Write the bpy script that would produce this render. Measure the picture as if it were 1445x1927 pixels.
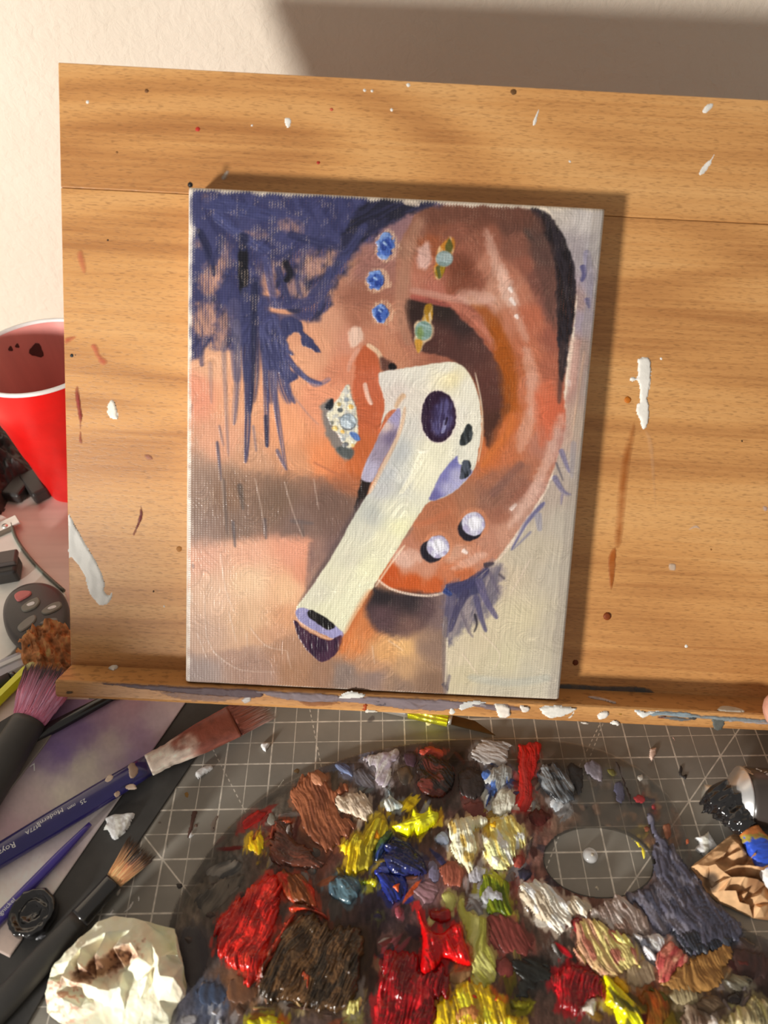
import bpy, math, random
import numpy as np
from mathutils import Matrix, Vector

for _o in list(bpy.data.objects):
    bpy.data.objects.remove(_o)
S = bpy.context.scene
COL = S.collection

# ------------------------------------------------------------------ camera
# everything below is laid out in millimetres on the table (x right, y away, z up) and scaled to metres
F_PX = 1389.4466
CAM = np.array([-11.516133, -189.94644, 396.28124])
RM = np.array([[0.99986843, -0.01390572, -0.0083519],
               [-0.01578527, -0.71557293, -0.69835966],
               [0.0037348, 0.69839961, -0.71569829]])      # rows: right, down, forward
cd = bpy.data.cameras.new('camera')
cd.sensor_fit = 'VERTICAL'
cd.sensor_height = 36.0
cd.lens = F_PX / 1927.0 * 36.0
cd.clip_start = 0.01
cd.clip_end = 20
cd.dof.use_dof = True
cd.dof.focus_distance = 0.445
cd.dof.aperture_fstop = 8.0
cam = bpy.data.objects.new('camera', cd)
COL.objects.link(cam)
m = Matrix.Identity(4)
for i in range(3):
    m[i][0] = RM[0][i]
    m[i][1] = -RM[1][i]
    m[i][2] = -RM[2][i]
    m[i][3] = CAM[i] * 0.001
cam.matrix_world = m
S.camera = cam

# ------------------------------------------------------------------ light
world = bpy.data.worlds.new('room_light')
S.world = world
world.use_nodes = True
bg = world.node_tree.nodes['Background']
bg.inputs[0].default_value = (1.0, 0.92, 0.83, 1)
bg.inputs[1].default_value = 0.28
ld = bpy.data.lights.new('low_lamp', 'POINT')               # low round lamp in front of the easel, beyond the picture's edge
ld.energy = 110
ld.color = (1.0, 0.965, 0.90)
ld.shadow_soft_size = 0.085
lamp = bpy.data.objects.new('low_lamp', ld)
lamp.location = (-0.904, -1.042, 0.274)
COL.objects.link(lamp)
S.view_settings.view_transform = 'Standard'
S.view_settings.look = 'None'
S.view_settings.exposure = 0.0
S.view_settings.gamma = 1.0
S.view_settings.use_curve_mapping = False

# ------------------------------------------------------------------ numeric helpers
RNG = np.random.RandomState(7)
_TAB = RNG.rand(64, 256, 256).astype(np.float32)


def vnoise(x, y, seed=0):
    x = np.asarray(x, dtype=np.float64); y = np.asarray(y, dtype=np.float64)
    ix = np.floor(x).astype(np.int64); iy = np.floor(y).astype(np.int64)
    fx = x - ix; fy = y - iy
    fx = fx * fx * (3 - 2 * fx); fy = fy * fy * (3 - 2 * fy)
    T = _TAB[seed % 64]
    o = (seed // 64) * 37
    a = T[(ix + o) & 255, iy & 255]; b = T[(ix + o + 1) & 255, iy & 255]
    c = T[(ix + o) & 255, (iy + 1) & 255]; d = T[(ix + o + 1) & 255, (iy + 1) & 255]
    return (a + (b - a) * fx) * (1 - fy) + (c + (d - c) * fx) * fy


def fbm(x, y, seed=0, oct=4):
    s = 0; a = 0.5; n = 0
    for i in range(oct):
        s = s + a * vnoise(x * 2 ** i + 17.3 * i, y * 2 ** i - 9.1 * i, seed + i); n += a; a *= 0.5
    return s / n


def sstep(a, b, x):
    t = np.clip((x - a) / (b - a + 1e-12), 0, 1)
    return t * t * (3 - 2 * t)


def catmull(pts, n=5, closed=True):
    p = np.asarray(pts, float)
    if len(p) < 3:
        return p
    out = []
    N = len(p)
    rng = range(N) if closed else range(N - 1)
    for i in rng:
        if closed:
            a, b, c, d = p[i - 1], p[i], p[(i + 1) % N], p[(i + 2) % N]
        else:
            a, b, c, d = p[max(i - 1, 0)], p[i], p[i + 1], p[min(i + 2, N - 1)]
        for k in range(n):
            t = k / n
            out.append(0.5 * ((2 * b) + (c - a) * t + (2 * a - 5 * b + 4 * c - d) * t * t + (3 * b - a - 3 * c + d) * t ** 3))
    if not closed:
        out.append(p[-1])
    return np.array(out)


def poly_sd(x, y, p):
    """signed distance, positive inside"""
    d2 = np.full(x.shape, 1e18); ins = np.zeros(x.shape, bool)
    N = len(p)
    for i in range(N):
        ax, ay = p[i]; bx, by = p[(i + 1) % N]
        ex, ey = bx - ax, by - ay
        L = ex * ex + ey * ey + 1e-12
        t = np.clip(((x - ax) * ex + (y - ay) * ey) / L, 0, 1)
        d2 = np.minimum(d2, (x - ax - t * ex) ** 2 + (y - ay - t * ey) ** 2)
        if ay != by:
            c = ((ay > y) != (by > y)) & (x < (bx - ax) * (y - ay) / (by - ay) + ax)
            ins ^= c
    return np.where(ins, 1, -1) * np.sqrt(d2)


def line_dist(x, y, p):
    """distance to an open polyline, with arc fraction and signed side"""
    best = np.full(x.shape, 1e18); tt = np.zeros(x.shape); sd = np.zeros(x.shape)
    seg = np.hypot(*np.diff(p, axis=0).T); cum = np.r_[0, np.cumsum(seg)]
    for i in range(len(p) - 1):
        ax, ay = p[i]; ex, ey = p[i + 1] - p[i]
        L = ex * ex + ey * ey + 1e-12
        t = np.clip(((x - ax) * ex + (y - ay) * ey) / L, 0, 1)
        dx = x - ax - t * ex; dy = y - ay - t * ey
        d = dx * dx + dy * dy
        mk = d < best
        best = np.where(mk, d, best)
        tt = np.where(mk, (cum[i] + t * seg[i]) / cum[-1], tt)
        sd = np.where(mk, np.sign(ex * dy - ey * dx), sd)
    return np.sqrt(best), tt, sd, cum[-1]


def lin(c):
    c = np.asarray(c, float) / 255.0
    return np.where(c <= 0.04045, c / 12.92, ((c + 0.055) / 1.055) ** 2.4)


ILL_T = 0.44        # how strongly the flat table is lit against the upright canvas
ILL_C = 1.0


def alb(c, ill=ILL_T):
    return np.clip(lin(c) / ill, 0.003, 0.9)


def idw(x, y, samples, power=3.0, eps=12.0):
    s = np.array([(a, b) for a, b, _ in samples], float)
    c = np.array([k for _, _, k in samples], float)
    num = np.zeros(x.shape + (3,)); den = np.zeros(x.shape)
    for (sx, sy), cc in zip(s, c):
        w = 1.0 / ((x - sx) ** 2 + (y - sy) ** 2 + eps * eps) ** (power / 2)
        den += w
        for k in range(3):
            num[..., k] += w * cc[k]
    return num / den[..., None]


# ------------------------------------------------------------------ planes and projection
BX = np.array([0.99787994, -0.04441971, -0.04756591])
BU = np.array([0.06461893, 0.58923067, 0.80537669])
BN = np.cross(BX, BU)
BO = np.array([-119.157901, 24.034574, 47.024575])          # bottom left front corner of the canvas
TH = 18.0                                                   # canvas thickness


def ray(px, py):
    d = np.array([(px - 722.5) / F_PX, (py - 963.5) / F_PX, 1.0])
    return RM.T @ d


def project(P):
    q = (np.atleast_2d(P) - CAM) @ RM.T
    return np.c_[722.5 + F_PX * q[:, 0] / q[:, 2], 963.5 + F_PX * q[:, 1] / q[:, 2]]


class Plane:
    def __init__(s, o, ex, ey):
        s.o = np.array(o, float); s.ex = np.array(ex, float); s.ey = np.array(ey, float)
        s.n = np.cross(s.ex, s.ey)

    def hit(s, px, py):
        d = ray(px, py)
        t = np.dot(s.o - CAM, s.n) / np.dot(d, s.n)
        q = CAM + t * d - s.o
        return np.array([q @ s.ex, q @ s.ey])

    def pts(s, pl):
        return np.array([s.hit(*p) for p in pl])

    def world(s, a, b, h=0.0):
        a = np.asarray(a, float); b = np.asarray(b, float); h = np.broadcast_to(np.asarray(h, float), a.shape)
        return s.o + a[..., None] * s.ex + b[..., None] * s.ey + h[..., None] * s.n

    def pix(s, a, b):
        W = s.world(a, b).reshape(-1, 3)
        q = project(W)
        return q[:, 0].reshape(a.shape), q[:, 1].reshape(a.shape)


def table(z):
    return Plane((0, 0, z), (1, 0, 0), (0, 1, 0))


def T(px, py, z=0.0):
    a = table(z).hit(px, py)
    return np.array([a[0], a[1], z])


# ------------------------------------------------------------------ object helpers
FR = {}                       # object name -> 4x4 (mm) frame its meshes are written in


def setp(o, label=None, cat=None, group=None, kind=None):
    if label: o['label'] = label
    if cat: o['category'] = cat
    if group: o['group'] = group
    if kind: o['kind'] = kind
    return o


def root(name, loc, label, cat, group=None, rot=None, kind=None):
    o = bpy.data.objects.new(name, None)
    COL.objects.link(o)
    M = np.eye(4)
    if rot is not None:
        M[:3, :3] = rot
    M[:3, 3] = loc
    mm = Matrix([[M[i][j] * (0.001 if (j == 3 and i < 3) else 1) for j in range(4)] for i in range(4)])
    o.matrix_world = mm
    o.empty_display_size = 0.01
    FR[o.name] = M
    return setp(o, label, cat, group, kind)


def mesh_data(name, verts, faces, cols=None, smooth=True):
    me = bpy.data.meshes.new(name)
    V = np.asarray(verts, np.float32) * 0.001
    if isinstance(faces, np.ndarray):
        nf, k = faces.shape
        me.vertices.add(len(V)); me.vertices.foreach_set('co', V.ravel())
        me.loops.add(nf * k); me.loops.foreach_set('vertex_index', faces.astype(np.int32).ravel())
        me.polygons.add(nf); me.polygons.foreach_set('loop_start', np.arange(0, nf * k, k, dtype=np.int32))
        me.update(calc_edges=True)
    else:
        me.from_pydata(V.tolist(), [], faces)
    if cols is not None:
        c = np.asarray(cols, np.float32)
        if c.shape[1] == 3:
            c = np.c_[c, np.ones(len(c), np.float32)]
        at = me.color_attributes.new('Col', 'FLOAT_COLOR', 'POINT')
        at.data.foreach_set('color', c.astype(np.float32).ravel())
    me.polygons.foreach_set('use_smooth', [smooth] * len(me.polygons))
    me.validate(clean_customdata=False)
    me.update()
    return me


def mk(name, verts, faces, mat, parent=None, cols=None, smooth=True, label=None, cat=None, group=None, kind=None):
    """verts in world millimetres"""
    V = np.asarray(verts, float)
    if parent is not None:
        M = FR[parent.name]
    else:
        M = np.eye(4)
        lo, hi = V.min(0), V.max(0)
        M[:3, 3] = ((lo[0] + hi[0]) / 2, (lo[1] + hi[1]) / 2, lo[2])
    L = (V - M[:3, 3]) @ M[:3, :3]
    me = mesh_data(name, L, faces, cols, smooth)
    me.materials.append(mat)
    o = bpy.data.objects.new(name, me)
    COL.objects.link(o)
    if parent is not None:
        o.parent = parent
    else:
        o.location = tuple(M[:3, 3] * 0.001)
    FR[o.name] = M
    return setp(o, label, cat, group, kind)


def box_vf(lo, hi, bev=0.0):
    import bmesh
    bm = bmesh.new()
    bmesh.ops.create_cube(bm, size=1)
    lo = np.array(lo, float); hi = np.array(hi, float)
    for v in bm.verts:
        v.co = Vector(((v.co.x + .5) * (hi[0] - lo[0]) + lo[0], (v.co.y + .5) * (hi[1] - lo[1]) + lo[1], (v.co.z + .5) * (hi[2] - lo[2]) + lo[2]))
    if bev > 0:
        bmesh.ops.bevel(bm, geom=list(bm.edges), offset=bev, segments=3, profile=0.5, affect='EDGES')
    bm.normal_update()
    V = np.array([v.co[:] for v in bm.verts]); F = [[v.index for v in f.verts] for f in bm.faces]
    bm.free()
    return V, F


def prism_vf(poly, z0, z1, bev=0.0):
    """flat polygon (world xy, mm) with thickness and a small chamfered rim"""
    p = np.asarray(poly, float)
    ar = 0.5 * np.sum(p[:, 0] * np.roll(p[:, 1], -1) - np.roll(p[:, 0], -1) * p[:, 1])
    if ar < 0:
        p = p[::-1]
    n = len(p)
    if bev > 0:
        c = p.mean(0)
        e = np.roll(p, -1, 0) - np.roll(p, 1, 0)
        nn = np.c_[e[:, 1], -e[:, 0]]; nn /= np.linalg.norm(nn, axis=1)[:, None] + 1e-9
        q = p - nn * bev
        rings = [np.c_[p, np.full(n, z0)], np.c_[p, np.full(n, z1 - bev)], np.c_[q, np.full(n, z1)]]
    else:
        rings = [np.c_[p, np.full(n, z0)], np.c_[p, np.full(n, z1)]]
    V = np.concatenate(rings)
    F = [list(range(n - 1, -1, -1))]
    for r in range(len(rings) - 1):
        for i in range(n):
            j = (i + 1) % n
            F.append([r * n + i, r * n + j, (r + 1) * n + j, (r + 1) * n + i])
    F.append(list(range((len(rings) - 1) * n, len(rings) * n)))
    return V, F


def loft(cent, w, h, side, up, m=28, sup=2.0, cap=True):
    """closed tube; w, h are half sizes along side / up; sup>2 squares it"""
    cent = np.asarray(cent, float); K = len(cent)
    w = np.broadcast_to(np.asarray(w, float), (K,)); h = np.broadcast_to(np.asarray(h, float), (K,))
    side = np.broadcast_to(np.asarray(side, float), (K, 3)); up = np.broadcast_to(np.asarray(up, float), (K, 3))
    a = np.linspace(0, 2 * np.pi, m, endpoint=False)
    ca = np.sign(np.cos(a)) * np.abs(np.cos(a)) ** (2 / sup); sa = np.sign(np.sin(a)) * np.abs(np.sin(a)) ** (2 / sup)
    V = (cent[:, None] + (w[:, None] * ca)[..., None] * side[:, None] + (h[:, None] * sa)[..., None] * up[:, None]).reshape(-1, 3)
    F = []
    for k in range(K - 1):
        for i in range(m):
            j = (i + 1) % m
            F.append([k * m + i, k * m + j, (k + 1) * m + j, (k + 1) * m + i])
    if cap:
        F.append(list(range(m - 1, -1, -1)))
        F.append(list(range((K - 1) * m, K * m)))
    return V, F


def axes(P0, P1, up=(0, 0, 1)):
    d = np.asarray(P1, float) - P0; L = np.linalg.norm(d); d = d / L
    s = np.cross(d, up); s /= np.linalg.norm(s)
    u = np.cross(s, d)
    return d, s, u, L


def join(parts):
    V = []; F = []; C = []; o = 0
    for p in parts:
        V.append(np.asarray(p[0], float)); F += [[i + o for i in f] for f in p[1]]; o += len(p[0])
        if len(p) > 2: C.append(p[2])
    return (np.concatenate(V), F) + ((np.concatenate(C),) if C else ())


# ------------------------------------------------------------------ materials
MATS = {}


class NT:
    def __init__(s, name):
        s.m = bpy.data.materials.new(name); s.m.use_nodes = True
        s.t = s.m.node_tree
        s.b = s.t.nodes['Principled BSDF']; s.out = s.t.nodes['Material Output']
        MATS[name] = s.m

    def n(s, typ, **kw):
        o = s.t.nodes.new(typ)
        for k, v in kw.items():
            setattr(o, k, v)
        return o

    def l(s, a, b):
        s.t.links.new(a, b)

    def set(s, i, v):
        s.b.inputs[i].default_value = v

    def val(s, a, b):
        if hasattr(a, 'is_linked') or hasattr(a, 'links'):
            s.l(a, b)
        else:
            b.default_value = a

    def math(s, op, a, b=None, c=None, clamp=False):
        o = s.n('ShaderNodeMath', operation=op); o.use_clamp = clamp
        s.val(a, o.inputs[0])
        if b is not None: s.val(b, o.inputs[1])
        if c is not None: s.val(c, o.inputs[2])
        return o.outputs[0]

    def coords(s, scale=(1, 1, 1), rot=(0, 0, 0), loc=(0, 0, 0)):
        tc = s.n('ShaderNodeTexCoord')
        mp = s.n('ShaderNodeMapping')
        mp.inputs['Scale'].default_value = scale; mp.inputs['Rotation'].default_value = rot; mp.inputs['Location'].default_value = loc
        s.l(tc.outputs['Object'], mp.inputs[0])
        return mp.outputs[0]

    def noise(s, vec, scale=5, detail=3, rough=.5, dist=0):
        o = s.n('ShaderNodeTexNoise')
        o.inputs['Scale'].default_value = scale; o.inputs['Detail'].default_value = detail
        o.inputs['Roughness'].default_value = rough; o.inputs['Distortion'].default_value = dist
        s.l(vec, o.inputs['Vector'])
        return o.outputs[0]

    def ramp(s, fac, stops):
        o = s.n('ShaderNodeValToRGB')
        e = o.color_ramp.elements
        while len(e) < len(stops): e.new(0.5)
        for el, (p, c) in zip(e, stops):
            el.position = p; el.color = tuple(c) + ((1,) if len(c) == 3 else ())
        s.l(fac, o.inputs[0])
        return o.outputs[0]

    def mix(s, fac, a, b, mode='MIX'):
        o = s.n('ShaderNodeMix', data_type='RGBA', blend_type=mode)
        s.val(fac, o.inputs[0])
        for v, i in ((a, o.inputs[6]), (b, o.inputs[7])):
            if hasattr(v, 'links'): s.l(v, i)
            else: i.default_value = tuple(v) + ((1,) if len(v) == 3 else ())
        return o.outputs[2]

    def bump(s, h, strength=.3, dist=.001, normal=None):
        o = s.n('ShaderNodeBump')
        o.inputs['Strength'].default_value = strength; o.inputs['Distance'].default_value = dist
        s.l(h, o.inputs['Height'])
        if normal is not None: s.l(normal, o.inputs['Normal'])
        return o.outputs[0]

    def base(s, c):
        if hasattr(c, 'links'): s.l(c, s.b.inputs['Base Color'])
        else: s.b.inputs['Base Color'].default_value = tuple(c)[:3] + (1,)


def plain(name, c, rough=.5, metal=0, coat=0, ill=ILL_T, var=0.12, vscale=60, bumps=0, bscale=400, spec=.5):
    """one colour with a little wear and grain"""
    if name in MATS: return MATS[name]
    t = NT(name)
    a = alb(c, ill)
    v = t.coords()
    nz = t.noise(v, vscale, 4, .6)
    t.base(t.ramp(nz, [(.3, a * (1 - var)), (.7, np.clip(a * (1 + var), 0, .95))]))
    t.set('Roughness', rough); t.set('Metallic', metal); t.set('Coat Weight', coat); t.set('Specular IOR Level', spec)
    if bumps:
        t.l(t.bump(t.noise(v, bscale, 3, .6), bumps, .0005), t.b.inputs['Normal'])
    return t.m


def attr_mat(name, rough=.4, coat=0, alpha=False, bumps=.0, bscale=900, spec=.5, transl=0):
    if name in MATS: return MATS[name]
    t = NT(name)
    at = t.n('ShaderNodeAttribute', attribute_name='Col')
    t.l(at.outputs['Color'], t.b.inputs['Base Color'])
    t.set('Roughness', rough); t.set('Coat Weight', coat); t.set('Coat Roughness', .15); t.set('Specular IOR Level', spec)
    if alpha:
        t.l(at.outputs['Alpha'], t.b.inputs['Alpha'])
    if bumps:
        t.l(t.bump(t.noise(t.coords(), bscale, 3, .6), bumps, .0004), t.b.inputs['Normal'])
    return t.m


def wood_mat(name, seed, c_lo, c_mid, c_hi, figure=1.0, lean=0.0, sweep=0.0):
    t = NT(name)
    # broad figure: contour lines of a slow field stretched along the plank
    big = t.noise(t.coords((2.6, 1, 5.0 + 9.0 / figure), rot=(0, sweep, 0), loc=(seed, 0, seed * .7)), 1.0, 1.2, .4, .25)
    rings = t.math('ADD', t.math('MULTIPLY', t.math('SINE', t.math('MULTIPLY', big, 30.0 + 10 * figure)), .5), .5)
    mid = t.noise(t.coords((5, 20, 120), rot=(0, lean, 0), loc=(seed * 3, 0, 0)), 1.0, 3, .6)
    fine = t.noise(t.coords((11, 40, 560), rot=(0, lean, 0), loc=(seed, 0, 0)), 1.0, 3, .6)
    fac = t.math('ADD', t.math('ADD', t.math('MULTIPLY', big, .34), t.math('MULTIPLY', mid, .26)), t.math('ADD', t.math('MULTIPLY', rings, .17), t.math('MULTIPLY', fine, .30)))
    col = t.ramp(fac, [(.36, c_lo), (.53, c_mid), (.74, c_hi)])
    # short dark pore flecks of beech
    fl = t.noise(t.coords((230, 300, 2300), rot=(0, lean, 0), loc=(seed, 0, 0)), 1.0, 1, .5)
    flm = t.ramp(fl, [(.57, (0, 0, 0)), (.66, (1, 1, 1))])
    fl2 = t.ramp(t.noise(t.coords((90, 300, 900), loc=(seed * 2, 0, 0)), 1.0, 2, .5), [(.60, (0, 0, 0)), (.72, (1, 1, 1))])
    col = t.mix(t.math('MULTIPLY', flm, .42), col, tuple(np.array(c_lo) * .45))
    col = t.mix(t.math('MULTIPLY', fl2, .16), col, tuple(np.array(c_lo) * .55))
    # a few soft stains
    st = t.ramp(t.noise(t.coords((9, 9, 14), loc=(seed * 5, 0, 2)), 1.0, 3, .55), [(.58, (0, 0, 0)), (.8, (1, 1, 1))])
    col = t.mix(t.math('MULTIPLY', st, .22), col, tuple(np.array(c_lo) * .8))
    t.base(col)
    t.set('Roughness', .42); t.set('Coat Weight', .12); t.set('Coat Roughness', .35)
    h = t.math('ADD', t.math('MULTIPLY', fine, .5), t.math('MULTIPLY', flm, -.6))
    t.l(t.bump(h, .18, .0004), t.b.inputs['Normal'])
    return t.m


# ------------------------------------------------------------------ the room: wall, table top
def wall_material():
    t = NT('wall_plaster')
    v = t.coords()
    n1 = t.noise(v, 130, 4, .55, .4); n2 = t.noise(v, 9, 3, .5)
    t.base(t.ramp(n2, [(.3, lin((219, 207, 190))), (.7, lin((226, 214, 198)))]))
    t.set('Roughness', .75)
    t.l(t.bump(n1, .55, .0022), t.b.inputs['Normal'])
    return t.m


YW = 382.0
V, F = box_vf((-900, YW, -30), (1100, YW + 60, 900))
mk('wall_back', V, F, wall_material(), kind='structure', smooth=False, label='cream plaster wall behind the easel')


def tabletop_material():
    t = NT('white_tabletop')
    v = t.coords()
    g = t.noise(t.coords((6, 130, 6)), 1, 4, .6)
    s = t.ramp(t.noise(v, 14, 4, .6, .5), [(.55, (0, 0, 0)), (.8, (1, 1, 1))])
    c = t.ramp(g, [(.3, alb((158, 142, 134))), (.7, alb((168, 152, 144)))])
    t.base(t.mix(t.math('MULTIPLY', s, .25), c, alb((150, 124, 112))))
    t.set('Roughness', .45)
    return t.m


V, F = box_vf((-900, -620, -26), (1100, YW, -2), 0)
tbl = root('table', (100, 0, -740), 'pale wood-grain table under the mat and easel', 'table')
mk('table_top', V, F, tabletop_material(), tbl, smooth=False)
for lx, ly in ((-840, -570), (1040, -570), (-840, 330), (1040, 330)):
    V, F = box_vf((lx - 25, ly - 25, -740), (lx + 25, ly + 25, -26), 3)
    mk('leg', V, F, tabletop_material() if 'white_tabletop' not in MATS else MATS['white_tabletop'], tbl, smooth=False)
V, F = box_vf((-1500, -1600, -790), (1600, YW, -740))
mk('floor', V, F, plain('floor_boards', (120, 96, 74), .6, ill=1.0), kind='structure', smooth=False, label='dark wooden floor under the table')

# ------------------------------------------------------------------ cutting mat
MATC = (100.0, -130.0)


def cutting_mat_material():
    t = NT('cutting_mat_print')
    tc = t.n('ShaderNodeTexCoord'); sp = t.n('ShaderNodeSeparateXYZ'); t.l(tc.outputs['Object'], sp.inputs[0])
    x = t.math('ADD', t.math('MULTIPLY', sp.outputs[0], 1000.0), MATC[0])
    y = t.math('ADD', t.math('MULTIPLY', sp.outputs[1], 1000.0), MATC[1])

    def grid(c, p, w):
        q = t.math('ADD', t.math('DIVIDE', c, p), 0.5)
        d = t.math('MULTIPLY', t.math('ABSOLUTE', t.math('SUBTRACT', t.math('FRACT', q), 0.5)), p)
        return t.math('LESS_THAN', d, w)
    ln = t.math('MAXIMUM', grid(x, 25.4, .42), grid(y, 25.4, .42))
    thin = t.math('MAXIMUM', grid(x, 12.7, .24), grid(y, 12.7, .24))
    ln = t.math('MAXIMUM', ln, t.math('MULTIPLY', thin, .85))

    def line(p, q, w, dash=None):
        p = np.array(p[:2]); q = np.array(q[:2]); d = (q - p) / np.linalg.norm(q - p)
        a, b = -d[1], d[0]; c = -(a * p[0] + b * p[1])
        e = t.math('ABSOLUTE', t.math('ADD', t.math('ADD', t.math('MULTIPLY', x, float(a)), t.math('MULTIPLY', y, float(b))), float(c)))
        r = t.math('LESS_THAN', e, w)
        if dash:
            s_ = t.math('ADD', t.math('MULTIPLY', x, float(d[0])), t.math('MULTIPLY', y, float(d[1])))
            r = t.math('MULTIPLY', r, t.math('LESS_THAN', t.math('FRACT', t.math('DIVIDE', s_, dash)), .55))
        return r
    ln = t.math('MAXIMUM', ln, line((-177.8, 0), (0, -177.8), .36))
    ln = t.math('MAXIMUM', ln, line((177.8, 0), (0, -177.8), .36))
    for a, b in (((412, 1432), (455, 1515)), ((590, 1370), (604, 1440)), ((1125, 1370), (1098, 1425)), ((1052, 1572), (1030, 1628))):
        ln = t.math('MAXIMUM', ln, t.math('MULTIPLY', line(T(*a), T(*b), .3, 3.5), .85))
    v = t.coords()
    nz = t.noise(v, 22, 5, .6)
    c = t.ramp(nz, [(.3, alb((90, 87, 81))), (.7, alb((106, 102, 95)))])
    sc = t.ramp(t.noise(t.coords((30, 30, 30), rot=(0, 0, .6)), 1, 6, .7), [(.6, (0, 0, 0)), (.78, (1, 1, 1))])
    c = t.mix(t.math('MULTIPLY', sc, .25), c, alb((78, 70, 64)))
    wear = t.ramp(t.noise(v, 260, 2, .5), [(.35, (.55, .55, .55)), (.6, (1, 1, 1))])
    t.base(t.mix(t.math('MULTIPLY', ln, t.math('MULTIPLY', wear, .9)), c, alb((168, 162, 152))))
    t.set('Roughness', .55); t.set('Specular IOR Level', .35)
    t.l(t.bump(t.noise(v, 1500, 2, .5), .12, .0002), t.b.inputs['Normal'])
    return t.m


V, F = box_vf((-190, -330, -2), (390, 70, 0), .6)
mk('cutting_mat', V, F, cutting_mat_material(), label='grey cutting mat with a pale half-inch grid and diagonal guide lines', cat='cutting mat')

# ------------------------------------------------------------------ easel: planks, ledge, stand
BROT = np.c_[BX, -BN, BU]


def BP(x, n, u):
    x, n, u = np.broadcast_arrays(np.asarray(x, float), np.asarray(n, float), np.asarray(u, float))
    return BO + x[..., None] * BX + n[..., None] * BN + u[..., None] * BU


BOARD = Plane(BO - TH * BN, BX, BU)                # plane normal points at the camera
FRONT = Plane(BO + 2.0 * BN, BX, BU)
W_LO, W_MID, W_HI = lin((172, 116, 64)), lin((203, 147, 87)), lin((219, 168, 108))
wood_a = wood_mat('beech_plank_upper', 3.1, W_LO, W_MID, W_HI, 1.7, 0.02, -.35)
wood_b = wood_mat('beech_plank_lower', 8.4, W_LO, W_MID, W_HI, .8, 0.07, .06)
wood_c = wood_mat('beech_ledge', 5.7, W_LO * .92, W_MID * .95, W_HI * .95, .5)

easel = root('easel', BP(145, -24, -10), 'leaning beech drawing-board easel with a paint-spattered ledge', 'easel', rot=BROT)


def bbox(name, x0, x1, n0, n1, u0, u1, mat, bev=.6, parent=None, label=None, smooth=False):
    V, F = box_vf((x0, -n1, u0), (x1, -n0, u1), bev)
    Wd = BO + V[:, :1] * BX + V[:, 1:2] * (-BN) + V[:, 2:3] * BU
    return mk(name, Wd, F, mat, parent or easel, smooth=smooth, label=label)


bbox('plank', -69, 360, -28, -18, 254.6, 313, wood_a, .5, label='upper plank with swirling grain')
bbox('plank', -69, 360, -28, -18, -10, 254.4, wood_b, .5, label='lower plank with fine straight grain')
# ledge: top slopes very slightly to the lip, corners eased
prof = np.array([(-18.0, 0.0), (1.2, -.9), (2.0, -1.7), (2.2, -9.0), (1.2, -10.6), (-18.0, -10.6)])   # (n, u)
xs = [-69.0, -68.2, 359.2, 360.0]
V = []
for k, x in enumerate(xs):
    q = prof.copy()
    if k in (0, 3):
        c = q.mean(0); q = c + (q - c) * np.array([.965, .87])
        q[0, 0] = q[-1, 0] = -18
    V.append(BP(np.full(len(q), x), q[:, 0], q[:, 1]))
n = len(prof); F = [list(range(n)), list(range(4 * n - 1, 3 * n - 1, -1))]
for k in range(3):
    for i in range(n):
        j = (i + 1) % n
        F.append([k * n + i, (k + 1) * n + i, (k + 1) * n + j, k * n + j])
ledge = mk('ledge', np.concatenate(V), F, wood_c, easel, smooth=False, label='narrow ledge smeared with dried paint')
# rear stand that carries the board (behind it)
for x in (30, 250):
    a = BP(x, -28, 190); a2 = BP(x, -30, 6)
    foot1 = np.array([a[0], a[1] + 30, 5.0]); foot0 = np.array([a2[0], a2[1] + 14, 5.0])
    for p, q in ((a, foot1), (a2, foot0), (foot0, foot1)):
        d, sd, up, L = axes(np.array(p, float), np.array(q, float), (1, 0, 0))
        V, F = loft([p, q], 5, 5, sd, up, m=16, sup=6)
        mk('leg', V, F, wood_c, easel, smooth=False)

# ------------------------------------------------------------------ painter on a surface


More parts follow.
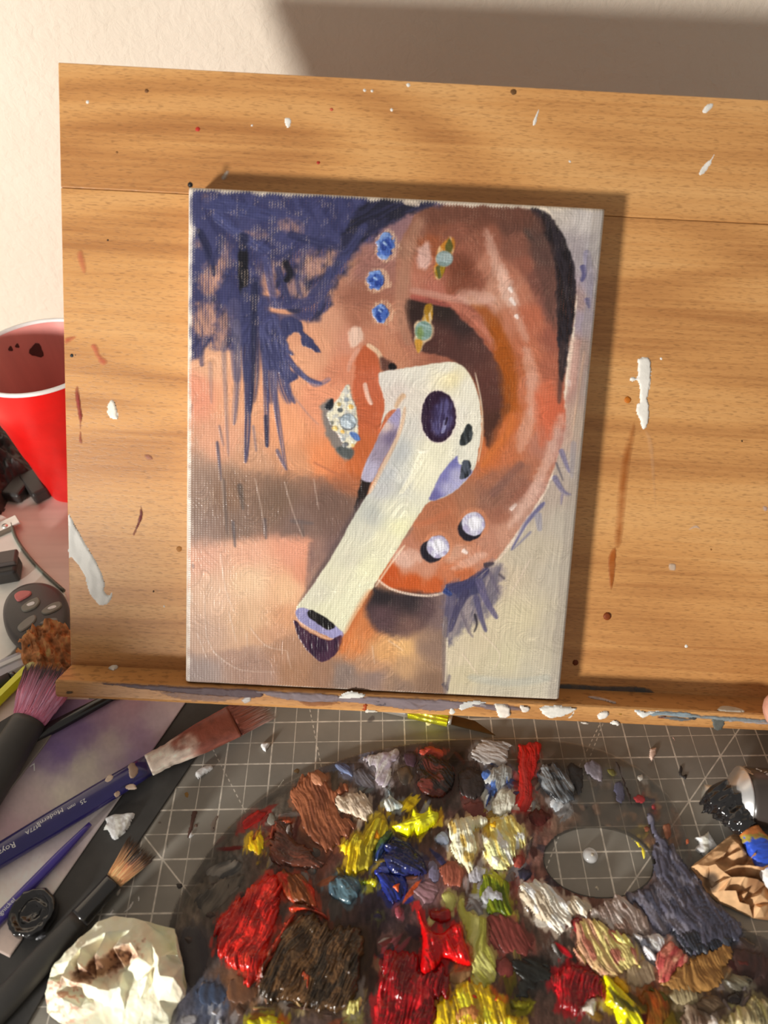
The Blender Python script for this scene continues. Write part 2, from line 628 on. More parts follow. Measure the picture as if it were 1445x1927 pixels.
class Painter:
    """paints a colour / height / cover raster sampled at points whose places in the picture are known"""

    def __init__(s, X, Y, weave=None, base=(220, 210, 190)):
        s.X, s.Y = X, Y
        s.C = np.empty(X.shape + (3,)); s.C[:] = base
        s.A = np.zeros(X.shape); s.H = np.zeros(X.shape)
        s.wv = weave if weave is not None else np.full(X.shape, .5)
        s.k = 0

    def box(s, pts, pad):
        p = np.asarray(pts, float)
        mk_ = (s.X > p[:, 0].min() - pad) & (s.X < p[:, 0].max() + pad) & (s.Y > p[:, 1].min() - pad) & (s.Y < p[:, 1].max() + pad)
        r = np.where(mk_.any(1))[0]; c = np.where(mk_.any(0))[0]
        if len(r) == 0 or len(c) == 0: return None
        return (slice(r[0], r[-1] + 1), slice(c[0], c[-1] + 1))

    def put(s, sl, cov, col, op, dry, h, col2, ang, ln, wd, hs):
        x, y = s.X[sl], s.Y[sl]
        s.k += 1
        ca, sa = math.cos(math.radians(ang)), math.sin(math.radians(ang))
        al = (x * ca + y * sa); ac = (-x * sa + y * ca)
        nz = fbm(al / ln, ac / wd, s.k * 3, 2)
        if dry > 0:
            cov = cov * sstep(dry - .22, dry + .22, s.wv[sl] * .75 + nz * .5 - .1)
        cov = np.clip(cov * op, 0, 1)
        if callable(col):
            cc = col(x, y)
        else:
            cc = np.broadcast_to(np.array(col, float), x.shape + (3,))
        if col2 is not None:
            f = sstep(.38, .62, nz)[..., None]
            cc = cc * (1 - f) + np.array(col2, float) * f
        else:
            cc = cc * (1 + (nz - .5)[..., None] * (.07 if callable(col) else .14))
        s.C[sl] = s.C[sl] * (1 - cov[..., None]) + cc * cov[..., None]
        s.A[sl] = s.A[sl] + (1 - s.A[sl]) * cov
        if h:
            s.H[sl] = s.H[sl] * (1 - cov * .8) + cov * h * (.45 + hs * (nz - .3))
        return s

    def poly(s, pts, col, soft=2.5, rough=2.5, op=1., dry=0., h=.0, col2=None, ang=80, ln=26, wd=4.5, hs=1.4, sm=5, rs=9.):
        p = catmull(pts, sm) if sm else np.asarray(pts, float)
        sl = s.box(p, soft * 2 + rough * 2 + 2)
        if sl is None: return s
        x, y = s.X[sl], s.Y[sl]
        sd = poly_sd(x, y, p) + (fbm(x / rs, y / rs, s.k * 5 + 1, 3) - .5) * 2 * rough
        return s.put(sl, sstep(-soft, soft, sd), col, op, dry, h, col2, ang, ln, wd, hs)

    def ell(s, cx, cy, rx, ry, col, rot=0, **kw):
        a = np.linspace(0, 2 * np.pi, 28, endpoint=False); r = math.radians(rot)
        x = rx * np.cos(a); y = ry * np.sin(a)
        kw.setdefault('sm', 0)
        return s.poly(np.c_[cx + x * math.cos(r) - y * math.sin(r), cy + x * math.sin(r) + y * math.cos(r)], col, **kw)

    def stroke(s, pts, w0, w1, col, op=1., dry=0., h=.0, col2=None, soft=2., taper=.15, bris=.5, hs=1.4):
        p = catmull(pts, 8, False)
        sl = s.box(p, max(w0, w1) + 6)
        if sl is None: return s
        x, y = s.X[sl], s.Y[sl]
        d, tt, sg, L = line_dist(x, y, p)
        lat = d * sg
        s.k += 1
        w = (w0 + (w1 - w0) * tt) * (1 - taper * (2 * tt - 1) ** 4)
        br = vnoise(lat / 2.2 + 40, tt * L / 60, s.k * 7 + 3)
        w = w * (1 - .35 * bris * br) * np.sqrt(np.clip(1 - ((tt - .5) * 2) ** 16, 0, 1))
        cov = sstep(-soft, soft, w - d)
        e = p[-1] - p[0]
        cov = cov * (1 - bris * sstep(.55, .9, br) * sstep(.4, 1., tt))
        return s.put(sl, cov, col, op, dry, h, col2, math.degrees(math.atan2(e[1], e[0])), 30, 3.2, hs)

# ------------------------------------------------------------------ the canvas and its painting
CW, CH, RAD = 203.2, 254.0, 2.2
NX, NY = 640, 800
gx = np.linspace(0, CW, NX); gy = np.linspace(0, CH, NY)
GX, GY = np.meshgrid(gx, gy)                    # rows: up the canvas
PXY = project(BP(GX, 0, GY).reshape(-1, 3))
PX_ = PXY[:, 0].reshape(GX.shape); PY_ = PXY[:, 1].reshape(GX.shape)
WPX, WPY = 1.42, 1.18                           # weave pitch, mm
weave = .5 + .25 * np.cos(2 * np.pi * GX / WPX) + .25 * np.cos(2 * np.pi * GY / WPY + np.pi * np.floor(GX / WPX * 2))
pt = Painter(PX_, PY_, weave, (232, 218, 200))
WX = PX_ + (fbm(PX_ / 40, PY_ / 40, 3) - .5) * 22; WY = PY_ + (fbm(PX_ / 40, PY_ / 40, 9) - .5) * 22


def field(samples, power=3.2, eps=14, warp=14):
    def f(x, y):
        wx = x + (fbm(x / 34, y / 34, 3) - .5) * warp * 2; wy = y + (fbm(x / 34, y / 34, 9) - .5) * warp * 2
        return idw(wx, wy, samples, power, eps)
    return f


# --- skin, left of and below the ear
SK = [(380, 420, (190, 140, 115)), (380, 560, (205, 150, 125)), (400, 690, (226, 172, 138)), (372, 740, (224, 150, 122)), (450, 760, (228, 166, 128)), (520, 720, (226, 160, 122)), (560, 690, (226, 164, 128)),
      (540, 800, (232, 160, 118)), (420, 830, (218, 160, 130)), (600, 870, (226, 140, 92)), (640, 890, (208, 122, 78)), (560, 880, (212, 150, 112)), (480, 870, (196, 148, 118)), (600, 760, (224, 150, 116)), (590, 640, (212, 152, 120)),
      (650, 690, (206, 132, 102)), (620, 600, (206, 150, 122)), (680, 560, (150, 98, 80)), (672, 600, (164, 108, 86)), (690, 500, (150, 104, 96)), (700, 430, (136, 104, 112)), (650, 490, (176, 126, 102)), (735, 650, (182, 118, 88)), (700, 640, (190, 128, 102)), (660, 640, (202, 140, 116)),
      (375, 900, (160, 132, 116)), (380, 960, (140, 116, 102)), (430, 930, (140, 110, 90)), (520, 945, (124, 99, 84)), (620, 955, (116, 92, 82)), (450, 985, (132, 106, 92)), (560, 985, (128, 102, 92)), (370, 1015, (176, 146, 130)), (640, 1000, (118, 92, 86)),
      (380, 1050, (226, 170, 146)), (450, 1045, (228, 172, 145)), (520, 1035, (222, 158, 132)), (560, 1045, (220, 152, 124)), (470, 1100, (236, 196, 160)), (540, 1110, (232, 186, 146)), (400, 1130, (232, 192, 164)), (470, 1170, (226, 184, 148)), (540, 1160, (214, 160, 124)),
      (380, 1210, (206, 170, 150)), (440, 1220, (186, 150, 132)), (372, 1270, (176, 156, 150)), (480, 1260, (172, 138, 122)), (540, 1230, (176, 134, 108)), (560, 1270, (164, 122, 94)), (600, 1270, (150, 114, 92)), (650, 1275, (132, 114, 106)),
      (600, 1050, (146, 114, 104)), (600, 1100, (152, 120, 108)), (640, 1040, (120, 95, 92)), (660, 1215, (206, 128, 76)), (690, 1180, (196, 120, 72)), (720, 1230, (214, 160, 106)), (760, 1220, (224, 176, 120)), (760, 1260, (190, 150, 112)), (700, 1280, (138, 116, 108)), (760, 1290, (136, 112, 98)), (810, 1290, (132, 104, 86)), (815, 1220, (138, 112, 98)), (820, 1150, (120, 98, 96)),
      (700, 1250, (180, 136, 104))]
pt.poly([(340, 335), (860, 360), (860, 1330), (340, 1300)], field(SK, 4.0, 12, 14), soft=1, rough=0, sm=0, h=.06)
pt.poly([(345, 1024), (420, 1018), (500, 1012), (578, 1010), (580, 1060), (576, 1112), (556, 1150), (548, 1190), (480, 1215), (345, 1215)], field([(380, 1045, (230, 176, 152)), (470, 1040, (232, 176, 148)), (550, 1035, (226, 158, 130)), (570, 1080, (222, 150, 120)), (470, 1095, (240, 202, 166)), (540, 1110, (236, 190, 150)), (400, 1120, (238, 198, 170)), (470, 1165, (230, 188, 152)), (540, 1165, (216, 160, 122)), (380, 1190, (216, 180, 158)), (520, 1200, (206, 156, 124))], 3.4, 10, 10), soft=7, rough=5, op=.9, h=.05)
pt.poly([(345, 900), (420, 890), (520, 892), (640, 905), (672, 940), (650, 985), (600, 1008), (480, 1010), (345, 1018)], field([(370, 930, (152, 126, 112)), (430, 935, (136, 106, 88)), (520, 940, (120, 95, 80)), (620, 945, (114, 88, 78)), (450, 985, (134, 110, 98)), (560, 990, (124, 100, 92)), (380, 990, (150, 126, 116))], 3, 12, 12), soft=16, rough=8, op=.75)
# right background
RB = [(1010, 395, (205, 190, 170)), (1050, 400, (190, 180, 172)), (1100, 420, (196, 188, 184)), (1120, 470, (176, 170, 172)), (1090, 470, (158, 148, 152)), (1112, 540, (160, 150, 166)), (1085, 560, (166, 140, 136)), (1100, 600, (158, 146, 160)), (1090, 660, (168, 136, 126)), (1105, 720, (172, 152, 146)),
      (1075, 720, (178, 134, 122)), (1065, 800, (186, 150, 138)), (1085, 800, (196, 172, 152)), (1075, 880, (180, 166, 156)), (1040, 930, (178, 162, 150)), (1070, 980, (186, 176, 162)), (1000, 1040, (192, 180, 160)), (1040, 1080, (190, 180, 164)), (950, 1090, (200, 184, 160)), (980, 1160, (206, 194, 164)), (1040, 1180, (188, 178, 160)), (900, 1200, (204, 190, 162)), (950, 1240, (204, 194, 164)), (880, 1270, (200, 188, 158)),
      (1000, 1280, (194, 186, 166)), (860, 1230, (206, 192, 166)), (920, 1300, (190, 182, 162)), (1040, 1300, (196, 188, 172))]
pt.poly([(1000, 330), (1180, 330), (1100, 1360), (838, 1340), (838, 1180), (900, 1080), (980, 1010), (1040, 900), (1075, 700), (1085, 560), (1060, 450)], field(RB), soft=3, rough=3, sm=0, h=.16, ang=100, ln=40, wd=5)
# --- ear
EAR = [(790, 395), (860, 385), (940, 388), (1005, 396), (1045, 432), (1072, 490), (1082, 550), (1078, 610), (1066, 680), (1062, 740), (1064, 800), (1050, 860), (1022, 930), (985, 985), (945, 1040), (905, 1080), (860, 1105), (815, 1117), (765, 1117), (725, 1103), (708, 1085), (720, 1060), (740, 1030), (780, 985), (720, 900), (730, 760), (722, 640), (742, 560), (748, 470), (770, 425)]
ES = [(790, 420, (140, 96, 80)), (762, 470, (150, 108, 90)), (755, 530, (166, 116, 96)), (748, 600, (190, 132, 106)), (745, 660, (188, 126, 98)), (770, 640, (170, 112, 90)), (800, 690, (168, 108, 84)), (830, 670, (150, 92, 74)),
      (850, 400, (124, 80, 64)), (900, 410, (112, 70, 56)), (960, 415, (100, 66, 56)), (1005, 440, (74, 58, 54)), (1020, 480, (86, 62, 58)), (820, 430, (128, 78, 60)), (860, 440, (132, 82, 66)), (920, 450, (142, 88, 70)), (970, 460, (128, 82, 68)), (1010, 530, (120, 76, 66)), (990, 500, (140, 86, 70)),
      (880, 480, (144, 88, 70)), (810, 460, (150, 84, 56)), (870, 510, (126, 70, 50)), (900, 530, (140, 84, 66)), (850, 540, (140, 82, 62)), (790, 500, (168, 106, 84)), (780, 530, (176, 112, 92)), (920, 500, (180, 122, 100)), (935, 540, (186, 134, 112)), (960, 520, (172, 112, 90)), (950, 560, (196, 146, 124)), (890, 560, (172, 116, 98)),
      (820, 545, (172, 104, 88)), (850, 565, (170, 104, 88)), (800, 555, (166, 100, 84)), (980, 560, (182, 118, 94)), (1000, 600, (180, 104, 78)), (1035, 580, (128, 82, 72)), (1040, 640, (150, 88, 72)), (960, 610, (186, 120, 94)), (1000, 660, (186, 112, 84)), (1040, 700, (168, 98, 76)),
      (880, 600, (160, 94, 76)), (905, 640, (172, 100, 80)), (870, 590, (150, 86, 70)), (930, 620, (150, 84, 46)), (945, 670, (152, 80, 34)), (955, 720, (160, 82, 28)), (950, 760, (170, 88, 36)), (920, 660, (160, 90, 66)), (980, 690, (176, 100, 66)), (985, 740, (192, 116, 84)), (1010, 760, (200, 120, 90)), (1035, 770, (196, 100, 72)), (1000, 720, (194, 124, 98)),
      (960, 800, (190, 104, 62)), (990, 810, (196, 122, 90)), (930, 850, (192, 106, 62)), (960, 870, (190, 112, 76)), (1020, 830, (180, 120, 100)), (1045, 830, (176, 128, 116)), (1000, 890, (176, 112, 86)), (920, 900, (178, 108, 76)), (970, 920, (150, 96, 78)), (1010, 920, (186, 142, 128)), (930, 930, (146, 100, 82)), (880, 940, (164, 110, 84)),
      (985, 960, (182, 140, 124)), (940, 970, (158, 104, 84)), (840, 965, (172, 108, 78)), (800, 990, (176, 112, 82)), (870, 1010, (180, 118, 88)), (920, 1010, (184, 130, 108)), (950, 1000, (190, 140, 118)), (900, 1050, (190, 130, 104)), (860, 1040, (200, 150, 126)), (770, 1030, (182, 122, 98)), (760, 1055, (204, 154, 134)), (800, 1065, (196, 136, 110)), (850, 1075, (190, 116, 82)),
      (735, 1075, (190, 84, 38)), (770, 1098, (192, 88, 40)), (820, 1100, (190, 92, 48)), (870, 1085, (186, 104, 66)), (715, 1088, (186, 80, 34)), (720, 760, (190, 110, 80)), (740, 700, (190, 130, 100))]
pt.poly(EAR, field(ES, 4.6, 8, 12), soft=3, rough=2, h=.1, ang=70, ln=26, wd=4)
# dark hollows of the ear
pt.poly([(764, 566), (800, 563), (838, 572), (868, 600), (900, 628), (935, 680), (955, 720), (962, 760), (945, 800), (925, 850), (912, 820), (905, 760), (890, 715), (850, 676), (800, 664), (782, 652), (766, 610)],
        field([(780, 585, (48, 34, 32)), (840, 585, (46, 36, 34)), (870, 610, (56, 42, 42)), (800, 630, (78, 48, 44)), (840, 640, (84, 52, 48)), (890, 660, (84, 54, 50)), (910, 710, (92, 56, 50)), (930, 750, (88, 54, 48)), (930, 800, (74, 46, 38)), (940, 690, (98, 62, 54)), (920, 840, (80, 50, 40))], 3, 8, 5), soft=3.5, rough=3, h=.06)
pt.stroke([(880, 560), (915, 590), (945, 640), (960, 700), (962, 760)], 9, 14, (156, 82, 34), op=.75, h=.1, soft=6)
pt.stroke([(845, 568), (885, 592), (912, 622), (935, 660)], 8, 6, (182, 112, 92), op=.85, h=.12, soft=3)
pt.stroke([(770, 545), (810, 553), (850, 562), (890, 566), (930, 562)], 7, 7, (192, 140, 124), op=.75, h=.14, soft=4)
pt.stroke([(772, 558), (815, 568), (848, 575)], 6, 5, (166, 86, 76), op=.8, soft=3)
# black crescent of hair behind the ear rim
pt.poly([(1000, 392), (1030, 402), (1058, 440), (1078, 490), (1084, 545), (1080, 600), (1070, 660), (1064, 700), (1056, 716), (1050, 650), (1046, 570), (1046, 520), (1036, 470), (1014, 425)], (30, 26, 30), soft=3, rough=3, h=.12, col2=(46, 40, 46), dry=.12)
pt.stroke([(1060, 640), (1056, 700), (1052, 760)], 6, 4, (66, 50, 50), op=.7, soft=4)
# warm side strip left of the ear hollow
pt.stroke([(798, 400), (775, 450), (762, 520), (756, 590), (770, 650)], 10, 14, (168, 122, 100), op=.7, h=.08, soft=6)
pt.poly([(788, 468), (806, 455), (812, 480), (802, 505), (786, 500)], (206, 170, 162), soft=5, rough=4, op=.85, h=.16)
# highlights on the rim
for pts_, o in (([(912, 440), (922, 436), (936, 470), (944, 512), (930, 516), (920, 480)], .5), ([(938, 500), (952, 505), (968, 545), (976, 572), (958, 578), (944, 556), (938, 530)], .75), ([(962, 585), (980, 592), (996, 640), (984, 640)], .4), ([(985, 660), (1002, 664), (1016, 740), (1012, 800), (996, 780), (990, 720)], .45), ([(985, 780), (1002, 770), (1000, 820), (980, 850), (972, 830)], .4), ([(1040, 836), (1048, 850), (1012, 930), (972, 985), (956, 990), (990, 930), (1020, 870)], .6), ([(1072, 640), (1086, 650), (1080, 720), (1068, 726)], .55), ([(1052, 780), (1064, 790), (1050, 830), (1030, 850), (1034, 820)], .5), ([(895, 1040), (915, 1046), (880, 1070), (850, 1068)], .55), ([(745, 1040), (780, 1034), (800, 1050), (770, 1066), (745, 1060)], .6), ([(860, 545), (920, 550), (930, 570), (880, 574)], .45)):
    pt.poly(pts_, (220, 182, 166), op=o, soft=6, rough=5, h=.16, ang=75, ln=14, wd=4, rs=7)
for pts_, c_, o in (([(790, 392), (860, 384), (960, 388), (1010, 402), (1020, 440), (960, 420), (880, 414), (810, 424)], (104, 66, 54), .7), ([(1005, 420), (1040, 470), (1048, 560), (1044, 620), (1020, 560), (1004, 480)], (92, 66, 60), .65), ([(850, 480), (880, 478), (895, 520), (880, 546), (850, 540)], (112, 64, 48), .6), ([(925, 600), (948, 630), (968, 700), (966, 770), (946, 790), (944, 720), (930, 650)], (160, 82, 24), .6), ([(950, 780), (975, 800), (930, 870), (904, 900), (910, 860)], (196, 108, 58), .6), ([(1010, 730), (1040, 720), (1044, 790), (1020, 840), (1008, 790)], (206, 106, 74), .6), ([(900, 900), (980, 870), (1000, 890), (950, 950), (900, 950)], (138, 98, 84), .5)):
    pt.poly(pts_, c_, op=o, soft=9, rough=5, ang=75, ln=20, wd=5)
for p in ([(960, 560), (970, 575)], [(958, 540), (964, 550)], [(1070, 715), (1072, 728)], [(970, 592), (975, 600)], [(960, 960), (972, 948)], [(870, 1035), (880, 1042)]):
    pt.stroke(p, 5, 3, (238, 222, 216), op=.9, h=.3, soft=2)
for p, w, c_, o in (([(905, 880), (925, 850), (955, 815), (965, 780)], 7, (200, 112, 58), .8), ([(925, 935), (950, 905), (985, 870)], 9, (120, 86, 80), .55), ([(930, 970), (970, 940), (1000, 900)], 8, (140, 92, 76), .5), ([(1010, 740), (1030, 790), (1035, 830)], 8, (206, 104, 72), .55), ([(760, 985), (800, 985), (850, 960)], 6, (190, 112, 78), .6)):
    pt.stroke(p, w, w, c_, op=o, h=.12, soft=5)
# --- tragus (orange) and pale dabs
pt.poly([(672, 668), (690, 650), (712, 676), (716, 706), (724, 744), (726, 790), (714, 820), (700, 850), (686, 890), (668, 905), (650, 880), (664, 840), (672, 790), (664, 740), (668, 700)], field([(690, 670, (182, 92, 58)), (700, 720, (190, 100, 70)), (700, 780, (188, 96, 62)), (680, 850, (186, 98, 56)), (665, 880, (196, 106, 60))], 3, 10, 5), soft=3.5, rough=3, h=.12)
pt.poly([(655, 628), (668, 615), (684, 622), (680, 645), (664, 655)], (222, 190, 172), soft=4, rough=5, op=.9, h=.25)
pt.stroke([(686, 720), (692, 745), (700, 762)], 5, 5, (230, 196, 180), op=.85, h=.3, bris=.9)
pt.stroke([(676, 655), (660, 680), (655, 700)], 5, 4, (214, 160, 140), op=.6, h=.15)
pt.stroke([(690, 648), (712, 664), (722, 690)], 5, 4, (226, 196, 164), op=.8, h=.2)
pt.poly([(716, 672), (732, 678), (746, 690), (735, 702), (718, 694)], (96, 62, 54), soft=4, rough=2)
pt.ell(738, 690, 8, 7, (24, 20, 22), soft=1.6, rough=1.5, h=.25)
pt.poly([(640, 890), (676, 896), (690, 930), (660, 935), (630, 915)], (160, 96, 66), soft=8, rough=4, op=.6)
# shadow under the lobe and dark strip along the stem
pt.poly([(700, 1105), (735, 1112), (800, 1118), (822, 1140), (800, 1180), (760, 1200), (715, 1190), (690, 1160), (684, 1128)], field([(720, 1120, (40, 34, 38)), (770, 1130, (50, 42, 46)), (720, 1160, (84, 62, 66)), (770, 1180, (112, 84, 78)), (810, 1150, (90, 70, 72))], 3, 8, 5), soft=10, rough=4, h=.05)
pt.poly([(684, 896), (698, 900), (692, 928), (682, 950), (664, 985), (668, 950), (676, 920)], (38, 30, 30), soft=2.5, rough=2.5, h=.15)
pt.stroke([(684, 940), (655, 990), (620, 1050), (585, 1105), (562, 1140)], 9, 4, (92, 76, 76), op=.75, soft=5)
pt.stroke([(585, 1020), (584, 1060), (578, 1110)], 7, 5, (130, 102, 96), op=.6, soft=4)
# --- white earbud: head, stem
BS = [(730, 712, (220, 214, 206)), (780, 700, (224, 220, 208)), (840, 692, (228, 224, 208)), (850, 712, (236, 224, 182)), (880, 730, (228, 224, 208)), (895, 790, (226, 222, 206)), (880, 850, (222, 220, 206)), (780, 760, (220, 212, 200)), (745, 740, (216, 204, 196)), (860, 780, (226, 222, 210)), (820, 850, (228, 224, 200)), (800, 870, (236, 232, 206)),
      (750, 850, (188, 190, 190)), (770, 800, (212, 208, 200)), (730, 890, (186, 188, 190)), (720, 920, (190, 190, 190)), (760, 900, (212, 212, 204)), (790, 900, (234, 230, 204)), (740, 960, (224, 222, 200)), (700, 970, (186, 188, 182)), (690, 1000, (206, 204, 188)), (720, 1020, (230, 226, 196)), (750, 990, (232, 230, 190)), (660, 1050, (212, 208, 188)), (690, 1070, (230, 228, 194)), (640, 1090, (222, 218, 192)), (600, 1120, (216, 212, 192)), (640, 1150, (228, 226, 196)), (670, 1110, (230, 228, 198)), (610, 1150, (222, 220, 190))]
pt.poly([(712, 705), (725, 698), (760, 693), (800, 687), (848, 681), (874, 692), (893, 722), (904, 765), (906, 810), (900, 850), (892, 884), (866, 915), (838, 935), (806, 946), (790, 966), (762, 1010), (734, 1056), (708, 1096), (682, 1140), (660, 1176), (646, 1196), (620, 1186), (585, 1165), (558, 1148), (574, 1122), (600, 1085), (636, 1028), (668, 968), (694, 926), (718, 876), (738, 834), (752, 790), (744, 770), (726, 780), (716, 806), (724, 760), (716, 730)],
        field(BS, 3.2, 8, 6), soft=1.8, rough=1.4, h=.22, ang=118, ln=40, wd=4)
pt.poly([(736, 782), (752, 768), (752, 796), (742, 830), (718, 872), (700, 906), (680, 902), (684, 880), (702, 842), (720, 806)], field([(744, 785, (158, 150, 188)), (735, 820, (112, 100, 130)), (715, 850, (150, 138, 158)), (695, 890, (178, 172, 196)), (725, 800, (200, 178, 172))], 3, 6, 4), soft=2, rough=1.5, h=.2, ang=118)
pt.stroke([(762, 742), (752, 752), (744, 768)], 6, 4, (206, 166, 130), op=.8, soft=3)
pt.stroke([(762, 765), (756, 800), (738, 845), (712, 895), (694, 930)], 4, 4, (220, 176, 140), op=.65, soft=2.5)
pt.poly([(808, 942), (814, 924), (826, 900), (842, 876), (860, 858), (864, 872), (882, 880), (888, 890), (862, 918), (834, 936)], field([(850, 872, (112, 112, 172)), (835, 895, (120, 118, 176)), (860, 895, (172, 170, 204)), (845, 918, (176, 174, 208)), (816, 935, (104, 100, 156))], 3, 6, 4), soft=2, rough=2, h=.2, ang=118)
pt.stroke([(796, 852), (780, 890), (752, 930)], 9, 5, (242, 238, 214), op=.75, h=.45, bris=.9, soft=2)
pt.stroke([(784, 846), (800, 850), (812, 842)], 4, 3, (244, 240, 222), op=.9, h=.6, bris=.9)
pt.ell(825, 784, 36, 51, (226, 214, 206), soft=3, rough=3, op=.6)
pt.ell(825, 784, 33, 49, (44, 26, 48), soft=1.6, rough=2.2, h=.35, rs=6)
pt.ell(832, 786, 20, 36, (84, 78, 122), soft=7, rough=4, h=.4, ang=95, ln=14, wd=3, col2=(58, 48, 84), rot=12)
pt.stroke([(838, 790), (836, 805), (832, 815)], 4, 3, (134, 134, 176), h=.5)
pt.stroke([(842, 785), (838, 800)], 2.5, 2, (36, 24, 46), h=.3)
pt.poly([(880, 798), (889, 808), (887, 826), (877, 837), (866, 836), (868, 820)], (40, 44, 46), soft=1.4, rough=2, h=.4, col2=(66, 72, 76))
pt.poly([(872, 866), (884, 868), (886, 884), (880, 897), (866, 900), (868, 880)], (38, 42, 48), soft=1.4, rough=2, h=.4, col2=(76, 82, 96))
pt.stroke([(894, 700), (906, 760), (908, 820), (900, 870)], 1.6, 1.6, (238, 222, 196), op=.7, h=.3, soft=1.2)
# stem's end: lilac rim, black slot, dark cap
pt.poly([(556, 1152), (570, 1144), (600, 1158), (645, 1190), (634, 1204), (600, 1191), (566, 1172)], (150, 146, 190), soft=1.6, rough=1.4, h=.22)
pt.poly([(580, 1150), (592, 1150), (628, 1174), (626, 1184), (612, 1184), (582, 1162)], (22, 18, 20), soft=1.4, rough=1.6, h=.3, sm=3)
pt.stroke([(556, 1166), (585, 1186), (615, 1202), (636, 1202)], 2.2, 2.2, (222, 176, 148), op=.8, soft=1.5)
pt.poly([(553, 1168), (575, 1186), (605, 1202), (622, 1206), (632, 1200), (643, 1196), (641, 1216), (626, 1236), (606, 1246), (585, 1232), (562, 1202)], (46, 24, 48), soft=1.6, rough=1.8, h=.28, col2=(68, 40, 62), sm=3)
# orange edge right of the stem
pt.stroke([(762, 1026), (735, 1062), (706, 1105)], 2.5, 2, (236, 214, 190), op=.7, soft=1.5)
pt.stroke([(700, 1110), (676, 1150), (652, 1200), (640, 1230)], 7, 9, (198, 112, 62), op=.65, soft=6)
# pale line under the lobe
pt.stroke([(710, 1090), (735, 1108), (775, 1119), (815, 1121), (845, 1112)], 2.6, 2.2, (236, 214, 196), op=.85, dry=.2, soft=1.4, h=.1)
pt.stroke([(906, 1084), (950, 1040), (990, 985), (1030, 920)], 2.4, 2, (226, 204, 186), op=.7, dry=.25, soft=1.5)

# --- hair, upper left
NAVY, NAV2, BLK = (58, 60, 100), (42, 44, 72), (28, 28, 36)
pt.poly([(352, 340), (815, 370), (800, 392), (752, 412), (716, 440), (680, 470), (650, 512), (622, 560), (606, 600), (566, 606), (540, 585), (520, 560), (500, 470), (470, 560), (468, 640), (440, 660), (400, 640), (352, 660)], NAVY, soft=7, rough=12, op=.96, dry=.16, h=.2, col2=NAV2, ang=120, ln=34, wd=6, rs=22)
pt.poly([(352, 340), (700, 362), (690, 420), (640, 460), (560, 470), (500, 520), (488, 600), (470, 640), (430, 600), (400, 560), (352, 600)], (56, 58, 96), soft=10, rough=14, op=.9, dry=.05, h=.18, col2=(66, 68, 108), ang=60, ln=60, wd=14, rs=26)
pt.poly([(352, 560), (400, 560), (430, 620), (420, 660), (380, 650), (352, 668)], (62, 62, 98), soft=9, rough=10, op=.9, dry=.36)
pt.poly([(700, 372), (808, 380), (770, 402), (720, 430), (668, 462), (640, 470), (650, 430)], (44, 44, 66), soft=6, rough=6, op=.9, h=.25, col2=(34, 34, 48), ang=150)
for (x, y, rx, ry, r, o) in ((400, 520, 20, 34, 15, .85), (385, 600, 24, 34, 5, .8), (420, 620, 14, 40, 10, .7), (425, 480, 12, 26, 0, .5), (545, 425, 24, 12, 15, .55), (585, 500, 26, 26, 0, .75), (560, 545, 26, 16, 30, .6), (610, 545, 14, 20, 30, .8), (620, 490, 10, 24, 20, .7), (520, 505, 16, 14, 0, .5), (480, 440, 22, 7, 10, .5), (373, 460, 8, 6, 0, .5), (388, 375, 5, 8, 0, .5)):
    pt.ell(x, y, rx, ry, (212, 158, 128), rot=r, soft=9, rough=9, op=o, dry=.42, rs=10)
for p, w, c_, o in (([(372, 430), (390, 470), (402, 520)], 9, NAV2, .9), ([(400, 400), (450, 440), (510, 475)], 12, (74, 78, 122), .8), ([(400, 500), (420, 440)], 9, (58, 60, 96), .8), ([(380, 380), (440, 390), (520, 410)], 16, (66, 70, 112), .7), ([(540, 440), (590, 455), (650, 470)], 10, (52, 54, 88), .8), ([(690, 420), (650, 480), (610, 530), (580, 560)], 10, (60, 62, 98), .9), ([(620, 500), (612, 545), (600, 585)], 7, (64, 66, 104), .8), ([(480, 560), (530, 572), (585, 565), (625, 530)], 11, (66, 66, 104), .85), ([(490, 590), (540, 600), (590, 590)], 10, (66, 66, 104), .8), ([(500, 480), (510, 540), (520, 580)], 9, (74, 76, 118), .8), ([(520, 500), (535, 540), (545, 575)], 8, (56, 58, 92), .8), ([(535, 490), (545, 515), (535, 530)], 8, BLK, .9), ([(570, 480), (560, 530), (568, 560)], 6, (64, 66, 100), .6)):
    pt.stroke(p, w, w * .8, c_, op=o, h=.32, soft=3, bris=.7)
pt.poly([(449, 470), (466, 470), (467, 520), (465, 556), (451, 552)], BLK, soft=2.5, rough=2, h=.25)
pt.poly([(450, 440), (466, 442), (465, 470), (450, 468)], (44, 46, 72), soft=4, rough=2)
for p, w0, w1, c_, o in (([(478, 520), (480, 600), (478, 700), (474, 760)], 17, 8, (50, 52, 84), .92), ([(510, 590), (516, 650), (530, 720), (545, 760)], 18, 8, (66, 68, 108), .9), ([(462, 540), (462, 640), (464, 720)], 14, 8, (62, 64, 100), .85), ([(440, 560), (442, 640), (446, 720)], 14, 9, (78, 76, 108), .7), ([(495, 560), (500, 660), (510, 760)], 14, 6, (60, 62, 100), .9)):
    pt.stroke(p, w0, w1, c_, op=o, h=.25, soft=5, bris=.6, dry=.05)
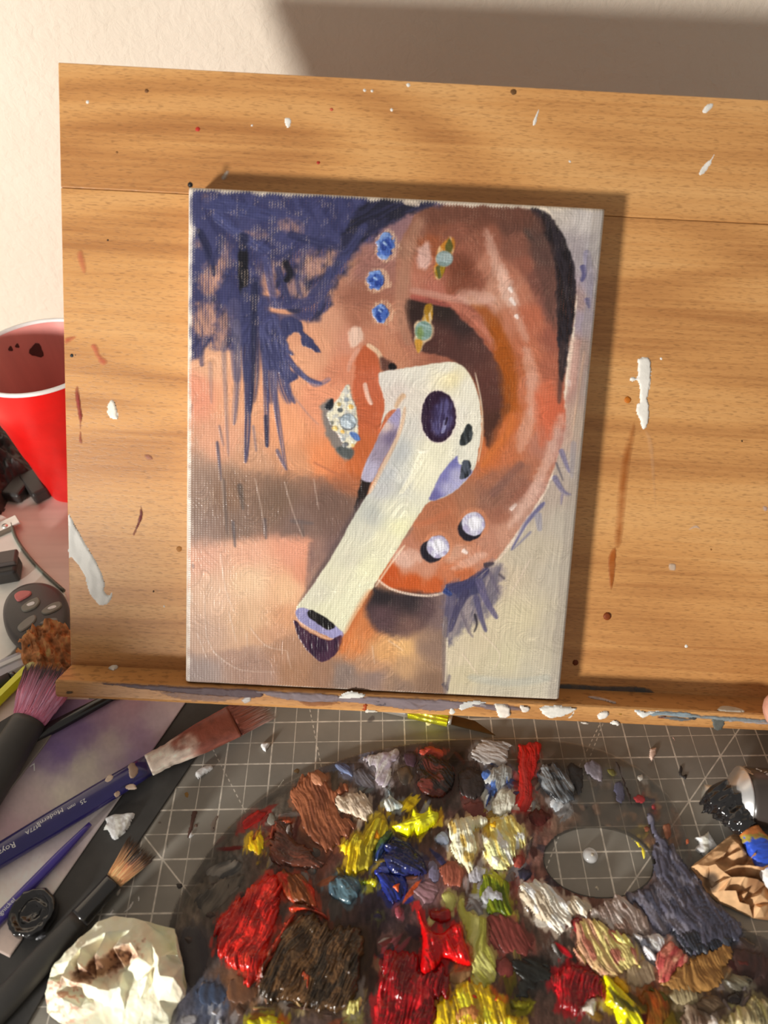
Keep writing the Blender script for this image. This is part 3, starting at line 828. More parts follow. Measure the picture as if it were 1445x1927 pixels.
for p, w0, w1, c_, o in (([(480, 530), (476, 600), (476, 680), (470, 780)], 9, 5, (44, 46, 72), .95), ([(490, 560), (495, 640), (500, 720), (503, 842)], 9, 4, (64, 66, 104), .9), ([(462, 560), (464, 680), (466, 780), (462, 872)], 12, 5, (58, 60, 96), .9), ([(445, 600), (446, 700), (440, 800)], 10, 5, (96, 92, 116), .7), ([(520, 620), (515, 700), (520, 770), (538, 880)], 9, 3, (76, 78, 116), .85), ([(535, 640), (540, 720), (555, 760)], 9, 4, (76, 78, 116), .9), ([(505, 600), (520, 660), (545, 720)], 12, 8, (66, 68, 108), .95), ([(420, 640), (424, 740), (430, 860)], 6, 3, (120, 108, 120), .5), ([(408, 830), (413, 880), (415, 905)], 3.5, 2.5, (84, 80, 100), .85), ([(412, 800), (420, 840)], 2.5, 2, (110, 96, 106), .7), ([(500, 780), (502, 842)], 5, 4, (48, 50, 78), .9), ([(520, 845), (532, 870), (540, 885)], 4, 3, (92, 88, 116), .8), ([(476, 800), (482, 850)], 3, 2, (120, 112, 130), .6), ([(395, 680), (398, 760)], 5, 3, (140, 118, 120), .45), ([(375, 650), (380, 690)], 7, 5, (72, 70, 104), .7)):
    pt.stroke(p, w0, w1, c_, op=o, h=.28, soft=2.5, bris=.7, dry=.08)
pt.poly([(528, 602), (548, 596), (566, 606), (572, 625), (590, 640), (604, 664), (584, 656), (570, 650), (566, 632), (552, 626), (534, 640), (528, 625)], (60, 62, 98), soft=2, rough=3, h=.3)
pt.poly([(490, 620), (520, 600), (540, 650), (552, 668), (536, 664), (545, 690), (560, 710), (540, 720), (520, 700), (500, 690)], (60, 62, 98), soft=3, rough=4, h=.3, col2=(76, 78, 118))
pt.stroke([(538, 668), (556, 694), (580, 714), (606, 722)], 7, 4, (70, 72, 112), op=.95, h=.25)
pt.stroke([(560, 690), (590, 724), (622, 712)], 3, 5, (104, 102, 136), op=.6, dry=.15)
pt.stroke([(548, 740), (580, 780), (600, 800)], 2, 1.5, (160, 130, 130), op=.6)
# faint scrapes and dark ticks in the shaded band
for p, w, c_, o in (([(420, 900), (424, 960), (428, 1012)], 4, (100, 86, 82), .7), ([(450, 910), (458, 960)], 6, (84, 76, 74), .6), ([(438, 980), (442, 1030)], 3.5, (96, 88, 92), .8), ([(497, 975), (500, 1015)], 4, (96, 84, 86), .8), ([(566, 985), (572, 1010)], 4, (112, 96, 92), .7), ([(545, 980), (590, 985)], 5, (104, 92, 92), .6), ([(590, 870), (640, 895)], 2.5, (170, 104, 76), .7), ([(360, 760), (358, 780)], 3, (120, 84, 74), .6), ([(362, 1062), (364, 1070)], 2.5, (110, 90, 88), .7)):
    pt.stroke(p, w, w * .7, c_, op=o, soft=3, bris=.6)
for p in ([(480, 900), (492, 960), (500, 1010)], [(535, 905), (550, 960), (570, 1012)], [(418, 900), (422, 990)], [(590, 900), (600, 960)], [(415, 1040), (425, 1110), (445, 1160)], [(430, 1150), (445, 1210)], [(385, 1120), (390, 1200), (420, 1250)], [(400, 1225), (450, 1260), (520, 1265)], [(370, 1190), (390, 1240)], [(470, 1180), (500, 1215), (540, 1225)], [(540, 1225), (548, 1260)], [(465, 1190), (465, 1220)], [(730, 1205), (760, 1225)], [(700, 1215), (705, 1250)], [(905, 1190), (940, 1230), (930, 1260)], [(1000, 1050), (960, 1120)], [(870, 1230), (900, 1270)]):
    pt.stroke(p, 1.6, 1.2, (226, 204, 190), op=.35, h=.35, soft=1.2, bris=.3)

# --- wisps behind the lobe, right
pt.poly([(836, 1106), (880, 1096), (920, 1062), (945, 1066), (940, 1110), (925, 1150), (900, 1170), (868, 1190), (842, 1206)], (122, 112, 126), soft=10, rough=12, op=.75, col2=(84, 80, 104), ang=110, ln=30, wd=6)
pt.poly([(840, 1104), (872, 1096), (900, 1090), (905, 1112), (870, 1126), (842, 1122)], (58, 58, 90), soft=6, rough=6, op=.9, h=.2)
for p, w, c_, o in (([(838, 1110), (880, 1100), (920, 1070)], 14, (62, 60, 94), .9), ([(850, 1115), (846, 1150), (838, 1200)], 12, (92, 86, 110), .85), ([(880, 1110), (860, 1150), (846, 1190)], 9, (66, 62, 92), .85), ([(900, 1090), (915, 1130), (936, 1165)], 9, (92, 86, 118), .85), ([(895, 1120), (905, 1160), (915, 1190)], 7, (84, 80, 112), .85), ([(835, 1110), (850, 1120)], 8, (40, 60, 120), .8), ([(910, 1065), (930, 1060)], 6, (50, 46, 60), .8), ([(920, 1075), (940, 1120)], 5, (100, 92, 110), .7), ([(868, 1150), (880, 1185), (890, 1200)], 5, (110, 100, 112), .6), ([(893, 1155), (897, 1175), (892, 1190)], 3, (38, 36, 46), .9), ([(938, 1080), (950, 1090)], 3, (60, 54, 66), .6), ([(1025, 945), (990, 985), (962, 1036)], 5, (96, 96, 140), .85), ([(1012, 965), (1016, 1000)], 9, (146, 146, 168), .6), ([(1000, 1000), (965, 1035)], 3, (110, 110, 146), .6), ([(1055, 845), (1066, 875), (1072, 890)], 6, (112, 108, 144), .75), ([(1042, 895), (1060, 925), (1075, 932)], 7, (112, 108, 140), .8), ([(1058, 930), (1056, 950)], 3, (120, 112, 146), .7), ([(1046, 870), (1060, 905)], 2, (60, 58, 74), .7), ([(1096, 498), (1100, 515), (1094, 530)], 7, (80, 78, 120), .85), ([(1104, 470), (1110, 540), (1106, 590)], 10, (132, 128, 158), .6), ([(1104, 560), (1108, 580)], 6, (72, 72, 124), .85), ([(1080, 830), (1076, 900)], 7, (150, 146, 166), .5), ([(835, 1285), (842, 1300)], 6, (40, 38, 54), .9), ([(846, 1270), (838, 1310)], 4, (104, 96, 110), .6), ([(1090, 640), (1078, 700), (1066, 760)], 9, (190, 150, 140), .5), ([(1100, 660), (1088, 740), (1080, 800)], 3, (220, 170, 140), .6)):
    pt.stroke(p, w, w * .55, c_, op=o, h=.25, soft=2.5, bris=.7)
pt.stroke([(838, 1160), (836, 1230), (838, 1310)], 5, 5, (126, 112, 108), op=.7, soft=3)
pt.stroke([(842, 1200), (838, 1290)], 2, 1.5, (228, 214, 190), op=.6, dry=.2, soft=1.5)
pt.stroke([(880, 1275), (960, 1285), (1040, 1275)], 8, 8, (176, 178, 170), op=.5, soft=5)
pt.stroke([(760, 378), (790, 384)], 8, 8, (228, 208, 186), op=.8, dry=.3)

# --- jewels
def gem(x, y, rx, ry, rot):
    pt.ell(x + 4, y + 1, rx + 6, ry + 5, (222, 190, 160), rot=rot, soft=4, rough=7, op=.7, dry=.42, rs=7)
    pt.ell(x, y, rx, ry, (84, 114, 182), rot=rot, soft=1.6, rough=5, h=.45, col2=(124, 154, 210), ang=60, ln=12, wd=7, rs=8)
    pt.ell(x + 2, y + 3, rx * .72, ry * .72, (40, 64, 140), rot=rot, soft=2, rough=6, h=.5, col2=(70, 100, 176), ln=9, wd=5, rs=7)
    pt.stroke([(x - 4, y - ry * .3), (x + 3, y)], 2.2, 1.6, (160, 188, 226), h=.7)


gem(725, 462, 16, 25, 8); gem(707, 527, 17, 18, 0); gem(716, 588, 16, 18, 0)
pt.poly([(828, 462), (845, 446), (856, 452), (852, 478), (850, 490), (836, 500), (830, 522), (820, 524), (816, 506), (822, 488), (822, 474)], (226, 190, 140), soft=3, rough=3, op=.85, h=.2, col2=(196, 128, 40))
pt.poly([(846, 450), (853, 462), (848, 476), (838, 470), (840, 458)], (88, 84, 40), soft=2, rough=1.6, h=.35)
pt.poly([(822, 500), (838, 500), (834, 516), (826, 524), (818, 514)], (92, 90, 48), soft=2, rough=1.6, h=.35, col2=(150, 120, 30))
pt.ell(836, 487, 16, 15, (124, 142, 140), soft=2, rough=1, h=.4, col2=(150, 166, 168), ang=10)
pt.poly([(800, 580), (812, 574), (814, 600), (806, 612), (794, 610)], (222, 196, 150), soft=2.5, rough=3, op=.9, h=.25, col2=(190, 140, 40))
pt.poly([(800, 574), (812, 572), (808, 588), (800, 592)], (150, 110, 30), soft=2, rough=2, h=.3)
pt.poly([(780, 610), (796, 604), (814, 612), (814, 634), (800, 646), (790, 664), (784, 656), (780, 636)], (222, 196, 160), soft=2.5, rough=3, op=.9, h=.2)
pt.ell(797, 622, 16.5, 18, (116, 146, 136), soft=1.8, rough=1, h=.4, col2=(142, 168, 166), ang=20)
pt.ell(790, 626, 7, 12, (112, 132, 60), soft=4, rough=2, op=.7)
pt.poly([(782, 640), (794, 642), (792, 656), (787, 664), (783, 654)], (196, 144, 56), soft=2, rough=2, h=.3)


def pearl(x, y, r, sx, sy):
    pt.ell(x, y, r + 6, r + 7, (206, 136, 100), soft=3, rough=2, op=.6, dry=.1)
    pt.ell(x + sx, y + sy, r, r * .95, (34, 30, 40), soft=2, rough=2, h=.2)
    pt.ell(x, y, r * .97, r * .97, (204, 204, 222), soft=1.6, rough=1.2, h=.4, col2=(176, 170, 200), ang=60, ln=10, wd=6)
    pt.ell(x + r * .1, y - r * .1, r * .55, r * .6, (228, 228, 238), soft=4, rough=3, h=.55)


pearl(891, 986, 23, -7, 10); pearl(824, 1029, 22, -12, 9)
# jewelled crescent
pt.poly([(604, 766), (618, 750), (628, 760), (632, 800), (650, 836), (664, 850), (652, 866), (632, 848), (612, 812)], (112, 116, 118), soft=5, rough=4, op=.85)
pt.poly([(632, 846), (650, 838), (666, 848), (656, 866)], (84, 88, 88), soft=3, rough=3, h=.2)
pt.poly([(648, 728), (658, 724), (662, 746), (670, 768), (674, 800), (670, 836), (652, 842), (640, 824), (624, 796), (616, 778), (632, 756)], (226, 220, 196), soft=2, rough=2.5, h=.5, col2=(196, 196, 190), ang=70, ln=7, wd=6)
for x, y, r, c_ in ((640, 772, 5, (90, 94, 96)), (652, 752, 5, (150, 160, 170)), (660, 766, 5, (226, 186, 110)), (645, 812, 4, (226, 184, 100)), (624, 796, 4, (120, 120, 112)), (650, 836, 5, (110, 112, 116)), (630, 806, 5, (226, 196, 120)), (664, 838, 4, (224, 196, 130)), (638, 760, 4, (190, 170, 120)), (646, 826, 4, (170, 176, 180)), (640, 788, 4, (150, 156, 160))):
    pt.ell(x, y, r, r * .9, c_, soft=1.6, rough=2, h=.6)
pt.poly([(612, 768), (620, 752), (628, 752), (624, 770)], (30, 34, 42), soft=2, rough=2, h=.3)
pt.ell(655, 794, 16, 16, (112, 116, 120), soft=1.5, rough=1, h=.3)
pt.ell(655, 793, 14, 14, (192, 206, 216), soft=1.5, rough=1, h=.6, col2=(150, 164, 176), ang=40, ln=8, wd=5)
pt.poly([(658, 814), (672, 816), (677, 828), (666, 828)], (92, 126, 190), soft=1.6, rough=1.6, h=.5)

# --- bare primed rim: left, top, right, bottom with the weave showing
edge = np.minimum.reduce([GX + 0, CW - GX, CH - GY])
nzE = fbm(GX / 6, GY / 6, 41, 3)


def rim(dist, w, col, k=1.0):
    cv = k * sstep(w * .9, w * .25, dist + (nzE - .5) * w * 1.1 + (weave - .5) * w * .9)
    pt.C[:] = pt.C * (1 - cv[..., None]) + np.array(col, float) * cv[..., None]
    pt.H[:] = pt.H * (1 - cv)


rim(GX, 3.4, (236, 226, 214)); rim(CH - GY, 2.6, (228, 214, 196)); rim(CW - GX, 2.4, (206, 200, 190)); rim(GY, 1.2, (222, 212, 200), .8)
cv = sstep(3.2, 2.2, np.abs(CW - GX - 3.6) + (nzE - .5) * 2) * .35
pt.C[:] = pt.C * (1 - cv[..., None]) + np.array((150, 140, 132), float) * cv[..., None]
thf = np.radians(40 + 120 * fbm(PX_ / 120, PY_ / 120, 47, 2))
ca_, sa_ = np.cos(thf), np.sin(thf)
sa1 = (PX_ * ca_ + PY_ * sa_); sa2 = (-PX_ * sa_ + PY_ * ca_)
bw = fbm(sa1 / 24, sa2 / 3.4, 48, 3) - .5
patch_ = sstep(.42, .62, fbm(PX_ / 26, PY_ / 26, 49, 3))
pt.C *= (1 + (bw * (.10 + .22 * patch_))[..., None])
pt.H += np.clip(bw + .1, 0, 1) * .32 * patch_ * sstep(0, 6, edge)
# bare cream priming left in the weave here and there
bare = sstep(.70, .86, weave) * sstep(.56, .70, fbm(PX_ / 16, PY_ / 16, 52, 3)) * .55
hairz = sstep(700, 560, PX_ * .75 + PY_ * .35)
bare = bare * (.35 + .65 * hairz)
pt.C[:] = pt.C * (1 - bare[..., None]) + np.array((232, 206, 182.)) * bare[..., None]
pt.C *= (1 + (weave - .5)[..., None] * .08)

# surface: rounded over at the rim
def fold(d):
    e = np.clip(RAD - d, 0, RAD)
    return RAD - np.sqrt(np.maximum(RAD * RAD - e * e, 0))


drop = fold(GX) + fold(CW - GX) + fold(GY) + fold(CH - GY)
drop = np.minimum(drop, RAD * 1.35)
Hn = -drop + pt.H * .85 + .05 * weave - .5
Vc = BP(GX, Hn, GY).reshape(-1, 3)
ii = np.arange(NY * NX).reshape(NY, NX)
Fc = np.stack([ii[:-1, :-1], ii[:-1, 1:], ii[1:, 1:], ii[1:, :-1]], -1).reshape(-1, 4)
canvas = root('canvas', BP(CW / 2, -9, 0), 'small stretched canvas painted with a jewelled ear wearing a white earbud', 'painting', rot=BROT)


def paint_material():
    t = NT('oil_on_canvas')
    at = t.n('ShaderNodeAttribute', attribute_name='Col')
    t.l(at.outputs['Color'], t.b.inputs['Base Color'])
    t.set('Roughness', .30); t.set('Specular IOR Level', .30)
    tc = t.n('ShaderNodeTexCoord'); sp = t.n('ShaderNodeSeparateXYZ'); t.l(tc.outputs['Object'], sp.inputs[0])
    x = t.math('MULTIPLY', t.math('ADD', sp.outputs[0], CW * .0005), 2 * math.pi / WPX * 1000)
    y = t.math('MULTIPLY', sp.outputs[2], 2 * math.pi / WPY * 1000)
    w = t.math('ADD', t.math('MULTIPLY', t.math('COSINE', x), .6), t.math('COSINE', y))
    n1 = t.noise(t.coords((700, 700, 380)), 1, 2, .5)
    h = t.math('ADD', t.math('MULTIPLY', w, .26), t.math('MULTIPLY', n1, .22))
    t.l(t.bump(h, .6, .00016), t.b.inputs['Normal'])
    return t.m


face = mk('painted_face', Vc, Fc, paint_material(), canvas, cols=(lin(np.clip(pt.C, 0, 255)) * .93).reshape(-1, 3), label='oil painting of an ear with blue gems, pearls and a white earbud')
CFP = Plane(BO, BX, BU)
# sides and back of the stretched cloth
cl = plain('primed_canvas', (226, 218, 206), .8, ill=1.0, var=.05, bumps=.4, bscale=1400)
e = RAD * .98
out = [(0.15, 0.15), (CW - .15, .15), (CW - .15, CH - .15), (.15, CH - .15)]
V = np.concatenate([BP([a for a, b in out], -e - .3, [b for a, b in out]), BP([a for a, b in out], -TH + .05, [b for a, b in out])])
F = [[0, 1, 5, 4], [1, 2, 6, 5], [2, 3, 7, 6], [3, 0, 4, 7], [4, 5, 6, 7]]
mk('canvas_side', V, F, cl, canvas, smooth=False, label='bare white wrapped edge')

# ------------------------------------------------------------------ relief of paint on any plane
wet = attr_mat('wet_oil_paint', .18, .35, spec=.35, bumps=.25, bscale=1600)
satin = attr_mat('soft_oil_paint', .36, .05, spec=.3, bumps=.25, bscale=1600)
dry_ = attr_mat('dry_paint', .6, 0, bumps=.3, bscale=1500, spec=.3)
stain_m = attr_mat('thin_paint_stain', .5, 0, alpha=True, spec=.3)
SEED = [100]


def tri(x):
    return 2 * np.abs(x - np.floor(x + .5))


def relief(name, parent, plane, pts, cols, H=1.0, edge=1.2, ridge=None, rough=.7, step=.55, alpha=1.0, mat=None, base=.06, peaks=None, ill=ILL_T, sm=4, dome=0., crump=0., patch=None, label=None, cat=None, group=None, rs=3.5, colfn=None, lump=1.0, fade=0, drag=0., folds=None, hfn=None):
    """a heap or film of paint whose outline is given where it is seen; height, strokes and colour streaks in the plane's own millimetres"""
    SEED[0] += 11; sd0 = SEED[0]
    P = plane.pts(catmull(pts, sm) if sm else pts)
    lo = P.min(0) - 1; hi = P.max(0) + 1
    a = np.arange(lo[0], hi[0] + step, step); b = np.arange(lo[1], hi[1] + step, step)
    A, B = np.meshgrid(a, b)
    sd = poly_sd(A, B, P) + (fbm(A / rs, B / rs, sd0, 3) - .5) * 2 * rough
    prof = 1 - np.exp(-np.clip(sd, 0, None) / edge)
    cpx = np.mean(np.asarray(pts, float), 0)
    ang = ridge[0] if ridge else 90
    p0 = plane.hit(*cpx); p1 = plane.hit(cpx[0] + 10 * math.cos(math.radians(ang)), cpx[1] + 10 * math.sin(math.radians(ang)))
    d = p1 - p0; d /= np.linalg.norm(d)
    wl = ridge[1] if ridge else 3.0
    wA = A + (fbm(A / 16, B / 16, sd0 + 5, 2) - .5) * 9; wB = B + (fbm(A / 16, B / 16, sd0 + 6, 2) - .5) * 9
    al = wA * d[0] + wB * d[1]; ac = -wA * d[1] + wB * d[0]
    if drag:
        sd = sd + (fbm(al / 7, ac / 1.7, sd0 + 12, 3) - .5) * 2 * drag
        prof = 1 - np.exp(-np.clip(sd, 0, None) / edge)
    wf = wl * .42
    rn = .62 * vnoise(al / (wf * 14), ac / wf, sd0 + 1) + .38 * vnoise(al / (wf * 7), ac / (wf * .45), sd0 + 13)
    rdg = 1 - np.abs(2 * rn - 1)
    rdg = .65 * rdg ** 1.6 + .35 * (1 - np.abs(2 * vnoise(al / (wl * 7), ac / (wl * 1.5), sd0 + 14) - 1))
    lum = fbm(A / 7, B / 7, sd0 + 2, 3)
    h = H * prof * (1 - .55 * lump + 1.1 * lump * lum) if not dome else H * np.clip(sd / dome, 0, 1) ** .6 * (.65 + .7 * lum)
    if ridge: h = h + ridge[2] * (rdg - .5) * prof
    h = h + .12 * H * (vnoise(A / .9, B / .9, sd0 + 3) - .5) * prof
    if crump:
        rr = np.random.RandomState(sd0); c = 0
        X2 = A + (fbm(A / 14, B / 14, sd0 + 7) - .5) * 22; Y2 = B + (fbm(A / 14, B / 14, sd0 + 8) - .5) * 22
        for k in range(7):
            th = rr.rand() * np.pi; L = rr.uniform(9, 34) * (.6 if k > 3 else 1)
            c = c + (tri((X2 * np.cos(th) + Y2 * np.sin(th)) / L + rr.rand()) - .5) * L / 30
        h = h + crump * c * np.clip(sd / 4, 0, 1)
    if hfn is not None:
        hx_, hy_ = plane.pix(A, B); h = hfn(hx_, hy_, h, sd)
    if folds:
        for (fa_, fl_, fm_) in folds:
            t_ = math.radians(fa_); q0 = plane.hit(*cpx); q1 = plane.hit(cpx[0] + 10 * math.cos(t_), cpx[1] + 10 * math.sin(t_)); e_ = (q1 - q0) / np.linalg.norm(q1 - q0)
            g_ = (-A * e_[1] + B * e_[0]) + (fbm(A / 12, B / 12, sd0 + 21, 2) - .5) * fl_ * 2.6
            h = h + fm_ * (tri(g_ / fl_) ** 1.4 - .4) * np.clip(sd / 3, 0, 1)
    if peaks:
        for (qx, qy, r, ph) in peaks:
            q = plane.hit(qx, qy); rr_ = np.hypot(A - q[0], B - q[1])
            h = h + ph * np.exp(-(rr_ / r) ** 1.3) * prof
    h = np.maximum(h, .02) + base
    h = np.where(sd <= step * 1.2, base * .4, h)
    c0 = np.array(cols[0], float); c1 = np.array(cols[1] if len(cols) > 1 else c0 * .85, float)
    f = sstep(.32, .68, .6 * vnoise(al / (wl * 6), ac / (wl * .8), sd0 + 4) + .4 * lum)
    C = c0 + (c1 - c0) * f[..., None]
    if len(cols) > 2:
        g = sstep(.58, .66, fbm(al / 10, ac / 4, sd0 + 9, 3)); C = C + (np.array(cols[2], float) - C) * g[..., None]
    if colfn is not None:
        qx, qy = plane.pix(A, B); C = colfn(qx, qy, C, h)
    al_ = np.full(A.shape, float(alpha))
    if alpha < 1:
        al_ = al_ * np.clip(.55 + .9 * (rdg if ridge else lum), 0, 1.2) * np.clip(sd / (1.2 + fade), 0, 1)
    ok = sd > 0
    cell = ok[:-1, :-1] & ok[:-1, 1:] & ok[1:, 1:] & ok[1:, :-1]
    if not cell.any(): return None
    idx = np.arange(A.size).reshape(A.shape)
    Fq = np.stack([idx[:-1, :-1][cell], idx[:-1, 1:][cell], idx[1:, 1:][cell], idx[1:, :-1][cell]], -1)
    used, inv = np.unique(Fq, return_inverse=True)
    Wd = plane.world(A, B, h).reshape(-1, 3)[used]
    Cc = np.c_[alb(np.clip(C, 0, 255), ill).reshape(-1, 3)[used], np.clip(al_, 0, 1).reshape(-1)[used]]
    return mk(name, Wd, inv.reshape(Fq.shape), mat or (stain_m if alpha < 1 else satin), parent, cols=Cc, label=label, cat=cat, group=group)


def Z(x0, y0, s, pts):
    return [(x0 + a / s, y0 + b / s) for a, b in pts]


K = 3.6125
z3 = lambda p: Z(320, 1370, K, p)
z4 = lambda p: Z(320, 1640, K, p)
z5 = lambda p: Z(680, 1370, K, p)
z6 = lambda p: Z(680, 1640, K, p)
z7 = lambda p: Z(1045, 1240, K, p)
z8 = lambda p: Z(1045, 1540, K, p)

# ------------------------------------------------------------------ palette of clear acrylic
ZP = 2.4
PAL = table(ZP)
OUT = [(312, 1760), (330, 1700), (360, 1650), (400, 1590), (450, 1535), (510, 1490), (580, 1452), (660, 1422), (740, 1404), (830, 1392), (930, 1387), (1030, 1391), (1110, 1404), (1180, 1432), (1228, 1466), (1262, 1503), (1282, 1542), (1307, 1622), (1326, 1672), (1352, 1708), (1392, 1740), (1450, 1768), (1520, 1810), (1580, 1900), (1560, 2040), (1400, 2160), (1000, 2230), (600, 2180), (380, 2060), (310, 1930), (303, 1840)]
outer = PAL.pts(catmull(OUT, 5))
ha = np.linspace(0, 2 * np.pi, 56, endpoint=False)
HOLE = np.c_[1127 + 103 * np.cos(ha) - 6 * np.sin(ha), 1622 + 66 * np.sin(ha) + 10 * np.cos(ha)]
hole = PAL.pts(HOLE)
palette = root('paint_palette', (outer[:, 0].mean(), outer[:, 1].mean(), 0), 'clear acrylic kidney palette crusted with blobs of oil paint', 'palette')


def acrylic_material():
    t = NT('clear_acrylic')
    tr = t.n('ShaderNodeBsdfTransparent'); tr.inputs[0].default_value = (.965, .955, .94, 1)
    gl = t.n('ShaderNodeBsdfGlossy'); gl.inputs['Roughness'].default_value = .08
    lw = t.n('ShaderNodeFresnel'); lw.inputs[0].default_value = 1.45
    mx = t.n('ShaderNodeMixShader')
    df = t.n('ShaderNodeBsdfDiffuse'); df.inputs[0].default_value = (.45, .40, .34, 1)
    m2 = t.n('ShaderNodeMixShader')
    sm_ = t.ramp(t.noise(t.coords(), 30, 4, .6), [(.35, (.02, .02, .02)), (.75, (.09, .09, .09))])
    t.l(sm_, m2.inputs[0]); t.l(tr.outputs[0], m2.inputs[1]); t.l(df.outputs[0], m2.inputs[2])
    t.l(lw.outputs[0], mx.inputs[0]); t.l(m2.outputs[0], mx.inputs[1]); t.l(gl.outputs[0], mx.inputs[2])
    t.l(mx.outputs[0], t.out.inputs[0])
    return t.m


from mathutils.geometry import tessellate_polygon
tris = tessellate_polygon([[Vector((a, b, 0)) for a, b in outer], [Vector((a, b, 0)) for a, b in hole]])
allp = np.concatenate([outer, hole]); no, nh = len(outer), len(hole)
V = np.concatenate([np.c_[allp, np.full(len(allp), .05)], np.c_[allp, np.full(len(allp), ZP)]])
N0 = len(allp); F = []
for a, b, c in tris:
    F.append([a + N0, b + N0, c + N0]); F.append([c, b, a])
for st, cnt in ((0, no), (no, nh)):
    for i in range(cnt):
        j = (i + 1) % cnt
        F.append([st + i, st + j, N0 + st + j, N0 + st + i])
mk('acrylic_sheet', V, F, acrylic_material(), palette, smooth=False, label='clear acrylic sheet with an oval thumb hole')

DB = []


def d(pts, cols, H=1.2, ridge=None, **kw):
    DB.append((pts, cols, H, ridge, kw))


# upper left of the palette
d(z3([(250, 960), (380, 900), (480, 900), (490, 960), (420, 1010), (280, 1012)]), [(58, 56, 54), (118, 112, 104)], .5, (130, 2, .3))
d(z3([(810, 430), (870, 370), (960, 300), (1040, 300), (1070, 350), (1100, 420), (1180, 390), (1200, 440), (1120, 500), (1180, 600), (1250, 680), (1150, 780), (1080, 850), (980, 800), (900, 690), (860, 600), (820, 500)]), [(152, 92, 62), (118, 68, 46)], 1.5, (70, 2.2, .9))
d(z3([(960, 300), (1030, 295), (1070, 350), (1040, 410), (980, 400), (950, 350)]), [(172, 118, 88), (150, 98, 70)], 2.2, (60, 1.6, .6))
d(z3([(1110, 490), (1200, 450), (1290, 440), (1350, 490), (1385, 570), (1340, 630), (1260, 600), (1160, 580), (1120, 540)]), [(176, 158, 140), (204, 186, 164)], 2.2, (60, 1.6, 1.0))
d(z3([(480, 660), (520, 610), (590, 570), (660, 565), (650, 610), (590, 650), (510, 700)]), [(168, 30, 24), (130, 22, 18)], .8, (145, 1.5, .4))
d(z3([(530, 740), (560, 725), (575, 760), (600, 720), (635, 735), (630, 850), (590, 870), (560, 840), (525, 830)]), [(228, 188, 18), (200, 150, 10)], 1.2, (80, 1.5, .5))
d(z3([(690, 700), (730, 640), (800, 630), (840, 680), (850, 760), (960, 830), (1050, 930), (1000, 980), (860, 960), (740, 940), (680, 850)]), [(72, 42, 32), (100, 52, 36)], 2.4, (30, 2.2, 1.2), mat=wet)
d(z3([(680, 740), (710, 660), (770, 625), (835, 630), (830, 655), (760, 660), (715, 720), (700, 790)]), [(172, 76, 40), (120, 50, 30)], 2.6, None, mat=wet)
d(z3([(780, 700), (800, 665), (825, 660), (815, 720), (800, 770), (782, 755)]), [(206, 200, 200), (160, 152, 150)], 2.8)
d(z3([(650, 600), (690, 570), (720, 620), (690, 670), (655, 650)]), [(128, 124, 114), (104, 98, 90)], .5)
d(z3([(1120, 250), (1170, 235), (1230, 270), (1240, 330), (1190, 320), (1150, 300)]), [(118, 132, 168), (78, 80, 104)], .8, (50, 1.4, .6))
d(z3([(1240, 310), (1320, 270), (1380, 320), (1400, 400), (1330, 420), (1260, 370)]), [(106, 102, 108), (74, 70, 76)], .7, (60, 1.6, .5))
d(z3([(1320, 220), (1360, 180), (1445, 160), (1545, 150), (1560, 200), (1510, 260), (1500, 370), (1455, 410), (1400, 370), (1390, 280)]), [(184, 180, 178), (158, 146, 158)], 1.2, (120, 1.6, .5))
d(z3([(1150, 800), (1200, 770), (1250, 740), (1340, 700), (1380, 630), (1440, 610), (1480, 690), (1450, 790), (1390, 860), (1370, 950), (1250, 1000), (1190, 990), (1190, 880)]), [(222, 190, 22), (160, 146, 40), (236, 206, 60)], 3.2, (105, 2.6, 2.2))
d(z3([(1350, 720), (1420, 690), (1440, 760), (1380, 790)]), [(186, 110, 16), (214, 160, 20)], 4.4)
# middle top
d(z5([(150, 520), (175, 460), (180, 410), (220, 470), (280, 520), (260, 550), (190, 580)]), [(150, 164, 166), (216, 216, 206), (96, 104, 108)], 3.0, (60, 1.6, 1.2))
d(z5([(290, 180), (350, 160), (390, 200), (370, 260), (310, 260)]), [(74, 52, 62), (56, 42, 50)], .7)
d(z5([(240, 300), (310, 250), (350, 300), (340, 370), (280, 390)]), [(96, 76, 58), (62, 54, 48)], .8)
d(z5([(380, 270), (430, 200), (520, 200), (600, 250), (640, 330), (600, 440), (480, 480), (390, 420)]), [(32, 27, 25), (56, 32, 26), (84, 36, 28)], 3.2, (40, 2.6, 1.4), mat=wet)
d(z5([(400, 140), (480, 125), (560, 160), (540, 200), (460, 180), (405, 190)]), [(188, 82, 62), (150, 56, 44)], 1.2, (10, 1.4, .6))
d(z5([(560, 290), (590, 310), (600, 370), (575, 360)]), [(196, 60, 36), (150, 40, 28)], 3.6, mat=wet)
d(z5([(660, 310), (740, 270), (820, 300), (850, 400), (800, 480), (710, 480), (660, 400)]), [(54, 44, 42), (44, 36, 34)], 1.4)
d(z5([(740, 180), (800, 90), (900, 80), (1020, 120), (990, 180), (1000, 240), (900, 250), (810, 240)]), [(150, 146, 144), (178, 172, 168)], 1.0, (20, 1.6, .5))
d(z5([(810, 300), (880, 280), (960, 250), (1020, 280), (1020, 360), (960, 400), (880, 480), (840, 560), (835, 500), (870, 400), (830, 380)]), [(176, 176, 172), (140, 142, 140), (66, 92, 150)], 2.2, (120, 1.8, 1.2))
d(z5([(840, 560), (845, 480), (890, 390), (930, 380), (900, 430), (870, 520)]), [(60, 84, 146), (40, 52, 90)], 2.8, (110, 1.5, .8))
d(z5([(975, 370), (970, 320), (1000, 280), (1005, 330), (995, 390)]), [(66, 90, 156), (50, 66, 120)], 3.0)
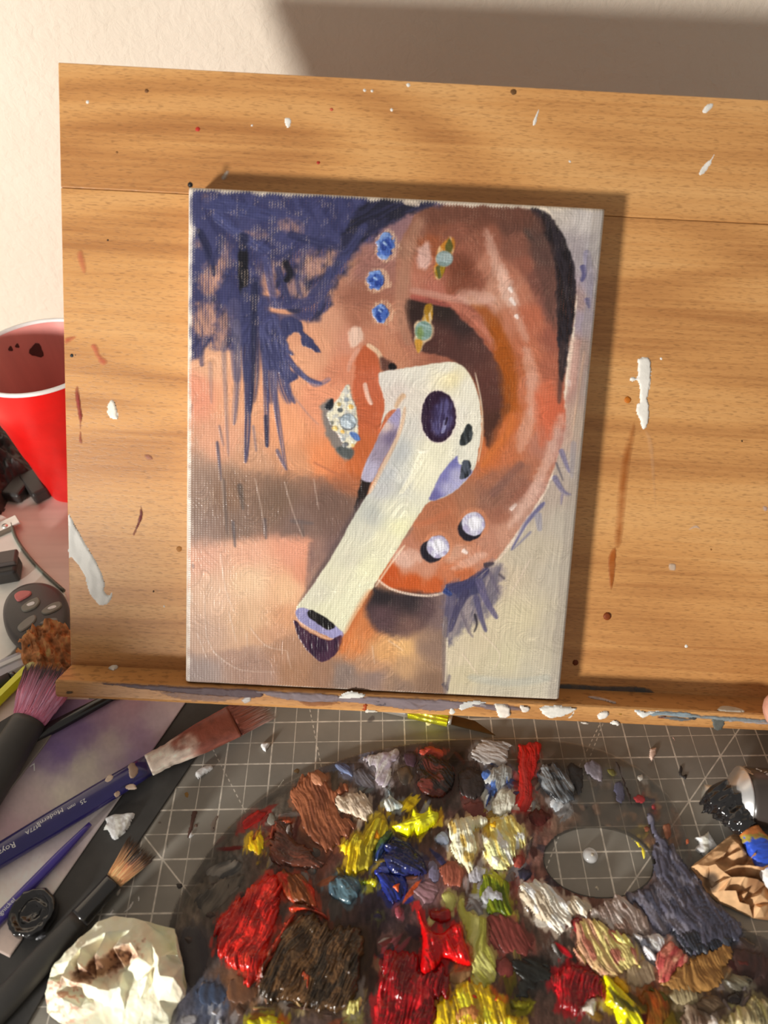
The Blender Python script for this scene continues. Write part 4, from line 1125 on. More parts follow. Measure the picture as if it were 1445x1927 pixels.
d(z5([(890, 500), (920, 440), (980, 420), (1040, 440), (1045, 520), (1000, 580), (930, 600), (885, 570)]), [(188, 186, 168), (206, 204, 190)], 2.0, (100, 1.8, .8))
d(z5([(1060, 120), (1130, 105), (1215, 110), (1200, 260), (1170, 340), (1165, 480), (1120, 560), (1045, 540), (1060, 400), (1070, 250)]), [(176, 30, 24), (158, 44, 38)], .9, (92, 1.3, .5))
d(z5([(1190, 340), (1240, 260), (1320, 230), (1390, 300), (1445, 420), (1430, 500), (1340, 520), (1280, 470), (1220, 420)]), [(52, 54, 58), (126, 130, 134), (32, 33, 36)], 2.0, (60, 2, 1.2), mat=wet)
d(z5([(1280, 500), (1330, 470), (1380, 510), (1350, 570), (1300, 560)]), [(150, 156, 162), (190, 194, 198)], 1.2)
d(z5([(1130, 590), (1180, 550), (1250, 560), (1285, 610), (1250, 660), (1180, 670), (1135, 630)]), [(78, 26, 20), (66, 24, 20)], 1.2)
d(z5([(690, 520), (800, 500), (850, 560), (840, 620), (730, 590)]), [(116, 64, 58), (96, 50, 46)], .6)
d(z5([(590, 650), (650, 620), (760, 590), (840, 620), (860, 660), (780, 700), (800, 820), (760, 900), (740, 985), (690, 950), (600, 870), (600, 760)]), [(208, 198, 164), (238, 230, 196), (196, 168, 92)], 3.4, (75, 2, 1.6), peaks=[(885, 1560, 5, 2), (893, 1590, 5, 2)])
d(z5([(860, 660), (900, 610), (1010, 600), (1080, 640), (1120, 720), (1100, 820), (1050, 850), (1020, 940), (950, 985), (870, 950), (830, 880), (830, 760), (860, 740)]), [(206, 186, 98), (226, 214, 158), (238, 230, 206)], 3.4, (70, 2, 1.6), peaks=[(935, 1592, 4, 2.5), (918, 1605, 5, 2)])
d(z5([(860, 670), (890, 630), (930, 640), (920, 720), (880, 740)]), [(222, 182, 40), (206, 160, 30)], 4.0)
d(z5([(700, 670), (740, 660), (765, 665), (740, 690), (715, 710)]), [(232, 196, 70), (222, 176, 40)], 4.6)
d(z5([(820, 740), (850, 770), (900, 850), (940, 900), (930, 960), (870, 930), (835, 850)]), [(234, 226, 206), (214, 196, 172)], 5.0, (60, 1.8, 1.4))
d(z5([(495, 750), (540, 710), (590, 730), (590, 790), (530, 790)]), [(166, 176, 198), (130, 138, 158)], 2.0)
d(z5([(520, 950), (600, 900), (700, 960), (690, 1040), (640, 1080), (560, 1060)]), [(152, 86, 66), (130, 70, 54)], 1.4, (95, 2, .6))
d(z5([(720, 990), (780, 940), (840, 960), (820, 1030), (740, 1060)]), [(160, 158, 166), (190, 188, 192)], 1.8, (70, 1.6, .9))
d(z5([(450, 930), (490, 900), (530, 960), (520, 1040), (470, 1050)]), [(122, 116, 142), (104, 98, 120)], 1.0)
d(z5([(1060, 970), (1120, 950), (1170, 990), (1120, 1040), (1075, 1030)]), [(48, 44, 60), (40, 38, 50)], 1.0)
d(z5([(1020, 880), (1080, 850), (1110, 900), (1080, 960), (1030, 950)]), [(158, 76, 62), (128, 54, 46)], 1.4)
d(z5([(200, 670), (330, 620), (345, 545), (380, 590), (440, 580), (455, 535), (480, 575), (530, 580), (520, 640), (480, 680), (380, 750), (360, 700), (320, 755), (240, 710)]), [(244, 208, 12), (250, 222, 50)], 4.2, (-10, 3, 1.2), mat=wet, rough=.3, sm=2, peaks=[(776, 1530, 3, 5), (806, 1528, 3, 6), (770, 1565, 4, 4), (790, 1555, 5, 3)])
d(z5([(440, 600), (480, 575), (530, 575), (522, 605), (470, 620)]), [(120, 78, 20), (170, 120, 20)], 4.2, mat=wet)
d(z5([(90, 800), (150, 700), (200, 700), (210, 740), (150, 850), (100, 920)]), [(38, 60, 140), (60, 80, 40)], 2.6, (120, 1.8, .8), mat=wet)
d(z5([(150, 830), (220, 760), (330, 800), (420, 880), (450, 960), (400, 1012), (250, 1012), (180, 960)]), [(26, 24, 44), (32, 40, 92)], 4.4, (30, 3, 1.6), mat=wet)
d(z5([(90, 960), (150, 940), (210, 960), (190, 1012), (100, 1012)]), [(40, 50, 146), (80, 100, 190)], 2.4, (20, 1.5, .8), mat=wet)
# left red and brown heaps
d(z4([(60, 480), (140, 370), (230, 400), (270, 520), (230, 700), (150, 800), (70, 700)]), [(62, 58, 58), (54, 50, 52)], .4)
d(z4([(170, 820), (250, 760), (340, 770), (390, 830), (350, 890), (240, 910)]), [(62, 74, 98), (54, 58, 72)], .5)
d(z4([(400, 760), (470, 690), (600, 800), (560, 880), (440, 900), (390, 860)]), [(112, 76, 52), (92, 64, 48)], .5)
d(z4([(180, 180), (320, 80), (480, 10), (500, 70), (420, 160), (320, 270), (230, 290)]), [(56, 52, 48), (96, 88, 78)], .5, (120, 2.4, .4))
d(z4([(310, 500), (340, 330), (400, 250), (470, 190), (600, 60), (690, 0), (760, 60), (740, 220), (720, 330), (690, 480), (640, 620), (590, 740), (540, 780), (500, 760), (520, 690), (440, 660), (360, 600)]), [(196, 40, 30), (150, 24, 18), (206, 56, 40)], 3.6, (112, 2.0, 2.4), mat=wet)
d(z4([(700, 60), (760, 0), (900, 30), (960, 90), (1000, 190), (990, 250), (870, 220), (800, 190), (740, 120)]), [(178, 46, 28), (150, 72, 36), (110, 60, 30)], 2.2, (60, 1.8, 1.2))
d(z4([(820, 250), (900, 230), (1000, 260), (1060, 310), (1070, 370), (1020, 320), (920, 280), (830, 290)]), [(190, 56, 34), (96, 50, 30)], 3.6, (20, 1.6, 1.2), mat=wet)
d(z4([(760, 420), (860, 300), (960, 290), (1040, 330), (1100, 380), (1200, 370), (1320, 420), (1320, 560), (1300, 700), (1260, 860), (1140, 960), (960, 940), (860, 910), (760, 890), (660, 900), (600, 800), (640, 690), (700, 560)]), [(64, 46, 28), (88, 62, 38), (48, 36, 24)], 3.8, (118, 2.4, 2.6), mat=wet)
d(z4([(590, 720), (640, 600), (720, 450), (800, 310), (850, 300), (790, 430), (720, 560), (660, 680), (610, 760)]), [(160, 52, 34), (84, 46, 30)], 4.6, (115, 1.6, 1.6), mat=wet)
d(z4([(620, 800), (660, 850), (680, 920), (650, 890)]), [(176, 160, 150), (110, 80, 62)], 2.6, mat=wet)
d(z4([(900, 690), (940, 680), (975, 730), (940, 830), (920, 800)]), [(206, 88, 40), (150, 60, 34)], 5.0, mat=wet)
d(z4([(820, 690), (840, 680), (835, 760), (815, 780)]), [(170, 60, 36), (110, 50, 34)], 5.0, mat=wet)
d(z4([(820, 830), (860, 870), (890, 920), (850, 890)]), [(206, 196, 130), (150, 120, 80)], 4.4, mat=wet)
d(z4([(1155, 650), (1200, 640), (1250, 700), (1210, 740), (1170, 690)]), [(190, 184, 180), (140, 130, 126)], 5.2, mat=wet)
d(z4([(1200, 830), (1240, 870), (1300, 850), (1310, 900), (1250, 980), (1215, 970)]), [(218, 212, 142), (170, 160, 90)], 4.6, (100, 1.4, 1.0))
d(z4([(1075, 90), (1130, 40), (1200, 20), (1290, 60), (1290, 140), (1220, 230), (1150, 210), (1090, 160)]), [(76, 100, 110), (58, 78, 92)], 3.0, (40, 3, 1.2), mat=wet)
d(z4([(1300, 70), (1350, 50), (1410, 60), (1400, 95), (1320, 95)]), [(206, 190, 30), (110, 130, 30)], 2.4, mat=wet)
d(z4([(515, 1030), (540, 990), (620, 980), (680, 950), (760, 990), (795, 1037), (760, 1100), (560, 1100)]), [(190, 180, 20), (136, 136, 14)], 3.4, (20, 2.4, 1.2), mat=wet)
d(z4([(690, 1037), (730, 1005), (770, 1030), (750, 1060), (700, 1060)]), [(206, 92, 20), (160, 60, 16)], 4.4, mat=wet)
d(z4([(262, 960), (290, 935), (320, 970), (300, 985)]), [(186, 186, 190), (150, 150, 156)], 1.2)
d(z4([(410, 990), (430, 970), (445, 1010), (420, 1030)]), [(160, 158, 160), (120, 120, 124)], 1.2)
d(z4([(320, 1037), (335, 1000), (355, 1040), (340, 1070)]), [(70, 84, 110), (190, 194, 200)], 1.6, mat=wet)
d(z4([(760, 880), (790, 870), (795, 900), (770, 905)]), [(196, 190, 186), (170, 164, 160)], 2.2)
# centre: blue, red, green
d(z6([(100, 20), (200, 0), (290, 20), (320, 110), (280, 170), (220, 230), (170, 180), (130, 90)]), [(20, 22, 66), (34, 48, 130)], 2.6, (60, 2, 1.2), mat=wet)
d(z6([(190, 110), (240, 80), (310, 70), (270, 110), (260, 160), (225, 150)]), [(236, 112, 52), (214, 84, 36)], 4.0, None, sm=2, rough=.3)
d(z6([(225, 250), (260, 235), (275, 290), (245, 320)]), [(150, 70, 80), (110, 50, 60)], 1.4)
d(z6([(350, 130), (400, 70), (480, 60), (530, 110), (490, 200), (430, 220), (390, 170)]), [(132, 98, 104), (150, 120, 126)], 1.1, (40, 1.6, .6))
d(z6([(150, 550), (250, 540), (380, 560), (400, 680), (520, 640), (590, 640), (590, 860), (520, 870), (510, 1000), (400, 1090), (90, 1090), (95, 880), (130, 700)]), [(136, 14, 20), (112, 12, 16), (196, 34, 40)], 3.0, (95, 2.2, 2.4), mat=wet, peaks=[(740, 1835, 4, 2.5), (720, 1850, 3, 2.5), (775, 1878, 4, 2.5)])
d(z6([(180, 720), (220, 690), (260, 740), (250, 800), (210, 790)]), [(96, 70, 34), (150, 40, 36)], 4.0, mat=wet)
d(z6([(470, 270), (600, 260), (610, 310), (560, 360), (480, 340)]), [(150, 16, 18), (120, 16, 16)], 2.4, mat=wet)
d(z6([(380, 260), (385, 235), (420, 330), (470, 400), (540, 420), (620, 360), (690, 370), (700, 450), (760, 640), (680, 640), (560, 600), (540, 640), (490, 690), (440, 725), (390, 690), (400, 560), (410, 470)]), [(196, 12, 14), (170, 8, 12), (220, 40, 36)], 5.0, (70, 3.4, 2.2), mat=wet, rough=.3, sm=2, peaks=[(788, 1708, 3, 4), (800, 1770, 4, 4), (800, 1825, 4, 3)])
d(z6([(620, 590), (680, 570), (660, 610), (640, 625)]), [(236, 140, 40), (206, 80, 30)], 5.6, mat=wet)
d(z6([(600, 690), (700, 650), (760, 680), (700, 760), (620, 760)]), [(162, 128, 82), (130, 96, 62)], 1.4)
d(z6([(545, 170), (590, 140), (635, 190), (620, 280), (580, 250)]), [(190, 190, 120), (170, 168, 96)], 1.4)
d(z6([(640, 240), (690, 190), (715, 270), (830, 300), (860, 400), (850, 480), (900, 560), (915, 660), (890, 770), (780, 790), (740, 700), (750, 560), (700, 440), (665, 330)]), [(188, 186, 112), (164, 162, 72)], 1.6, (75, 1.6, .9))
d(z6([(800, 650), (815, 640), (850, 670), (820, 685)]), [(236, 206, 30), (220, 180, 20)], 2.6)
d(z6([(790, 130), (840, 20), (930, 20), (1000, 100), (1010, 240), (1030, 310), (960, 290), (860, 290), (850, 230), (800, 200)]), [(124, 134, 24), (74, 88, 16), (160, 160, 40)], 2.0, (70, 1.8, 1.4))
d(z6([(810, 170), (850, 90), (900, 110), (970, 150), (970, 230), (900, 220), (830, 210)]), [(170, 172, 176), (150, 150, 156)], 3.0)
d(z6([(860, 310), (940, 290), (1050, 350), (1150, 460), (1130, 560), (1000, 560), (900, 520), (870, 430)]), [(126, 60, 54), (104, 50, 44)], .9, (60, 2, .5))
d(z6([(890, 450), (930, 440), (975, 490), (940, 520)]), [(140, 128, 120), (110, 96, 90)], 1.6)
d(z6([(905, 600), (980, 580), (1040, 640), (1030, 720), (920, 700)]), [(120, 56, 50), (98, 46, 42)], .9)
d(z6([(1070, 150), (1110, 90), (1250, 80), (1320, 130), (1390, 200), (1445, 180), (1530, 190), (1560, 250), (1540, 320), (1460, 300), (1420, 370), (1340, 430), (1260, 400), (1200, 340), (1110, 250)]), [(214, 206, 192), (240, 234, 222), (186, 172, 150)], 3.4, (55, 2, 2.0), peaks=[(1030, 1690, 5, 2), (1085, 1700, 4, 2)])
d(z6([(1010, 610), (1110, 590), (1260, 640), (1300, 720), (1200, 780), (1090, 870), (1030, 850), (1080, 740)]), [(38, 38, 35), (32, 32, 30)], 1.0, (40, 2, .3))
d(z6([(1280, 500), (1320, 490), (1370, 570), (1350, 610)]), [(120, 116, 112), (60, 54, 50)], 1.4)
d(z6([(520, 900), (600, 850), (700, 760), (850, 780), (880, 840), (980, 880), (1000, 960), (1080, 1010), (1060, 1090), (540, 1090)]), [(218, 184, 24), (168, 138, 30), (238, 206, 50)], 3.0, (80, 2, 1.8), mat=wet)
d(z6([(640, 920), (760, 890), (830, 950), (820, 1060), (660, 1060)]), [(188, 142, 76), (170, 110, 60)], 3.8, (100, 2, .8))
d(z6([(720, 860), (760, 825), (800, 870), (760, 890)]), [(196, 34, 26), (150, 24, 20)], 4.6, mat=wet)
d(z6([(880, 900), (900, 840), (970, 880), (930, 910)]), [(200, 34, 26), (226, 170, 30)], 4.6, mat=wet)
d(z6([(1000, 880), (1100, 870), (1150, 900), (1110, 950), (1020, 940)]), [(120, 116, 20), (60, 56, 20)], 2.0)
# lower right
d(z8([(20, 1040), (80, 1000), (200, 1030), (320, 1070), (330, 1200), (230, 1240), (150, 1330), (60, 1310), (0, 1200), (-30, 1110)]), [(140, 14, 20), (110, 20, 22), (186, 20, 30)], 2.4, (95, 2, 1.8), mat=wet)
d(z8([(40, 1060), (80, 1000), (130, 1030), (110, 1100), (70, 1130)]), [(196, 24, 36), (160, 14, 24)], 4.2, mat=wet)
d(z8([(170, 1300), (210, 1230), (260, 1215), (290, 1260), (260, 1330), (200, 1320)]), [(208, 204, 194), (176, 168, 156)], 3.0)
d(z8([(130, 720), (230, 680), (330, 740), (450, 790), (540, 900), (560, 1000), (440, 1060), (330, 1080), (240, 1030), (150, 1000)]), [(186, 138, 112), (206, 190, 122), (176, 110, 92)], 2.8, (60, 2, 1.8))
d(z8([(90, 690), (160, 680), (190, 760), (150, 800), (120, 740)]), [(150, 40, 44), (120, 34, 36)], 2.4, mat=wet)
d(z8([(230, 640), (330, 560), (440, 520), (520, 590), (620, 680), (640, 780), (560, 800), (480, 800), (380, 750), (270, 700)]), [(150, 132, 124), (188, 178, 172), (130, 104, 92)], 2.2, (60, 1.8, 1.6))
d(z8([(330, 760), (450, 790), (530, 880), (590, 1000), (560, 1020), (500, 920), (400, 850)]), [(214, 200, 110), (226, 214, 150), (214, 184, 60)], 3.6, (50, 1.5, 1.4))
d(z8([(480, 1010), (600, 960), (680, 1000), (680, 1090), (580, 1150), (490, 1130)]), [(166, 146, 116), (150, 130, 106)], 1.6, (70, 2, .7))
d(z8([(500, 780), (600, 790), (700, 780), (760, 830), (700, 920), (640, 980), (590, 900), (560, 860)]), [(150, 148, 152), (218, 216, 220), (84, 84, 92)], 2.8, (65, 1.6, 1.8), mat=wet)
d(z8([(625, -20), (660, -20), (700, 100), (760, 150), (840, 250), (940, 370), (1020, 480), (1150, 620), (1270, 720), (1270, 800), (1180, 850), (1090, 860), (1000, 930), (900, 920), (850, 860), (790, 790), (720, 800), (650, 740), (560, 600), (500, 560), (520, 500), (640, 440), (680, 400), (660, 250), (680, 180), (640, 60)]), [(84, 82, 97), (62, 62, 75), (110, 107, 119)], 1.8, (62, 1.8, 1.5), step=.6)
d(z8([(800, 780), (900, 750), (1100, 780), (1240, 780), (1190, 880), (1000, 935), (900, 935), (840, 850)]), [(42, 44, 52), (56, 58, 66)], 2.4, (60, 2, 1.2))
d(z8([(690, 900), (760, 830), (850, 890), (910, 960), (830, 1050), (740, 1130), (690, 1100)]), [(190, 116, 98), (166, 70, 68), (216, 170, 140)], 2.2, (105, 1.7, 1.4))
d(z8([(720, 1130), (800, 1040), (930, 950), (1080, 860), (1160, 850), (1195, 950), (1150, 1080), (1090, 1150), (960, 1200), (850, 1200)]), [(130, 92, 48), (154, 114, 64)], 1.6, (60, 2.4, .9))
d(z8([(720, 1120), (800, 1050), (900, 1000), (910, 1080), (800, 1130)]), [(158, 112, 60), (134, 96, 56)], 2.2, (20, 2, .8))
d(z8([(310, 1060), (350, 1060), (400, 1110), (480, 1190), (560, 1280), (610, 1420), (440, 1420), (390, 1310), (330, 1260), (345, 1180)]), [(244, 216, 14), (230, 190, 10), (96, 92, 20)], 3.8, (52, 3, 2.0), mat=wet, rough=.4)
d(z8([(400, 1060), (450, 1090), (500, 1180), (440, 1160), (400, 1110)]), [(206, 160, 30), (190, 140, 40)], 2.4)
d(z8([(560, 1210), (640, 1150), (740, 1200), (780, 1290), (740, 1420), (620, 1420), (600, 1290)]), [(152, 66, 18), (110, 70, 20)], 1.8, (70, 2, .6))
d(z8([(640, 1160), (760, 1200), (790, 1280), (740, 1260)]), [(60, 58, 26), (90, 84, 30)], 2.2)
d(z8([(760, 1200), (880, 1120), (960, 1190), (940, 1260), (820, 1250)]), [(146, 132, 100), (120, 106, 80)], 1.8, (60, 2, .8))
d(z8([(860, 1430), (880, 1260), (920, 1270), (1000, 1340), (1040, 1430)]), [(156, 140, 122), (96, 76, 62)], 2.2, (65, 2, 1.2))
d(z8([(1010, 1430), (1030, 1360), (1060, 1335), (1110, 1390), (1120, 1430)]), [(220, 220, 226), (190, 180, 170)], 3.4, mat=wet)
d(z8([(1120, 1430), (1180, 1330), (1250, 1270), (1350, 1220), (1445, 1260), (1520, 1430)]), [(148, 138, 88), (184, 170, 132), (120, 112, 84)], 2.4, (70, 2, 1.4))
d(z8([(1150, 1250), (1200, 1180), (1260, 1220), (1250, 1260)]), [(20, 15, 14), (34, 26, 24)], 1.4, mat=wet)
d(z8([(1150, 1100), (1250, 1060), (1340, 1100), (1260, 1180), (1180, 1160)]), [(118, 112, 92), (84, 78, 66)], 2.0, (30, 2, 1.2))
d(z8([(1210, 900), (1330, 900), (1460, 960), (1460, 1080), (1330, 1100), (1230, 1050)]), [(64, 42, 38), (52, 38, 36)], .8)
d(z8([(1220, 960), (1300, 950), (1330, 1010), (1260, 1040)]), [(80, 36, 30), (60, 30, 28)], 1.4)
d(z8([(960, 1250), (1080, 1200), (1150, 1280), (1060, 1330), (970, 1310)]), [(96, 78, 60), (70, 56, 46)], 1.6, (20, 2, 1))
# clear corner: thin spots
d(z7([(200, 720), (260, 685), (310, 740), (320, 830), (270, 830), (215, 780)]), [(138, 130, 138), (110, 104, 112)], .8)
d(z7([(80, 730), (150, 720), (190, 800), (170, 920), (130, 900)]), [(36, 35, 35), (46, 44, 44)], .8)
d(z7([(-40, 760), (20, 740), (70, 780), (50, 860), (-20, 850)]), [(30, 32, 36), (50, 56, 62)], 2.0, mat=wet)
d(z7([(530, 940), (570, 915), (610, 950), (590, 985), (545, 980)]), [(166, 60, 62), (140, 48, 50)], .6)
d(z7([(350, 750), (395, 745), (412, 790), (370, 800)]), [(110, 104, 50), (96, 90, 50)], .5)
d(z7([(400, 860), (440, 830), (480, 900), (460, 980), (420, 960)]), [(86, 86, 108), (78, 76, 92)], .5)
d(z7([(420, 735), (430, 730), (530, 1005), (520, 1010)]), [(50, 42, 40), (60, 50, 46)], .8)
d(z7([(560, 800), (590, 780), (600, 820), (570, 830)]), [(206, 202, 194), (180, 176, 168)], .8)
d(z7([(655, 1000), (675, 995), (680, 1025), (660, 1025)]), [(176, 80, 84), (150, 60, 64)], .5)
d(z7([(725, 1130), (770, 1120), (790, 1190), (760, 1230), (735, 1190)]), [(150, 100, 76), (128, 80, 60)], .5)
d(z7([(885, 1225), (905, 1220), (908, 1250), (890, 1255)]), [(170, 90, 60), (150, 76, 50)], .5)
d(z7([(600, 1140), (635, 1135), (640, 1165), (605, 1170)]), [(140, 84, 62), (120, 70, 54)], .5)
d(z7([(480, 1190), (540, 1230), (590, 1270), (612, 1340), (600, 1345), (575, 1285), (525, 1235)]), [(236, 196, 60), (240, 220, 150)], 1.0)
# small muddied scraps between the heaps
rq = np.random.RandomState(23)
cent = np.array([np.mean(np.array(p_[0]), 0) for p_ in DB]); NB = len(DB)
while len(DB) < NB + 95:
    px_, py_ = rq.uniform(350, 1420), rq.uniform(1420, 1920)
    P0_ = PAL.hit(px_, py_)
    if poly_sd(np.array([P0_[0]]), np.array([P0_[1]]), outer[::2])[0] < 6 or poly_sd(np.array([P0_[0]]), np.array([P0_[1]]), hole[::2])[0] > -5: continue
    if px_ > 1030 and py_ < 1600 + (px_ - 1150) * .25: continue
    nb = np.argsort(np.hypot(*(cent - (px_, py_)).T))[:5]
    c0_ = np.array(DB[nb[rq.randint(5)]][1][rq.randint(2)], float); c1_ = np.array(DB[nb[rq.randint(5)]][1][0], float)
    mud = np.array((62, 46, 38.)); k_ = rq.uniform(.25, .75)
    th_ = rq.uniform(0, 180); l_ = rq.uniform(7, 26); w_ = rq.uniform(4, 11)
    ct_, sn_ = math.cos(math.radians(th_)), math.sin(math.radians(th_))
    pl_ = [(px_ + l_ * math.cos(a2) * rq.uniform(.7, 1.2) * ct_ - w_ * math.sin(a2) * sn_ * rq.uniform(.7, 1.2), py_ + l_ * math.cos(a2) * sn_ * rq.uniform(.7, 1.2) + w_ * math.sin(a2) * ct_ * rq.uniform(.7, 1.2)) for a2 in np.linspace(0, 2 * np.pi, 9)[:-1]]
    DB.insert(0, (pl_, [tuple(c0_ * (1 - k_) + mud * k_), tuple(c1_ * (1 - k_) + mud * k_)], rq.uniform(.3, .9), (th_, rq.uniform(1.4, 2.2), rq.uniform(.3, .8)), {'mat': wet} if rq.rand() < .3 else {}))
    cent = np.vstack([[(px_, py_)], cent])

# thin stained film over the sheet
st = .5
lo, hi = outer.min(0), outer.max(0); hi[1] = outer[:, 1].max(); lo[1] = max(lo[1], -185)
A, B = np.meshgrid(np.arange(lo[0], hi[0], st), np.arange(lo[1], hi[1], st))
qx, qy = PAL.pix(A, B)
FS = [(340, 1720, (84, 74, 64)), (360, 1680, (76, 68, 58)), (420, 1620, (66, 60, 54)), (380, 1800, (62, 56, 54)), (450, 1560, (78, 66, 56)), (520, 1520, (72, 64, 56)), (600, 1470, (76, 66, 54)), (700, 1440, (62, 50, 48)), (800, 1450, (48, 40, 38)), (620, 1600, (84, 48, 40)), (560, 1580, (78, 50, 40)), (700, 1560, (40, 33, 32)), (800, 1560, (60, 42, 34)), (850, 1500, (52, 42, 38)), (900, 1540, (90, 54, 48)), (780, 1640, (70, 50, 50)), (640, 1680, (64, 48, 42)),
      (720, 1700, (40, 32, 38)), (700, 1800, (46, 32, 26)), (820, 1660, (112, 78, 76)), (900, 1660, (72, 52, 42)), (980, 1650, (116, 58, 52)), (950, 1700, (92, 62, 46)), (940, 1760, (112, 56, 50)), (980, 1800, (86, 56, 46)), (1000, 1740, (62, 48, 40)), (1020, 1830, (38, 35, 33)), (960, 1860, (76, 52, 42)), (1050, 1720, (72, 46, 38)), (1080, 1780, (52, 42, 36)), (700, 1900, (60, 46, 40)), (440, 1850, (98, 68, 48)), (400, 1880, (62, 70, 90)), (480, 1900, (80, 70, 65)),
      (1400, 1800, (66, 56, 54)), (1430, 1860, (46, 36, 32)), (1300, 1900, (80, 64, 50)), (1350, 1850, (72, 54, 46)), (1200, 1860, (86, 60, 46)), (1180, 1470, (110, 95, 82)), (1120, 1450, (95, 85, 75)), (1210, 1540, (132, 98, 72)), (1090, 1530, (120, 95, 80)), (1030, 1690, (76, 46, 38)), (1010, 1620, (104, 74, 66)), (1250, 1560, (128, 92, 70)), (1430, 1900, (44, 34, 30)), (1150, 1530, (130, 104, 84))]
fc = idw(qx + (fbm(qx / 30, qy / 30, 21) - .5) * 50, qy + (fbm(qx / 30, qy / 30, 25) - .5) * 50, FS, 3.2, 10)
hx = np.zeros(A.shape)
fc = fc * (.6 + .8 * fbm(qx / 6, qy / 16, 31, 4))[..., None]
for pts, cols, H, ridge, kw in DB:                       # every heap has been dragged about: thin colour around it
    P = PAL.pts(catmull(pts, 3))
    m_ = (A > P[:, 0].min() - 9) & (A < P[:, 0].max() + 9) & (B > P[:, 1].min() - 9) & (B < P[:, 1].max() + 9)
    if not m_.any(): continue
    x_, y_ = A[m_], B[m_]
    sd_ = poly_sd(x_, y_, P) + (fbm(x_ / 2, y_ / 5, int(P[0, 0]) % 60, 4) - .5) * 10
    w_ = sstep(-2.2, 0.2, sd_)[:, None] * .8
    fc[m_] = fc[m_] * (1 - w_) + (np.array(cols[0], float) * .45 + np.array(cols[-1], float) * .35 + fc[m_] * .2) * w_ * .9 + fc[m_] * w_ * .1
rs_ = np.random.RandomState(5)
for k_ in range(260):                                    # muddled knife and brush smears between the heaps
    cx_, cy_ = rs_.uniform(lo[0], hi[0]), rs_.uniform(max(lo[1], -150), hi[1])
    th_ = rs_.uniform(0, np.pi); l_ = rs_.uniform(3, 9); w0_ = rs_.uniform(1.2, 3.6)
    j_ = rs_.randint(len(DB)); dist_ = [np.hypot(*(PAL.hit(*np.mean(np.array(p_[0]), 0)) - np.array((cx_, cy_)))) for p_ in DB]
    near_ = np.argsort(dist_)[:6]; cc_ = np.array(DB[near_[rs_.randint(6)]][1][rs_.randint(2)], float) * rs_.uniform(.55, .95)
    if dist_[near_[0]] > 22: continue
    m_ = (np.abs(A - cx_) < l_ + 4) & (np.abs(B - cy_) < l_ + 4)
    x_, y_ = A[m_] - cx_, B[m_] - cy_
    if not len(x_): continue
    a_1 = x_ * np.cos(th_) + y_ * np.sin(th_); a_2 = -x_ * np.sin(th_) + y_ * np.cos(th_)
    n_1 = fbm(a_1 / 5 + k_, a_2 / .9, k_ % 50, 2)
    w_ = sstep(1.05, .75, np.hypot(a_1 / l_, a_2 / w0_) + (n_1 - .5) * .9) * rs_.uniform(.55, .95)
    fc[m_] = fc[m_] * (1 - w_[:, None]) + cc_ * w_[:, None] * (.8 + .4 * n_1)[:, None]
    hx[m_] += w_ * (.15 + .5 * n_1)
fa = np.full(A.shape, .97)
clear = sstep(1020, 1090, qx + (fbm(qx / 40, qy / 40, 33) - .5) * 70) * sstep(1640, 1590, qy - (qx - 1150) * .25 + (fbm(qx / 20, qy / 20, 37) - .5) * 40)
fa = fa * (1 - clear * (.94 - .42 * sstep(.5, .75, fbm(qx / 22, qy / 22, 35))))
fa = fa * (1 - .8 * sstep(1500, 1440, qy + (qx - 640) * .06) * sstep(800, 980, qx))
sdo = poly_sd(A, B, outer[::2]); sdh = poly_sd(A, B, hole[::2])
fa = fa * (1 - .55 * sstep(9, 2, sdo))
ok = (sdo > .4) & (sdh < -.4)
cell = ok[:-1, :-1] & ok[:-1, 1:] & ok[1:, 1:] & ok[1:, :-1]
idx = np.arange(A.size).reshape(A.shape)
Fq = np.stack([idx[:-1, :-1][cell], idx[:-1, 1:][cell], idx[1:, 1:][cell], idx[1:, :-1][cell]], -1)
used, inv = np.unique(Fq, return_inverse=True)
hh = .05 + .25 * fbm(A / 3, B / 6, 44, 3) + np.minimum(hx, .6) * .6
film_m = attr_mat('old_paint_film', .3, 0, alpha=True, bumps=.5, bscale=700, spec=.25)
mk('paint_film', PAL.world(A, B, hh).reshape(-1, 3)[used], inv.reshape(Fq.shape), film_m, palette, cols=np.c_[alb(np.clip(fc * .88, 0, 255)).reshape(-1, 3)[used], fa.reshape(-1)[used]], label='dark film of old mixed paint')

for pts, cols, H, ridge, kw in DB:
    o = relief('paint_dab', palette, PAL, pts, cols, H * .9, ridge=ridge, base=.2, step=kw.pop('step', .36), drag=0. if 'rough' in kw else min(2.6, .5 + .02 * abs(np.ptp(np.array(pts)[:, 0]))), ill=.74, **kw)

# ------------------------------------------------------------------ marks on the board and ledge
Zb = lambda p: Z(1080, 640, 2.92, p)
Zl = lambda p: Z(0, 900, 4.014, p)
Zm = lambda p: Z(0, 560, 4.014, p)


def mark(pts, col, alpha=1.0, H=.35, plane=BOARD, name='paint_mark', step=.5, rough=.35, base=.05, **kw):
    return relief(name, easel, plane, pts, [col, tuple(np.array(col) * .93)], H, edge=.5, rough=rough, step=step, alpha=alpha, mat=stain_m if alpha < 1 else dry_, base=base, ill=1.0, rs=2., lump=.4, **kw)


def dot(x, y, r, col, alpha=1.0, ry=None, **kw):
    a_ = np.linspace(0, 2 * np.pi, 9, endpoint=False)
    return mark(np.c_[x + r * np.cos(a_), y + (ry or r) * np.sin(a_)], col, alpha, step=.3, rough=.15, **kw)


